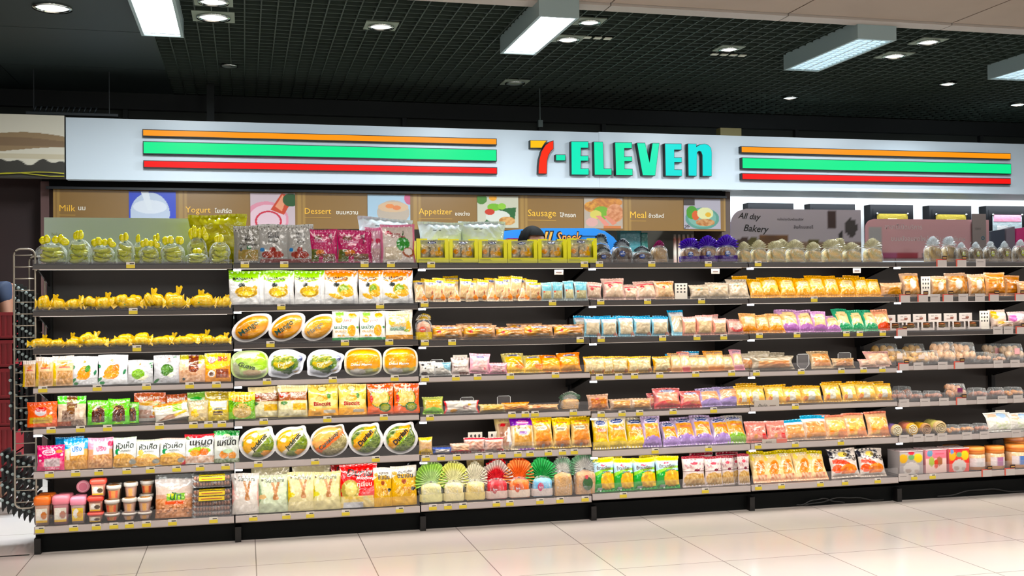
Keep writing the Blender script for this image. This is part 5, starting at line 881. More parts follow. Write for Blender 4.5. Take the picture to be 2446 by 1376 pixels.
def b_nutbag(seed):
    g=G(); pack(g,.185,.21,.06,'stand',[('bg','B8907C'),('r',0,.82,1,1,'C0B8B4'),('r',0,.60,1,.82,'C8B4A8'),('fr',0,0,1,.5,'B07044','D8A07C',5),('r',.30,.44,.76,.62,'6AA030'),('r',.32,.54,.5,.62,'E8D040'),('e',.55,.52,.18,.05,'90C040'),('r',.26,.34,.74,.42,'D85838'),('r',.3,.80,.9,.815,'989090')],[('นัท',.53,.565,.3,'185820')],30,40,seed)
    out=[('pouch',g.mesh('pouch',GLOSS),-1)]; g=G()
    for i in range(14): blob(g,-.075+.0115*i,-.026-.004*math.sin(i*1.9),.03+.014*(i%3),.008,.006,.007,'C8885C',8,5,.1,i)
    out.append(('nuts',g.mesh('nuts',FOOD),-1)); g=G(); g.box(-.09,.09,-.004,.004,.208,.236,'D8D8D8'); out.append(('header_film',g.mesh('header_film',FILM),-1)); return out,(.185,.236,.06)
def b_yellowbox(seed):
    g=G(); w,h,d=.15,.125,.07; t=.018; y='ECE600'
    g.box(-w/2,w/2,-d/2,-d/2+.004,0,.028,y); g.box(-w/2,-w/2+t,-d/2,-d/2+.004,.028,h-.008,y); g.box(w/2-t,w/2,-d/2,-d/2+.004,.028,h-.008,y); g.box(-w/2,-w/2+.05,-d/2,-d/2+.004,h-.008,h,y); g.box(w/2-.05,w/2,-d/2,-d/2+.004,h-.008,h,y)
    g.box(-w/2,-w/2+.003,-d/2+.004,d/2,0,h-.01,y); g.box(w/2-.003,w/2,-d/2+.004,d/2,0,h-.01,y); g.box(-w/2,w/2,d/2-.003,d/2,0,h-.01,y); g.box(-w/2,w/2,-d/2,d/2,0,.003,y)
    g.box(-w/2+.008,-.005,-d/2-.001,-d/2,.012,.014,'888010'); g.box(-w/2+.008,-.012,-d/2-.001,-d/2,.018,.020,'888010')
    out=[('carton',g.mesh('carton',PLAST),-1)]; g=G()
    pack(g,w-.02,h-.004,.05,'pillow',[('bg','A8A898'),('fr',.05,.02,.95,.80,'C8B48C','9A9480',3),('e',.18,.50,.10,.10,'D08828'),('r',.36,.26,.44,.70,'6A6450'),('e',.50,.46,.08,.10,'C89858'),('e',.76,.42,.17,.12,'D8A020'),('r',.62,.55,.66,.70,'585440'),('e',.78,.60,.06,.10,'D09040'),('e',.5,.88,.16,.05,'202C80')],[('farm',.5,.88,.2,'E0E4F0')],34,38,seed,.06,1.3)
    out.append(('sandwich_pack',g.mesh('sandwich_pack',GLOSS),-1)); return out,(w,h,d)
def b_eclair(seed):
    g=G(); w=.105; g.box(-w/2,w/2,-.05,.05,0,.004,'DCD0CA'); g.box(-w/2,w/2,-.05,-.047,0,.016,'DCD0CA'); g.box(-w/2,-w/2+.012,-.05,-.047,.016,.062,'DCD0CA'); g.box(w/2-.012,w/2,-.05,-.047,.016,.062,'DCD0CA'); g.box(-w/2,w/2,.047,.05,0,.12,'E0D4CE'); g.box(-w/2,w/2,-.047,.047,.060,.062,'E0D4CE')
    g.box(-.03,.02,.0455,.047,.076,.080,'7A4838'); g.box(.0,.026,.0455,.047,.080,.094,'8A5040'); g.box(-.03,-.01,.0455,.047,.100,.106,'9A9490'); g.box(0,.02,.0455,.047,.100,.106,'A8A29E')
    out=[('box',g.mesh('box',MATTE),-1)]; g=G(); blob(g,0,-.02,.046,.034,.024,.011,'C87840',16,8,.04,seed,'A05828'); blob(g,.002,-.02,.030,.036,.022,.014,'48382C',16,8,.06,seed,'8A7038')
    out.append(('pastry',g.mesh('pastry',FOOD),-1)); return out,(w,.12,.10)
def b_clam(seed,c1='E8B070',c2='C88038',h=.085,w=.15,lab=None,n=9):
    rs=np.random.RandomState(seed); g=G()
    for i in range(n): blob(g,-w*.33+w*.33*(i%3)+rs.uniform(-.006,.006),-.03+.03*(i//3%3),h*.28+(h*.32 if i>5 else 0)+rs.uniform(0,.01),w*.19,.026,h*.24,c1,12,7,.08,i+seed,c2)
    out=[('pastries',g.mesh('pastries',FOOD),-1)]; g=G(); ww=w/2
    vs=[];pr=[(1.0,0),(1.03,.25),(1.06,.30),(.98,.55),(.86,.92),(.78,1.0),(0.01,1.02)]; N=24
    for i in range(N):
        a=2*PI*i/N
        for r,z in pr: vs.append((ww*r*math.copysign(abs(math.cos(a))**.5,math.cos(a)),.058*r*math.copysign(abs(math.sin(a))**.5,math.sin(a)),h*z))
    m=len(pr); g.add(vs,[(i*m+j,((i+1)%N)*m+j,((i+1)%N)*m+j+1,i*m+j+1) for i in range(N) for j in range(m-1)],'E8E8E8'); out.append(('clear_box',g.mesh('clear_box',FILM),-1))
    if lab: g=G().box(-.022,.022,-.062,-.0605,h*.4,h*.75,lab); out.append(('label',g.mesh('label',GLOSS),-1))
    return out,(w*1.06,h,.12)
def b_roll(seed,wrap='8868B0',cake='D8C088',cream='F0E8D0'):
    g=G().lathe([(.034,-.05),(.036,-.04),(.036,.05)],cake,26,'y',(0,0,.038)); 
    for k in range(26):
        pass
    pts=[(.003+.030*t/40*math.cos(t*.42),-.0515,.038+.030*t/40*math.sin(t*.42)) for t in range(41)]
    g.lathe([(.001,-.050),(.034,-.050)],cake,26,'y',(0,0,.038)); out=[('cake',g.mesh('cake',FOOD),-1)]
    g=G().tube(pts,.0028,cream,5); out.append(('cream_swirl',g.mesh('cream_swirl',FOOD),-1))
    g=G().lathe([(.0375,-.035),(.0375,.05),(.036,.052)],wrap,26,'y',(0,0,.038)); out.append(('wrap',g.mesh('wrap',GLOSS),-1)); return out,(.076,.076,.1)
def b_jar(seed,lab='B06898',body='D89048',lab2='E8D8D8'):
    g=G().lathe([(.001,0),(.044,0),(.046,.004),(.046,.075),(.040,.085)],[body,body,body,'E0B890','E0C0A0'],28); out=[('jar',g.mesh('jar',GLOSS),-1)]
    g=G().lathe([(.043,.080),(.045,.082),(.045,.112),(.042,.116),(.001,.116)],'E08838',30); g.lathe([(.0455,.094),(.0465,.098),(.0455,.102)],'C86820',30); out.append(('lid',g.mesh('lid',PLAST),-1))
    g=G(); vs=[];n=12
    for j in range(3):
        for i in range(n): a=-PI/2+(i/(n-1)-.5)*2.0; vs.append((.0468*math.cos(a),.0468*math.sin(a),.018+.022*j))
    g.add(vs,[(j*n+i,j*n+i+1,(j+1)*n+i+1,(j+1)*n+i) for j in range(2) for i in range(n-1)],np.array([lin(lab if (k%n) in(4,5,6,7) else lab2) for k in range(3*n)])); out.append(('label',g.mesh('label',GLOSS),-1)); return out,(.093,.117,.093)
def b_carton(seed,art,side='D890A0',w=.105,h=.125,d=.09):
    g=G().box(-w/2,w/2,-d/2,d/2,0,h,side); n=24; u=np.linspace(0,1,n);U,V=np.meshgrid(u,u);U=U.ravel();V=V.ravel()
    g.add(np.stack([-w/2+U*w,np.full(n*n,-d/2-.001),V*h],-1),[(j*n+i,j*n+i+1,(j+1)*n+i+1,(j+1)*n+i) for j in range(n-1) for i in range(n-1)],paint(U,V,art),False)
    out=[('box',g.mesh('box',PLAST),-1)]; g=G().box(-w/2-.001,w/2+.001,-d/2-.003,d/2,h,h+.003,'E0C8C8'); out.append(('lid_flap',g.mesh('lid_flap',GLOSS),-1)); return out,(w,h,d)
def b_card(seed,holes=9,c='E4DCD0'):
    w,h=.062,.085 if holes==9 else .05; g=G().box(-w/2,w/2,0,.002,0,h,c); 
    rows=3 if holes==9 else 1; cols=2 if holes==2 else 3
    for i in range(cols):
        for j in range(rows): g.lathe([(.001,-.001),(.0045,-.0005)],'282424',10,'y',(-w*.28+(w*.28*i if cols==3 else w*.4*i+.004),0,h*(.45+.2*j) if rows==3 else h*.8))
    out=[('card',g.mesh('card',MATTE),-1)]; g=G().box(-w/2,w/2,-.03,.0,0,.002,c); out.append(('foot',g.mesh('foot',MATTE),-1)); return out,(w,h,.03)
def b_tab(seed):
    w,h=.058,.08; pts=[(-w*.22,0),(w*.22,0),(w*.5,h*.3),(w*.5,h*.92),(w*.40,h),(-w*.40,h),(-w*.5,h*.92),(-w*.5,h*.3)]; g=G().prism(pts,0,.003,'E8E8E8'); out=[('plate',g.mesh('plate',ACRYL),-1)]
    g=G(); q=pts+[pts[0]]; g.tube([(x,.0015,z) for x,z in q],.0016,'D8D8D8',5,False); out.append(('rim',g.mesh('rim',PLAST),-1)); return out,(w,h,.01)
def b_sign(seed,kind=0):
    w,h=.125,.045; g=G().box(-w/2,w/2,-.002,.002,0,h,'C8BCB0')
    if kind==0: flat_text(g,'ปังเว่อ',-.02,h*.5,.045,-.003,'403830'); g.box(.015,.045,-.003,-.002,h*.42,h*.5,'806858')
    else: g.box(.01,w/2,-.003,-.002,0,h,'D87060'); flat_text(g,'สดใหม่',-.03,h*.72,.03,-.003,'605850'); g.box(-.05,-.01,-.003,-.002,h*.3,h*.34,'888078')
    out=[('card',g.mesh('card',MATTE),-1)]; g=G().box(-w/2,w/2,.002,.012,0,.003,'C8BCB0'); out.append(('clip',g.mesh('clip',MATTE),-1)); return out,(w,h,.014)
def S_(key,desc,fn,name,cat,**k): DES[key]=dict(t='fn',desc=desc,fn=fn,name=name,cat=cat,k=k,var=3)
S_('bb','clear banana bag with one yellow tuft',b_banana,'banana_bag','bag of bananas'); S_('bb2','clear banana bag with two yellow tufts',b_banana,'banana_bag','bag of bananas',tufts=2)
S_('bbq','squat clear banana bag with tuft',b_banana,'banana_bag','bag of bananas',squat=True)
S_('bp','single banana in yellow film lying flat',b_bananapack,'wrapped_banana','wrapped banana'); S_('bpt','yellow wrapped banana with film tail standing up',b_bananapack,'wrapped_banana','wrapped banana',tail=1); S_('bpt2','yellow wrapped banana, upright tail at left',b_bananapack,'wrapped_banana','wrapped banana',tail=2)
S_('brdark','dark loaf in silvery ruffled bag',b_bread,'bread_bag','bag of bread',loaf='5A3C24',loaf2='2E2018',ruf='B8C0C8',ruf2='20202C',fanr=.06)
S_('brmag','pale bread bag with magenta ruffled top',b_bread,'bread_bag','bag of bread',loaf='8A6A40',loaf2='B09060',ruf='9A1468',logo=None)
S_('brpur','bread loaf bag with big purple ruffled top',b_bread,'bread_bag','bag of bread',loaf='A8845C',loaf2='6A3C20',ruf='5018C0',band='4A2C80',fanr=.09)
S_('brbei','clear bread bag with beige pleated top',b_bread,'bread_bag','bag of bread',loaf='D8B068',loaf2='A8A070',ruf='D4CCA8',logo=None,fanr=.08)
S_('brclr','brown bread bag with spiky silver top',b_bread,'bread_bag','bag of bread',loaf='B89C60',loaf2='7A6030',ruf='D8E0E4',logo=None,fanr=.07)
S_('brclr2','small clear bread bag, olive sticker',b_bread,'bread_bag','bag of bread',loaf='8A7450',loaf2='5A4830',ruf='D8E0E4',logo='9AA040',fanr=.05)
S_('tallbag','tall roll bag with yellow fan top',b_bread,'bread_bag','bag of bread',loaf='D8A080',loaf2='B07858',ruf='E0B818',ruf2='D8D0C0',logo='D85030',band='E0C020',w=.11,h=.17,fanr=.05)
S_('lgreen','pale loaf bag with lime green pleated top',b_bread,'bread_bag','bag of bread',loaf='F0E4B0',loaf2='D8D088',ruf='B8D888',ruf2='A0D050',logo=None,band='E4DC98',w=.16,h=.11,fanr=.115,big=True)
S_('lyel','pale loaf bag with cream yellow pleated top',b_bread,'bread_bag','bag of bread',loaf='F4E4B8',loaf2='E0CC88',ruf='E8E4A8',ruf2='D8D868',logo=None,band='ECDCA0',w=.16,h=.11,fanr=.115,big=True)
S_('lyel2','pale loaf bag with gold printed crust picture',b_bread,'bread_bag','bag of bread',loaf='F0DCA0',loaf2='D8B860',ruf='E4DCC0',logo=None,band='E0C878',w=.16,h=.11,fanr=.10,big=True)
S_('lred','bread loaf bag with bright red pleated top',b_bread,'bread_bag','bag of bread',loaf='E82838',loaf2='C81828',ruf='D81020',ruf2='C8B8B0',logo='C02028',band='E0C0B4',w=.16,h=.11,fanr=.115,big=True)
S_('lorg','bread loaf bag with bright orange pleated top',b_bread,'bread_bag','bag of bread',loaf='F08838',loaf2='F06818',ruf='F06010',ruf2='F08840',logo='D04818',band='E8D0BC',w=.16,h=.11,fanr=.115,big=True)
S_('lblue','light blue loaf bag with green pleats',b_bread,'bread_bag','bag of bread',loaf='98CCE8',loaf2='68B0DC',ruf='109038',ruf2='30B058',logo='D04070',band='D8C8C4',w=.16,h=.11,fanr=.115,big=True)
S_('lbeige','brown sliced loaf in clear twisted bag',b_bread,'bread_bag','bag of bread',loaf='D8A870',loaf2='C09050',ruf='E0DCD4',ruf2='70A080',logo=None,w=.16,h=.15,fanr=.09,big=True)
S_('lbeige2','brown loaf bag with round green leaf label',b_bread,'bread_bag','bag of bread',loaf='D8A878',loaf2='C8986C',ruf='E0DCD4',ruf2='58A070',logo=None,disc='285A28',w=.16,h=.15,fanr=.11,big=True)
S_('tubo','square tub with bright orange lid',b_tub,'plastic_tub','tub'); S_('tubp','square tub with pink lid, figure label',b_tub,'plastic_tub','tub',lid='E88090',body='D89098',lab2='B07868'); S_('tubp2','square clear tub with pink lid, yellow label',b_tub,'plastic_tub','tub',lid='F090A8',body='D8B8B0',label='E8C838',lab2='D8A020')
S_('tubr','small red lidded tub with oval figure label',b_tub,'plastic_tub','tub',lid='E84838',body='C88070',label='D8C0A8',lab2='4A3828'); S_('disc','round pink tub standing on edge',b_disc,'plastic_tub','tub')
S_('cup','round cup with white lid and orange label',b_cup,'snack_cup','cup'); S_('cup2','round cup with white lid and tan contents',b_cup,'snack_cup','cup',lab='E8A858',body='B89080',c2='C8A090')
S_('tray','clear tray of dark filled cookies, yellow label',b_tray,'cookie_tray','cookie tray'); S_('tray2','clear tray of cookies within the stack',b_tray,'cookie_tray','cookie tray',lab=False)
S_('nut','large clear pouch of nuts',b_nutbag,'nut_pouch','nut pouch'); S_('ybox','yellow carton framing a clear sandwich pack',b_yellowbox,'sandwich_box','sandwich box')
S_('ecl','white window box with eclair and upright card',b_eclair,'eclair_box','pastry box')
S_('clam','clear box heaped with yellow popcorn buns',b_clam,'pastry_box','pastry box',c1='ECC070',c2='D09038',lab='E8D0C0'); S_('clam2','clear box of pale round buns, shiny lid',b_clam,'pastry_box','pastry box',c1='F0C8A0',c2='D8A070'); S_('clam3','clear box of cream puffs near right edge',b_clam,'pastry_box','pastry box',c1='E8C8A8',c2='D8B088',lab='E8A8A8')
S_('flat','low clear tray of brown pastries',b_clam,'pastry_tray','pastry tray',c1='C88868',c2='94503C',h=.04,n=6); S_('flat2','clear box of round pastries with purple label',b_clam,'pastry_tray','pastry tray',c1='D8A880',c2='B87850',h=.065,lab='782858',n=9)
S_('flat3','low clear tray with glazed orange bun pieces',b_clam,'pastry_tray','pastry tray',c1='E0A050',c2='C87830',h=.045,n=6); S_('logroll','clear sleeve holding two pale round rolls',b_clam,'pastry_tray','pastry tray',c1='ECC09C',c2='D89868',h=.05,n=3)
S_('rolp','roll cake in lilac wrap',b_roll,'roll_cake','roll cake'); S_('roly','roll cake in bright yellow wrap',b_roll,'roll_cake','roll cake',wrap='E8B818',cake='E0A828'); S_('roly2','roll cake in golden wrap with brown swirl',b_roll,'roll_cake','roll cake',wrap='E0B020',cake='C09060',cream='8A6040'); S_('rolg','large roll cake in pale yellow wrap',b_roll,'roll_cake','roll cake',wrap='DCD070',cake='D0B080',cream='B8A878'); S_('rolo','roll cake in coral wrap',b_roll,'roll_cake','roll cake',wrap='E88868',cake='E8B030')
S_('jar','jar with ribbed orange lid and pink label',b_jar,'cookie_jar','jar'); S_('jar2','jar with ribbed orange lid, half orange contents',b_jar,'cookie_jar','jar',lab='D8D0D0',body='C87828'); S_('jar3','jar with ribbed orange lid and blue label',b_jar,'cookie_jar','jar',lab='4878C0')
_f=[('e',.15,.7,.2,.2,'D8A828'),('e',.8,.7,.2,.2,'E0C030'),('e',.5,.75,.14,.12,'6A9A68'),('e',.5,.95,.12,.1,'D03848'),('e',.5,.25,.36,.28,'D0C8C4'),('e',.36,.16,.14,.10,'A89890'),('e',.72,.12,.10,.08,'B8A8A0')]
S_('box1','grey silver carton with fruit and cream drawing',b_carton,'snack_carton','carton',art=[('bg','A8A0A0')]+_f,side='B0A8A8'); S_('box2','pink carton with two fruit cups drawn',b_carton,'snack_carton','carton',art=[('bg','E87888'),('r',0,0,1,.62,'E8C8C0'),('e',.2,.86,.15,.14,'6088A0'),('e',.28,.5,.14,.2,'A8B860'),('e',.66,.5,.16,.2,'A06848'),('e',.5,.4,.1,.2,'D04838'),('r',.45,.8,.9,.84,'D05868')],side='E898A0')
S_('box3','red carton with fruit and cream drawing',b_carton,'snack_carton','carton',art=[('bg','E04840')]+_f[:4]+[('e',.15,.88,.1,.1,'6080B0')]+_f[4:],side='E87078')
S_('card9','white card punched with nine dark dots',b_card,'dotted_card','card'); S_('card3','small white card with three dark dots',b_card,'dotted_card','card',holes=3); S_('card2','small white card with two dark dots',b_card,'dotted_card','card',holes=2)
S_('tab','clear plastic divider tab',b_tab,'divider_tab','divider'); S_('sgn','pale shelf card with handwritten Thai words',b_sign,'shelf_card','card'); S_('sgn2','pale shelf card with coral end',b_sign,'shelf_card','card',kind=1)
# ------------------------------------------------------------------ placement
PL=[]
def put(bay,row,key,x0,x1,yt,dy=0,lean=7,roll=0,yaw=0,up=0,yb=None): PL.append(dict(bay=bay,row=row,key=key,x0=x0,x1=x1,yt=yt,dy=dy,lean=lean,roll=roll,yaw=yaw,up=up,yb=yb))
def R(bay,row,lst):
    for t in lst:
        k=t[4] if len(t)>4 else {}; put(bay,row,*t[:4],**k)
B=dict; bk=dict(dy=.09); 
R(1,1,[('bb2',85,158,560),('bb',158,214,546,bk),('bb2',213,272,568),('bb',274,320,552),('bb',316,340,556,B(dy=.1)),('bb2',332,378,571),('bb',358,390,554,B(dy=.1)),('bb2',384,440,562),('bb2',448,494,541,bk),('bbq',444,498,592),('bb',500,548,557)])
R(1,2,[('bp',84,122,709,B(lean=0)),('bpt2',116,160,703,B(lean=0,dy=.05)),('bp',118,158,718,B(lean=0)),('bpt',158,200,706,B(dy=.05,lean=0)),('bp',152,192,717,B(lean=0)),('bp',188,232,712,B(lean=0,roll=20)),('bpt',205,238,709,B(lean=0,dy=.06)),('bp',222,268,713,B(lean=0)),('bpt2',240,288,698,B(lean=0,dy=.06)),('bp',270,310,706,B(lean=0,up=.02)),('bp',275,338,713,B(lean=0)),('bp',300,345,707,B(lean=0,up=.012,dy=.05)),('bpt2',350,398,688,B(lean=0,dy=.04)),('bp',348,382,705,B(roll=-30,lean=0)),('bpt',385,436,683,B(lean=0,dy=.06)),('bp',392,448,709,B(lean=0)),('bpt',440,500,700,B(lean=0,dy=.05)),('bpt2',462,512,692,B(lean=0,dy=.06)),('bp',450,518,706,B(lean=0)),('bpt',515,548,704,B(lean=0)),('bp',520,550,711,B(lean=0,roll=15))])
R(1,3,[('bp',66,118,811,B(lean=0)),('bpt2',92,130,800,B(dy=.06,lean=0)),('bpt',118,148,808,B(dy=.06,lean=0)),('bp',112,158,813,B(lean=0)),('bpt2',160,195,795,B(dy=.06,lean=0)),('bp',150,190,813,B(lean=0)),('bpt',186,240,792,B(dy=.05,lean=0)),('bp',184,236,800,B(lean=0,roll=-22)),('bp',192,255,808,B(lean=0)),('bp',232,258,808,B(dy=.05,lean=0)),('bp',256,312,809,B(lean=0)),('bpt',265,300,800,B(dy=.07,lean=0)),('bp',275,322,800,B(up=.016,dy=.03,lean=0)),('bp',316,362,797,B(up=.018,dy=.03,lean=0)),('bp',310,362,805,B(lean=0)),('bp',358,412,806,B(lean=0)),('bpt',380,424,795,B(dy=.05,lean=0)),('bp',380,425,803,B(up=.012,dy=.03,lean=0)),('bp',408,470,805,B(lean=0)),('bpt',462,502,788,B(dy=.05,lean=0)),('bp',432,490,800,B(up=.01,dy=.03,lean=0)),('bp',476,514,804,B(lean=0)),('bpt',505,548,795,B(lean=0)),('bp',512,550,803,B(lean=0))])
R(1,4,[('mangotub',52,84,862),('mangotub',82,127,854),('mangotub',122,176,851),('pmango',171,234,852),('pmango2',232,306,849),('pguava',303,366,861),('pguava2',365,430,850),('pbrown',424,492,849),('pyellow',488,552,845)])
R(1,5,[('porange',62,137,962,B(lean=3)),('pgreenlabel',134,206,948),('pjelly',206,262,958),('pjelly',256,310,954),('pjelly',300,332,962,B(dy=.03)),('pkanomo',318,396,940,B(dy=.10)),('pkanomo',392,452,943,B(dy=.12)),('pporange2',368,456,964,B(roll=-10)),('pgreentop',446,500,938,B(dy=.09)),('pbananaclr',448,498,958),('pyelback',488,562,937,B(dy=.08)),('pmonth',495,548,955)])
R(1,6,[('ppink',86,155,1066),('pblue',149,210,1050),('pblue',128,200,1046,B(dy=.09)),('ppinkw',206,270,1048),('pthai',268,326,1047),('pthai2',323,382,1052),('pthai3',380,444,1049),('pthai4',440,512,1040),('pthai5',510,572,1031)])
R(1,7,[('tubo',78,122,1186,B(lean=0)),('tubo',88,134,1180,B(lean=0,dy=.11)),('tubp',122,168,1184,B(lean=0)),('tubp',135,176,1180,B(lean=0,dy=.11)),('tubp2',165,207,1187,B(lean=0)),('tubp2',176,210,1182,B(lean=0,dy=.11)),('disc',181,215,1149,B(lean=0,dy=.10,up=.128)),
 ('tubr',207,248,1224,B(lean=0,yb=1250)),('tubr',207,248,1186,B(lean=0,yb=1224)),('tubr',213,255,1144,B(lean=0,yb=1186)),
 ('cup',246,288,1228,B(lean=0,yb=1256)),('cup',246,286,1195,B(lean=0,yb=1228)),('cup',251,290,1160,B(lean=0,yb=1195)),('cup',256,293,1155,B(lean=0,dy=.1,yb=1195)),
 ('cup2',288,328,1226,B(lean=0,yb=1254)),('cup2',289,328,1191,B(lean=0,yb=1226)),('cup2',293,330,1153,B(lean=0,yb=1190,dy=.03)),
 ('cup2',326,364,1224,B(lean=0,yb=1252)),('cup2',326,364,1189,B(lean=0,yb=1224)),('cup',332,369,1149,B(lean=0,dy=.08,yb=1181)),('cup2',331,368,1181,B(lean=0,dy=.08,yb=1213)),('cup2',330,368,1213,B(lean=0,dy=.08,yb=1246)),('cup2',255,292,1195,B(lean=0,dy=.1,yb=1222)),('cup2',255,292,1222,B(lean=0,dy=.1,yb=1250)),
 ('nut',368,464,1137)]+[('tray2' if i not in(4,5,7) else 'tray',458+i%2,553+i%2,1246-13*(i+1)-(8 if i>5 else 0),B(lean=0,yb=1248-13*i-(8 if i>5 else 0))) for i in range(8)])
R(2,1,[('pfruit1',557,628,538),('pfruit2',612,692,535),('pfruit2',684,750,535),('pmagenta',740,808,547),('pmagenta',806,890,549),('pcoco2',872,918,542,B(dy=.03)),('pcoco',908,994,535),
 ('pyellowbig',448,590,512,B(dy=.17,lean=0)),('psilverbag',845,985,520,B(dy=.19,lean=0,roll=4))])
R(2,2,[('pban',545,634,643),('pban',628,704,642),('pban',702,778,641),('pman',772,858,643),('pman',856,918,643),('pman',906,990,642)])
R(2,3,[('mmango',553,650,750,B(lean=4)),('mmango',641,730,748,B(lean=4)),('mmango2',720,802,751,B(lean=4)),('pmapuang',793,860,742),('pmapuang',858,922,742),('pmaprod',920,988,741)])
R(2,4,[('mguava',551,642,839,B(lean=4)),('mtooth',640,732,836,B(lean=4)),('mtooth',733,824,836,B(lean=4)),('mmarket',822,914,833,B(lean=4)),('mmarket',914,1000,831,B(lean=4))])
R(2,5,[('pdurianS',545,610,938),('pbrownband',592,668,926,B(dy=.03)),('pbrownband',663,736,922),('pbiscuit',735,810,920),('pbiscuit',808,878,919),('pdurianO',877,942,918),('pdurianO',940,1004,917)])
R(2,6,[('mjack',570,662,1022,B(lean=4)),('mjack',652,742,1020,B(lean=4)),('mcanta',740,834,1017,B(lean=4)),('mdurian',831,917,1013,B(lean=4)),('mdurian',915,1000,1011,B(lean=4))])
R(2,7,[('psuth1',552,619,1134),('psuth2',616,690,1138),('psuth3',686,754,1131),('psuth4',744,816,1130),('pmonthong',811,904,1112),('psinnin',892,938,1120),('psinnin',933,998,1116),('pcreamback',600,692,1120,B(dy=.12)),('pcreamback',698,790,1114,B(dy=.12)),('pmonthong',790,860,1108,B(dy=.10))])
R(3,1,[('ybox',x,y,z,B(lean=0)) for x,y,z in((992,1072,571),(1070,1142,572),(1139,1212,573),(1209,1284,573),(1281,1354,572),(1350,1426,570))]+[('psilverbag',998,1112,530,B(dy=.17,lean=0)),('psilverbag',1095,1216,527,B(dy=.16,lean=0,roll=-3))])
xs=[988,1008,1032,1052,1066,1092,1110,1132,1158,1176,1192,1212,1232,1250]
R(3,2,[('eggbread',x,x+34,672-(i%3)*3-(6 if 8<i<13 else 0),B(roll=(-9,6,-4,8)[i%4],dy=.012*(i%2))) for i,x in enumerate(xs)]+[('eggbread',x,x+40,667-(i%2)*6,B(dy=.1,roll=(5,-6)[i%2])) for i,x in enumerate((1000,1060,1125,1190,1240))]+[('eggbread',1264,1296,676),('milkbread',1293,1322,675),('milkbread',1318,1348,674),('milkbread',1345,1374,672,B(roll=-4)),('milkbread',1372,1406,673)])
R(3,3,[('tallbag',992,1034,748,B(lean=0)),('hotdog',1030,1110,778,B(lean=3)),('hotdog',1104,1190,778,B(lean=3)),('hotdog',1182,1262,782,B(lean=3)),('hotdog',1246,1328,777,B(lean=3)),('hotdog',1320,1404,776,B(lean=3)),('hotdog',1090,1180,774,B(dy=.12,lean=3)),('hotdog',1210,1300,774,B(dy=.12,lean=3))])
R(3,4,[('cow',1001,1042,864),('cow2',1034,1080,866),('tab',1028,1060,860,B(dy=.09,lean=0)),('brownie',1076,1124,857,B(roll=-3)),('card3',1082,1118,849,B(dy=.06,lean=0)),('pinkcake',1118,1172,846,B(roll=4)),('pinkflat',1167,1214,868),('custard',1198,1258,849,B(roll=-14)),('custard',1246,1304,853,B(roll=-14)),('orangebun',1285,1346,852,B(roll=-8)),('orangebun',1330,1392,846,B(roll=-4))])
R(3,5,[('greenbun',1008,1062,952,B(roll=-6)),('whitered',1060,1147,959,B(lean=10)),('tab',1100,1132,950,B(dy=.09,lean=0)),('yellowroll',1144,1212,967,B(lean=10)),('orangeroll',1198,1268,963,B(lean=5)),('tab',1188,1220,947,B(dy=.09,lean=0)),('peachroll',1258,1338,968,B(lean=8)),('lbeige',1338,1388,936,B(lean=0,dy=.03))])
R(3,6,[('smallyel',1000,1035,1046),('blueflat',1032,1082,1070,B(lean=0)),('redflat',1074,1128,1060,B(lean=0)),('redclear',1107,1162,1047),('redclear',1156,1206,1047),('card3',1118,1154,1034,B(dy=.06,lean=0)),('card2',1166,1200,1032,B(dy=.06,lean=0)),('creambag',1180,1244,1000,B(roll=-9)),('purplebag',1216,1280,1001,B(roll=-3)),('yelroll',1270,1326,1000,B(roll=-2)),('yelroll',1318,1368,1003,B(roll=-2)),('yelroll',1360,1416,1000,B(roll=-3))])
R(3,7,[('lgreen',1000,1060,1098,B(lean=0)),('lyel',1056,1112,1100,B(lean=0)),('lyel2',1108,1162,1105,B(lean=0)),('lred',1157,1216,1096,B(lean=0)),('lorg',1211,1270,1092,B(lean=0)),('lblue',1266,1324,1088,B(lean=0)),('lbeige',1318,1372,1090,B(lean=0)),('lbeige2',1368,1428,1076,B(lean=0)),('lred',1180,1220,1094,B(lean=0,dy=.16)),('creambag',1115,1160,1100,B(dy=.16,lean=4))])
R(4,1,[('brdark',1422,1468,588,B(lean=0)),('brdark',1462,1517,568,B(lean=0)),('brdark',1414,1462,554,B(lean=0,dy=.16)),('brdark',1510,1564,586,B(lean=0)),('brmag',1556,1600,572,B(lean=0)),('brpur',1626,1678,566,B(lean=0)),('brpur',1670,1720,562,B(lean=0)),('brpur',1713,1768,560,B(lean=0))])
R(4,2,[('pinkbun',1399,1440,675,B(roll=4)),('pinkbun',1436,1498,667,B(roll=-5)),('pinkbun',1486,1532,682,B(roll=-6,dy=.02)),('pinkbun',1514,1574,674,B(roll=-8)),('orangebun2',1562,1616,673,B(roll=-3)),('card9',1612,1645,677,B(lean=0)),('whitebun',1646,1702,682,B(roll=-4)),('whitebun',1684,1748,677,B(roll=-4)),('whitebun',1734,1794,669,B(roll=-8))])
R(4,3,[('bluesand',x,y,758,B(roll=r)) for x,y,r in((1394,1438,2),(1436,1478,-1),(1474,1518,-4),(1512,1560,3),(1556,1602,-1))]+[('bluesand',1596,1642,744,B(roll=-9))]+[('bluesand',x,x+46,755,B(dy=.08)) for x in(1370,1418,1465,1512,1560)]+[('pinksand',1630,1668,757),('pinksand',1662,1708,754),('pinksand',1703,1740,761),('redbun',1734,1784,765,B(roll=-6)),('pinksand',1680,1722,752,B(dy=.08))])
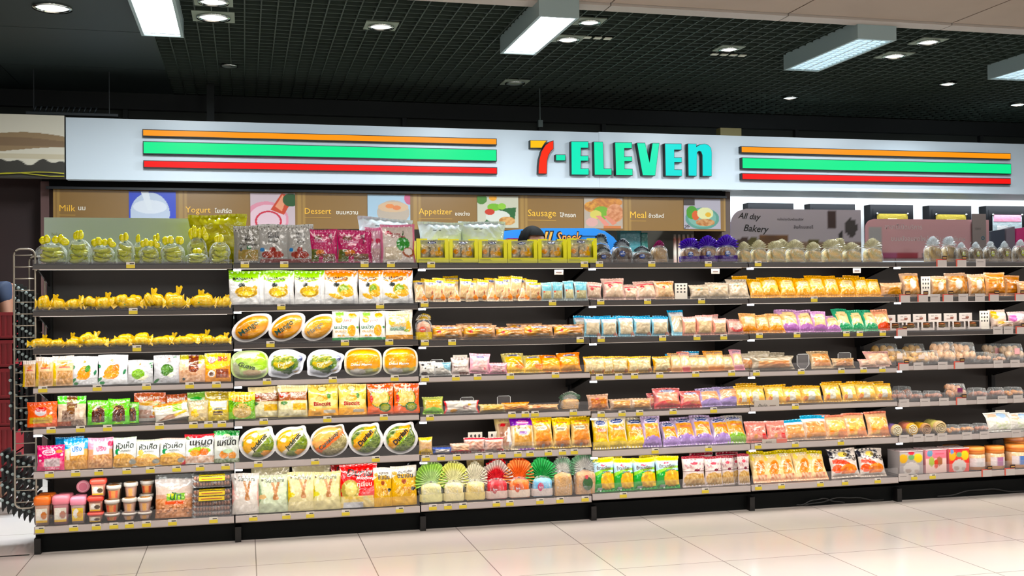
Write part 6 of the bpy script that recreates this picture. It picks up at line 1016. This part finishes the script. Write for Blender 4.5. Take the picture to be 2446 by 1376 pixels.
R(4,4,[('yelsand',x,y,854,B(roll=-3)) for x,y in((1394,1422),(1405,1452),(1440,1470),(1456,1506),(1498,1528),(1514,1562),(1558,1608))]+[('bluesand',1590,1622,846,B(dy=.09)),('bluesand',1630,1676,840,B(dy=.09))]+[(k,x,x+38,z,B(roll=-9)) for k,x,z in(('triy',1596,847),('trir',1618,844),('triy',1640,852),('triy',1660,852),('tror',1680,842),('tror',1700,842),('triy',1720,850),('trip',1743,839))])
R(4,5,[('clearbun',1402,1460,946,B(roll=-3)),('clearbun2',1454,1516,956,B(roll=-4)),('clearbun2',1504,1562,954,B(roll=-2)),('redpack',1545,1600,942,B(roll=-4,dy=.04)),('redpack',1558,1632,932,B(roll=-5)),('redpack',1622,1680,938,B(roll=-5)),('lilac',1664,1728,932,B(roll=-9)),('lilac',1704,1790,929,B(roll=-12))])
R(4,6,[('farmyel',1413,1458,1005,B(roll=-3)),('farmyel',1448,1504,1000,B(roll=-3)),('farmyel',1490,1550,1006,B(roll=-8)),('farmpur',1530,1584,999,B(roll=-4)),('farmpur',1576,1626,1015,B(roll=-10)),('farmpur',1604,1668,1005,B(roll=-10)),('farmpur',1648,1708,1000,B(roll=-8)),('farmpur',1694,1752,1004,B(roll=-12)),('farmgrn',1726,1788,1001,B(roll=-10)),('farmyel',1470,1520,1000,B(dy=.09))])
R(4,7,[('pchips',1418,1472,1095),('pchips',1466,1518,1097),('pchips',1512,1572,1096),('pchips',1566,1628,1092),('pchips',1440,1492,1092,B(dy=.07)),('pchips',1530,1580,1090,B(dy=.07)),('pmaroon',1630,1690,1092),('pmaroon',1684,1730,1092),('pmaroon',1722,1758,1090,B(dy=.02)),('pmaroon',1748,1775,1088,B(dy=.04)),('pmaroon',1764,1795,1086),('pmaroon',1650,1710,1084,B(dy=.09)),('pmaroon',1712,1770,1082,B(dy=.09))])
R(5,1,[('brbei',x,y,z,B(lean=0)) for x,y,z in((1765,1800,576),(1796,1838,572),(1834,1882,573),(1880,1930,571),(1926,1970,577),(1966,2020,569),(2016,2066,578),(2066,2116,568))]+[('brbei',1990,2030,566,B(dy=.13,lean=0)),('brbei',1850,1895,570,B(dy=.13,lean=0))])
R(5,2,[('yellowpk',x,y,z,B(roll=-10)) for x,y,z in((1785,1828,668),(1812,1868,664),(1856,1906,664),(1894,1944,666),(1926,1978,660),(1962,2010,660),(1998,2050,665),(2036,2082,664),(2066,2110,668))]+[('yellowpk',1750,1792,659,B(dy=.08)),('yellowpk',2015,2060,658,B(dy=.1)),('peachbox',2102,2162,676,B(lean=3))])
R(5,3,[('orangepk',1764,1812,751,B(roll=-4)),('orangepk',1802,1842,754,B(roll=-6)),('orangepk',1830,1878,752,B(roll=-8)),('lilacpk',1852,1916,743,B(roll=-9)),('lilacpk',1900,1950,744,B(roll=-8)),('lilacpk',1936,1980,746,B(roll=-4)),('lilacpk',1968,2012,757,B(roll=-10)),('greenpk',1990,2038,741,B(roll=-10)),('greenpk',2026,2068,743,B(roll=-9)),('greenpk',2056,2102,744,B(roll=-10)),('coralpk',2084,2134,742,B(roll=-8)),('lilacpk',1850,1890,742,B(dy=.08))])
R(5,4,[('beigepk',1768,1812,845,B(dy=.04)),('beigepk',1788,1845,840,B(dy=.06)),('beigepk',1792,1905,854,B(roll=-2)),('beigepk',1830,1880,843,B(dy=.1)),('tab',1904,1934,847,B(lean=0,dy=.03)),('tripk',1930,1992,842,B(roll=-10)),('tripk',1985,2048,858,B(roll=-4)),('tab',2002,2034,843,B(lean=0,dy=.08)),('pinkpk',2050,2100,860,B(roll=-8)),('pinkpk',2064,2136,843,B(roll=-12))])
R(5,5,[('yellowpk2',x,y,z,B(roll=-6)) for x,y,z in((1755,1800,925),(1776,1834,925),(1824,1880,924),(1866,1922,928),(1908,1970,926),(1962,2016,920),(2008,2052,918),(2040,2100,918),(2088,2138,920))]+[('yellowpk2',x,x+55,z,B(dy=.09)) for x,z in((1760,917),(1830,920),(1895,922),(1965,913),(2025,912),(2065,913))]+[('sgn',1801,1862,957,B(lean=-4,dy=-.045,yb=982))])
R(5,6,[('salmonpk',1778,1838,1012,B(roll=-5)),('salmonpk',1828,1882,1010,B(roll=-5)),('bluetop',1868,1932,1008,B(roll=-6)),('bluetop',1912,1984,998,B(roll=-5)),('orangetop',1966,2030,997,B(roll=-5)),('orangetop',2014,2076,992,B(roll=-5)),('orangetop',2066,2130,988,B(roll=-5)),('orangetop',1945,1990,992,B(dy=.08)),('sgn2',1820,1880,1050,B(lean=-4,dy=-.045,yb=1072))])
R(5,7,[('pcarrot',x,y,z,B(roll=-9)) for x,y,z in((1788,1838,1087),(1818,1872,1088),(1852,1904,1085),(1890,1944,1082),(1924,1978,1086))]+[('pface',1978,2058,1080,B(roll=-5)),('pface',2046,2120,1078,B(roll=-5))])
R(6,1,[('brclr',2213,2258,563,B(lean=0)),('brclr',2252,2296,562,B(lean=0,dy=.05)),('brclr2',2285,2322,577,B(lean=0)),('brclr2',2320,2356,576,B(lean=0)),('brclr2',2354,2392,574,B(lean=0)),('brclr2',2390,2424,574,B(lean=0)),('brclr2',2424,2466,570,B(lean=0))])
R(6,2,[('pcroiss',2150,2208,655,B(roll=-4)),('card9',2200,2226,661,B(lean=0)),('pcroiss',2222,2272,660),('pcroiss',2258,2320,652,B(dy=.03)),('pcroiss',2300,2330,655,B(dy=.05)),('pcroiss',2314,2364,655),('pbacon',2354,2412,651),('pbacon',2400,2446,658,B(dy=.05)),('pcroiss',2430,2480,672)])
R(6,3,[('ecl',2120+37*i,2157+37*i,753-i,B(lean=0)) for i in range(6)]+[('card9',2340,2368,743,B(lean=0)),('pyelfluf',2362,2414,742,B(roll=-3)),('ppinkfluf',2408,2460,745),('pyelfluf',2380,2430,768,B(dy=-.02,lean=20))])
R(6,4,[('clam',2092,2152,822,B(lean=0,dy=.15)),('clam',2116,2172,836,B(lean=0,dy=.03)),('clam',2164,2216,822,B(lean=0,dy=.15)),('clam',2165,2226,840,B(lean=0)),('clam2',2212,2246,838,B(lean=0)),('clam2',2230,2288,818,B(lean=0,dy=.04)),('clam2',2280,2336,819,B(lean=0,dy=.04)),('logroll',2334,2372,842,B(lean=0)),('logroll',2370,2408,846,B(lean=0)),('clam3',2354,2402,822,B(lean=0,dy=.15)),('clam3',2398,2450,822,B(lean=0,dy=.05))])
R(6,5,[('flat',2130,2170,935,B(lean=0)),('flat',2136,2186,924,B(lean=0,dy=.12)),('flat',2168,2210,935,B(lean=0)),('flat',2208,2256,935,B(lean=0)),('flat2',2262,2316,918,B(lean=0)),('flat',2314,2366,928,B(lean=0)),('flat',2364,2406,927,B(lean=0)),('flat3',2402,2452,926,B(lean=0))])
R(6,6,[('rolp',2120,2158,1013,B(lean=0)),('rolo',2154,2196,1010,B(lean=0)),('roly',2160,2200,1008,B(lean=0,dy=.1)),('roly2',2190,2228,1010,B(lean=0)),('rolg',2216,2264,1004,B(lean=0)),('flat3',2262,2300,1016,B(lean=0)),('flat3',2296,2332,1015,B(lean=0)),('flat',2328,2366,1013,B(lean=0)),('pcard',2352,2424,990,B(roll=-3,lean=14)),('card3',2378,2406,981,B(lean=0,dy=.07)),('pcard',2408,2470,990,B(lean=14))])
R(6,7,[('box1',2138,2202,1078,B(lean=0)),('box2',2200,2258,1074,B(lean=0)),('box3',2256,2312,1071,B(lean=0)),('jar2',2308,2362,1068,B(lean=0)),('jar',2358,2408,1066,B(lean=0)),('jar3',2408,2466,1062,B(lean=0)),('jar',2406,2460,1042,B(lean=0,dy=.11)),('jar2',2258,2300,1064,B(lean=0,dy=.13))])
MATS=dict(GLOSS=GLOSS,MATTE=MATTE)
_dc={}
def design(key,v):
    k=(key,v)
    if k in _dc: return _dc[k]
    d=DES[key]; sd=v*3+len(key)
    if d['t']=='pack':
        g=G(); kk=dict(d['k']); pack(g,d['w'],d['h'],d['d'],d['kind'],d['art'],d['text'],d['nx'],d['nv'],seed=sd,**kk); r=([(d['name'],g.mesh(d['name'],GLOSS),-1)],(d['w'],d['h'],d['d']))
    elif d['t']=='mold':
        g=G(); mold(g,d['w'],d['h'],d['d'],d['outline'],d['art'],d['text'],rim=d['rim'],rimcol=d['rimcol'],seed=sd); r=([(d['name'],g.mesh(d['name'],GLOSS),-1)],(d['w'],d['h'],d['d']))
    else: r=d['fn'](sd,**d['k'])
    _dc[k]=r; return r
for i_,p in enumerate(PL):
    if p['bay']>=3 and p['roll']<0 and DES[p['key']].get('t')=='pack':
        p['lean']=p['lean']+min(26,abs(p['roll'])*2.6); p['roll']=(.8,-1.2,.3)[i_%3]
grp={}
for p in PL: grp.setdefault((p['bay'],p['row'],p['key'],p['dy']>.05),[]).append(p)
def lab(p):
    L=sorted(grp[(p['bay'],p['row'],p['key'],p['dy']>.05)],key=lambda q:(round(q['x0']/6),-(q['yb'] or 0)) if not q['yb'] else (0,-q['yb'] if 0 else q['yb']))
    L=sorted(L,key=lambda q:q['x0']); i=L.index(p); n=len(L); loc='%s shelf, %s bay'%(ROWN[p['row']],BAYN[p['bay']]); bk_=p['dy']>.05
    d=DES[p['key']]['desc']
    if p['key'] in('cup','cup2') and p['yb']:
        col=lambda q:0 if q['x0']<286 else 1 if q['x0']<325 else 2
        T=sorted([q for q in PL if q['key'] in('cup','cup2') and col(q)==col(p) and (q['dy']>.05)==bk_],key=lambda q:q['yt'])
        return '%s, %s down in the %s %sstack'%(d,ORD[T.index(p)+1],('left','middle','right')[col(p)],'rear ' if bk_ else 'front ')
    if p['key'] in('tray','tray2','tubr'):
        T=sorted([q for q in PL if DES[q['key']]['cat']==DES[p['key']]['cat'] and q['key'][:4]==p['key'][:4]],key=lambda q:q['yt'])
        return '%s, %s from top of its stack, first bay'%(d,ORD[T.index(p)+1])
    if n==1: t='%s, %s%s'%(d,'at back of ' if bk_ else '',loc)
    else: t='%s, %s%s, %s'%(d,'leftmost' if i==0 else 'rightmost' if i==n-1 and n>2 else 'right one' if n==2 else ORD[i+1]+' from left',' at back' if bk_ else '',loc)
    return t
for k_ in DES:
    n_=len(DES[k_]['desc'].split())
    if n_>8: print('LONGDESC',k_,n_,DES[k_]['desc'])
for i_,p in enumerate(PL):
    d=DES[p['key']]; v=i_%d['var']; parts,(w0,h0,d0)=design(p['key'],v)
    y0=D+.028+p['dy']; z0=shz(p['row'],p['bay'])
    for it in range(2):
        dd=d0 if it==0 else d0*min(sx,1.4)
        Yc=y0+dd/2; Yf=y0+dd*.35
        a=at(p['x0'],p['yt'],Yf); b=at(p['x1'],p['yt'],Yf); Wb=b.x-a.x; cx=(a.x+b.x)/2
        zb=z0+p['up'] if p['yb'] is None else at(p['x0'],p['yb'],Yf).z
        if p['yb'] and p['row']==7 and d['cat'] in('tub','cup','cookie tray'): zb=max(zb,z0)
        Hh=max(a.z-zb,.02); Hh=min(Hh,shz(p['row']-1,p['bay'])-.036-zb) if p['row']>1 and p['key'] not in('lbeige2',) else Hh; th=math.radians(p['roll']); 
        Wb2=max(Wb-(.3 if d['cat'] in('carton','jar','pastry box') else .55)*dd*abs(cx/Yc),Wb*.6)
        ww=max((Wb2-abs(math.sin(th))*Hh*.55)/math.cos(th),Wb*.55); hh=Hh/math.cos(th) if not(abs(p['roll'])>0) else (Hh-abs(math.sin(th))*ww*.5)/math.cos(th)
        ln=math.radians(p['lean']); shx=0
        if p['lean']>12: shx=Hh*math.tan(ln)*max(cx/Yc,0); ww=max(ww-shx*.25,ww*.8); hh=Hh*1.02/math.cos(ln)
        sx=ww/w0; sz=hh/h0
    sy=min(max(sx,.6),1.35)
    if d['cat'] in('cookie tray',): sy=1
    cxs=cx-(.5*d0*sy*cx/Yc*.3)+shx*.5
    if len(parts)==1: r=bpy.data.objects.new(d['name'],parts[0][1]); COL.objects.link(r)
    else:
        r=bpy.data.objects.new(d['name'],None); COL.objects.link(r); r.empty_display_size=.02
        for nm,me,_ in parts: c=bpy.data.objects.new(nm,me); COL.objects.link(c); c.parent=r
    r.location=(cxs,y0+d0*sy/2,zb+abs(math.sin(th))*ww/2+.001); r.scale=(sx,sy,sz)
    r.rotation_euler=(math.radians(-p['lean']),th,math.radians(p['yaw']))
    l=lab(p)
    if len(l.split())>16: print('LONGLAB',len(l.split()),l)
    tag(r,l,d['cat'],'%s, %s shelf of %s bay'%(d['cat']+'s',ROWN[p['row']],BAYN[p['bay']]))
# =================================================================== wire rack with hanging strips, left end
WIRE=mat('rack_wire','A89E90',rough=.35,metal=.4); BLK=mat('hang_card_black','0E1214',rough=.4); KNOB=mat('hook_tip','9FB0B0',rough=.4)
Yr=D+.12; ra=at(33,595,Yr); rb=at(87,1213,Yr); RK=bpy.data.objects.new('wire_rack',None); COL.objects.link(RK); RK.location=(ra.x,Yr,0); tag(RK,'cream wire rack with rounded corners at left end of shelving','wire rack')
w_=rb.x-ra.x; zt_=ra.z; zb_=rb.z; rr_=.03
def loop(w,z0,z1,r,y=0,x0=0):
    P_=[]; 
    for cx,cz,a0 in ((w-r,z1-r,0),(r,z1-r,90),(r,z0+r,180),(w-r,z0+r,270)):
        for k in range(5): a=math.radians(a0+k*22.5); P_.append((x0+cx+r*math.cos(a),y,cz+r*math.sin(a)))
    return P_+[P_[0]]
g=G().tube(loop(w_,zb_,zt_,rr_),.0045,'FFFFFF',7,False); obj('frame',g,WIRE,RK)
g=G().tube(loop(w_*.75,zb_+.35,zt_-.03,rr_*.8,.16,w_*.42),.004,'FFFFFF',7,False); obj('rear_frame',g,WIRE,RK)
g=G(); n=22
for i in range(n):
    z=zb_+.03+(zt_-zb_-.06)*i/(n-1); g.tube([(.0,0,z),(w_,0,z)],.0028,'FFFFFF',6)
obj('cross_wires',g,WIRE,RK)
g=G()
for z_ in (zb_+.1,(zb_+zt_)/2,zt_-.1): g.box(w_-.003,X0-ra.x+.0005,-.004,.004,z_-.006,z_+.006,'FFFFFF')
obj('side_brackets',g,WIRE,RK)
# hook rows with knobs
def hooks(z0,z1,nr,nc,xl,xr,lab_):
    r=bpy.data.objects.new('hook_display',None); COL.objects.link(r); r.location=(RK.location.x,Yr+.05,0); tag(r,lab_,'hook display','hooked black strips on the wire rack')
    ms=G().box(-.007,.005,.0,.16,-.045,.01,'101416').prism([(-.007,-.045),(.006,-.045),(-.002,-.062)],.0,.004,'101416').tube([(0,-.02,0),(0,.0,.0)],.0016,'A89E90',5).mesh('strip',BLK); mk=G().lathe([(.001,-.032),(.006,-.030),(.0085,-.024),(.006,-.018),(.001,-.017)],'FFFFFF',10,'y').mesh('knob',KNOB)
    for i in range(nr):
        for j in range(nc):
            z=z0+(z1-z0)*i/(nr-1)-.012*j; x=xl+(xr-xl)*(j+.5)/nc
            s_=link('strip',ms,r,(x,0,z)); link('knob',mk,s_)
zz=lambda py:at(60,py,Yr).z
hooks(zz(835),zz(682),6,6,-.012,w_*.98,'upper cluster of black strips with pale knobs on rack')
hooks(zz(1000),zz(878),5,4,-.035,w_*.62,'middle cluster of black strips with pale knobs on rack')
hooks(zz(1195),zz(1085),4,7,-.075,w_*1.0,'lowest cluster of black strips with pale knobs on rack')
# stacked red crates behind the rack
CR=mat('crate_red','8A121E',rough=.4,noise=.1); Yk=6.6
ed=[745,812,880,955,1020,1085,1142]
for i in range(6):
    a=at(-70,ed[i],Yk);b=at(33,ed[i+1],Yk); W=b.x-a.x;H=a.z-b.z; g=G()
    t=.008; g.box(0,W,0,t,0,H*.96).box(0,W,.28,.28+t,0,H*.96).box(0,t,0,.28,0,H*.96).box(W-t,W,0,.28,0,H*.96).box(0,W,0,.28,0,t)
    g.box(-.01,W+.01,-.008,.0,H*.86,H*.97)
    for k in range(8): g.box(W*(k+.5)/8-.006,W*(k+.5)/8+.006,-.006,0,H*.12,H*.86)
    g.box(0,W,-.005,0,H*.1,H*.16)
    o=obj('stacked_crate',g,CR,None,(a.x,Yk,b.z)); tag(o,['topmost red crate','second red crate from the top','third red crate from the top','fourth red crate from the top','fifth red crate from the top','lowest red crate'][i]+' of the stack at the left edge','crate','stack of dark red crates')
zf=at(0,1142,Yk).z
g=G()
for sx in (.05,.20):
    for sy in (.05,.25): g.box(sx,sx+.02,sy,sy+.02,0,zf)
g.box(.0,.26,0,.29,zf-.02,zf); tag(obj('crate_dolly',g,STEEL,None,(at(-70,900,Yk).x,Yk,0)),'dark dolly legs carrying the red crate stack','dolly')
# =================================================================== people
SKIN=mat('skin','7A503A',rough=.6); HAIR=mat('hair_black','020202',rough=.8,spec=.06,bump=(200,.15)); HAIRG=mat('hair_dark_grey','1E2224',rough=.8,bump=(200,.15))
def skin(name,verts,edges,rad,m_,parent,sub=2):
    me=bpy.data.meshes.new(name); me.from_pydata(verts,edges,[]); o=bpy.data.objects.new(name,me); COL.objects.link(o); o.parent=parent
    sk=o.modifiers.new('Skin','SKIN'); me.skin_vertices.new() if not me.skin_vertices else None
    for i,r in enumerate(rad): me.skin_vertices[0].data[i].radius=(r,r) if not isinstance(r,tuple) else r
    me.skin_vertices[0].data[0].use_root=True
    o.modifiers.new('Sub','SUBSURF').levels=sub; o.modifiers['Sub'].render_levels=sub
    dg=bpy.context.evaluated_depsgraph_get(); dg.update(); m2=bpy.data.meshes.new_from_object(o.evaluated_get(dg)); m2.name=name; o.modifiers.clear(); o.data=m2; m2.materials.clear(); m2.materials.append(m_)
    for p in m2.polygons: p.use_smooth=True
    return o
def person(x,y,H,face,label,shirt,pants,hairm,arm=0):
    r=bpy.data.objects.new('person',None); COL.objects.link(r); r.location=(x,y,0); r.rotation_euler=(0,0,face); tag(r,label,'person'); s=H/1.66
    # body facing -y ; one continuous surface
    V=[(0,0,.90),(0,0,1.10),(0,.0,1.30),(0,.0,1.38),(0,-.01,1.44),(0,-.02,1.50),(0,-.01,1.60),
       (.16,0,1.33),(.20,.01,1.08),(.19,-.10,.90),(.18,-.16,.84),(-.16,0,1.33),(-.20,.01,1.08),(-.19,-.10,.90),(-.18,-.16,.84),
       (.09,0,.84),(.10,-.01,.46),(.10,.01,.08),(.10,-.12,.03),(-.09,0,.84),(-.10,-.01,.46),(-.10,.01,.08),(-.10,-.12,.03)]
    E_=[(0,1),(1,2),(2,3),(3,4),(4,5),(5,6),(2,7),(7,8),(8,9),(9,10),(2,11),(11,12),(12,13),(13,14),(0,15),(15,16),(16,17),(17,18),(0,19),(19,20),(20,21),(21,22)]
    Rr=[(.15,.11),(.135,.095),(.15,.10),(.06,.055),(.055,.055),(.075,.085),(.07,.085),.055,.042,.032,.026,.055,.042,.032,.026,.085,.055,.042,.035,.085,.055,.042,.035]
    V=[tuple(c*s for c in v) for v in V]; Rr=[tuple(c*s for c in q) if isinstance(q,tuple) else q*s for q in Rr]
    b=skin('body',V,E_,Rr,SKIN,r)
    # fingers and thumb
    for sg in (1,-1):
        g=G()
        for k in range(4):
            L=(.062,.070,.066,.052)[k]; x0=sg*(.165+.014*k if sg>0 else .165+.014*k); g.tube([(x0*s,-.165*s,.84*s),(x0*s,(-.175-L*.4)*s,.825*s),(x0*s,(-.18-L*.8)*s,.80*s),(x0*s,(-.18-L*.9)*s,(.80-L*.25)*s)],[.0085,.008,.0075,.005],'FFFFFF',7)
        g.tube([(sg*.160*s,-.15*s,.845*s),(sg*.140*s,-.17*s,.835*s),(sg*.135*s,-.20*s,.82*s)],[.011,.010,.006],'FFFFFF',7); obj('fingers',g,SKIN,b)
    # head: face details
    hz=1.545*s; hy=-.02*s; g=G()
    blob(g,0,hy,hz,.078*s,.095*s,.112*s,'B98468',24,16,.0); h=obj('head',g,SKIN,b)
    g=G(); blob(g,0,hy-.098*s,hz-.008*s,.012*s,.018*s,.022*s,'B98468',10,8,0)
    for sg in (1,-1): blob(g,sg*.080*s,hy+.005*s,hz-.005*s,.010*s,.02*s,.03*s,'B98468',10,8,0)
    obj('nose_and_ears',g,SKIN,b)
    g=G()
    for sg in (1,-1): blob(g,sg*.030*s,hy-.088*s,hz+.012*s,.012*s,.006*s,.006*s,'F0ECE8',10,8,0); blob(g,sg*.030*s,hy-.0935*s,hz+.012*s,.005*s,.003*s,.005*s,'1A1210',8,6,0)
    blob(g,0,hy-.088*s,hz-.052*s,.024*s,.008*s,.006*s,'8C4840',10,6,0); obj('eyes_and_mouth',g,mat('face_details',rough=.4),b)
    g=G(); n=28;m=12; vs=[]
    for j in range(m):
        for i in range(n):
            a=2*PI*i/n; t=j/(m-1); lim=-.25+ (.70 if math.sin(a)<-.45 else (.25 if math.sin(a)<.0 else 0)); e=lim+(PI/2-lim)*t
            vs.append((.087*s*math.cos(e)*math.cos(a),hy+.008*s+.105*s*math.cos(e)*math.sin(a),hz+.012*s+.118*s*math.sin(e)))
    g.add(vs,[(j*n+i,j*n+(i+1)%n,(j+1)*n+(i+1)%n,(j+1)*n+i) for j in range(m-1) for i in range(n)],'111111'); obj('hair',g,hairm,r)
    # shirt and trousers follow the body
    ids=lambda L:[V[i] for i in L]
    sv=[V[0],V[1],V[2],tuple(a+b for a,b in zip(V[3],(0,0,-.02))),V[7],tuple((a+b)/2 for a,b in zip(V[7],V[8])),V[11],tuple((a+b)/2 for a,b in zip(V[11],V[12]))]
    skin('shirt',sv,[(0,1),(1,2),(2,3),(2,4),(4,5),(2,6),(6,7)],[(.165*s,.125*s),(.155*s,.115*s),(.165*s,.115*s),(.07*s,.065*s),.075*s,.062*s,.075*s,.062*s],shirt,r)
    pv=[(0,0,.93*s),V[15],V[16],tuple(a+b for a,b in zip(V[17],(0,0,.03))),V[19],V[20],tuple(a+b for a,b in zip(V[21],(0,0,.03)))]
    skin('trousers',pv,[(0,1),(1,2),(2,3),(0,4),(4,5),(5,6)],[(.155*s,.12*s),.10*s,.072*s,.062*s,.10*s,.072*s,.062*s],pants,r)
    return r
q=at(1268,541,6.75); person(q.x,6.75,q.z-.01,.35,'person with black hair standing behind yellow sandwich boxes, forehead showing',mat('shirt_dark','2A2A30'),mat('trousers_dark','1A1A20'),HAIR)
hh=at(-20,566,7.1).z; q=at(-46,600,7.1); person(q.x,7.1,hh,PI-.5,'person in navy T-shirt cut off by the left edge',mat('shirt_navy','081A34',rough=.8),mat('trousers_dark'),HAIRG)
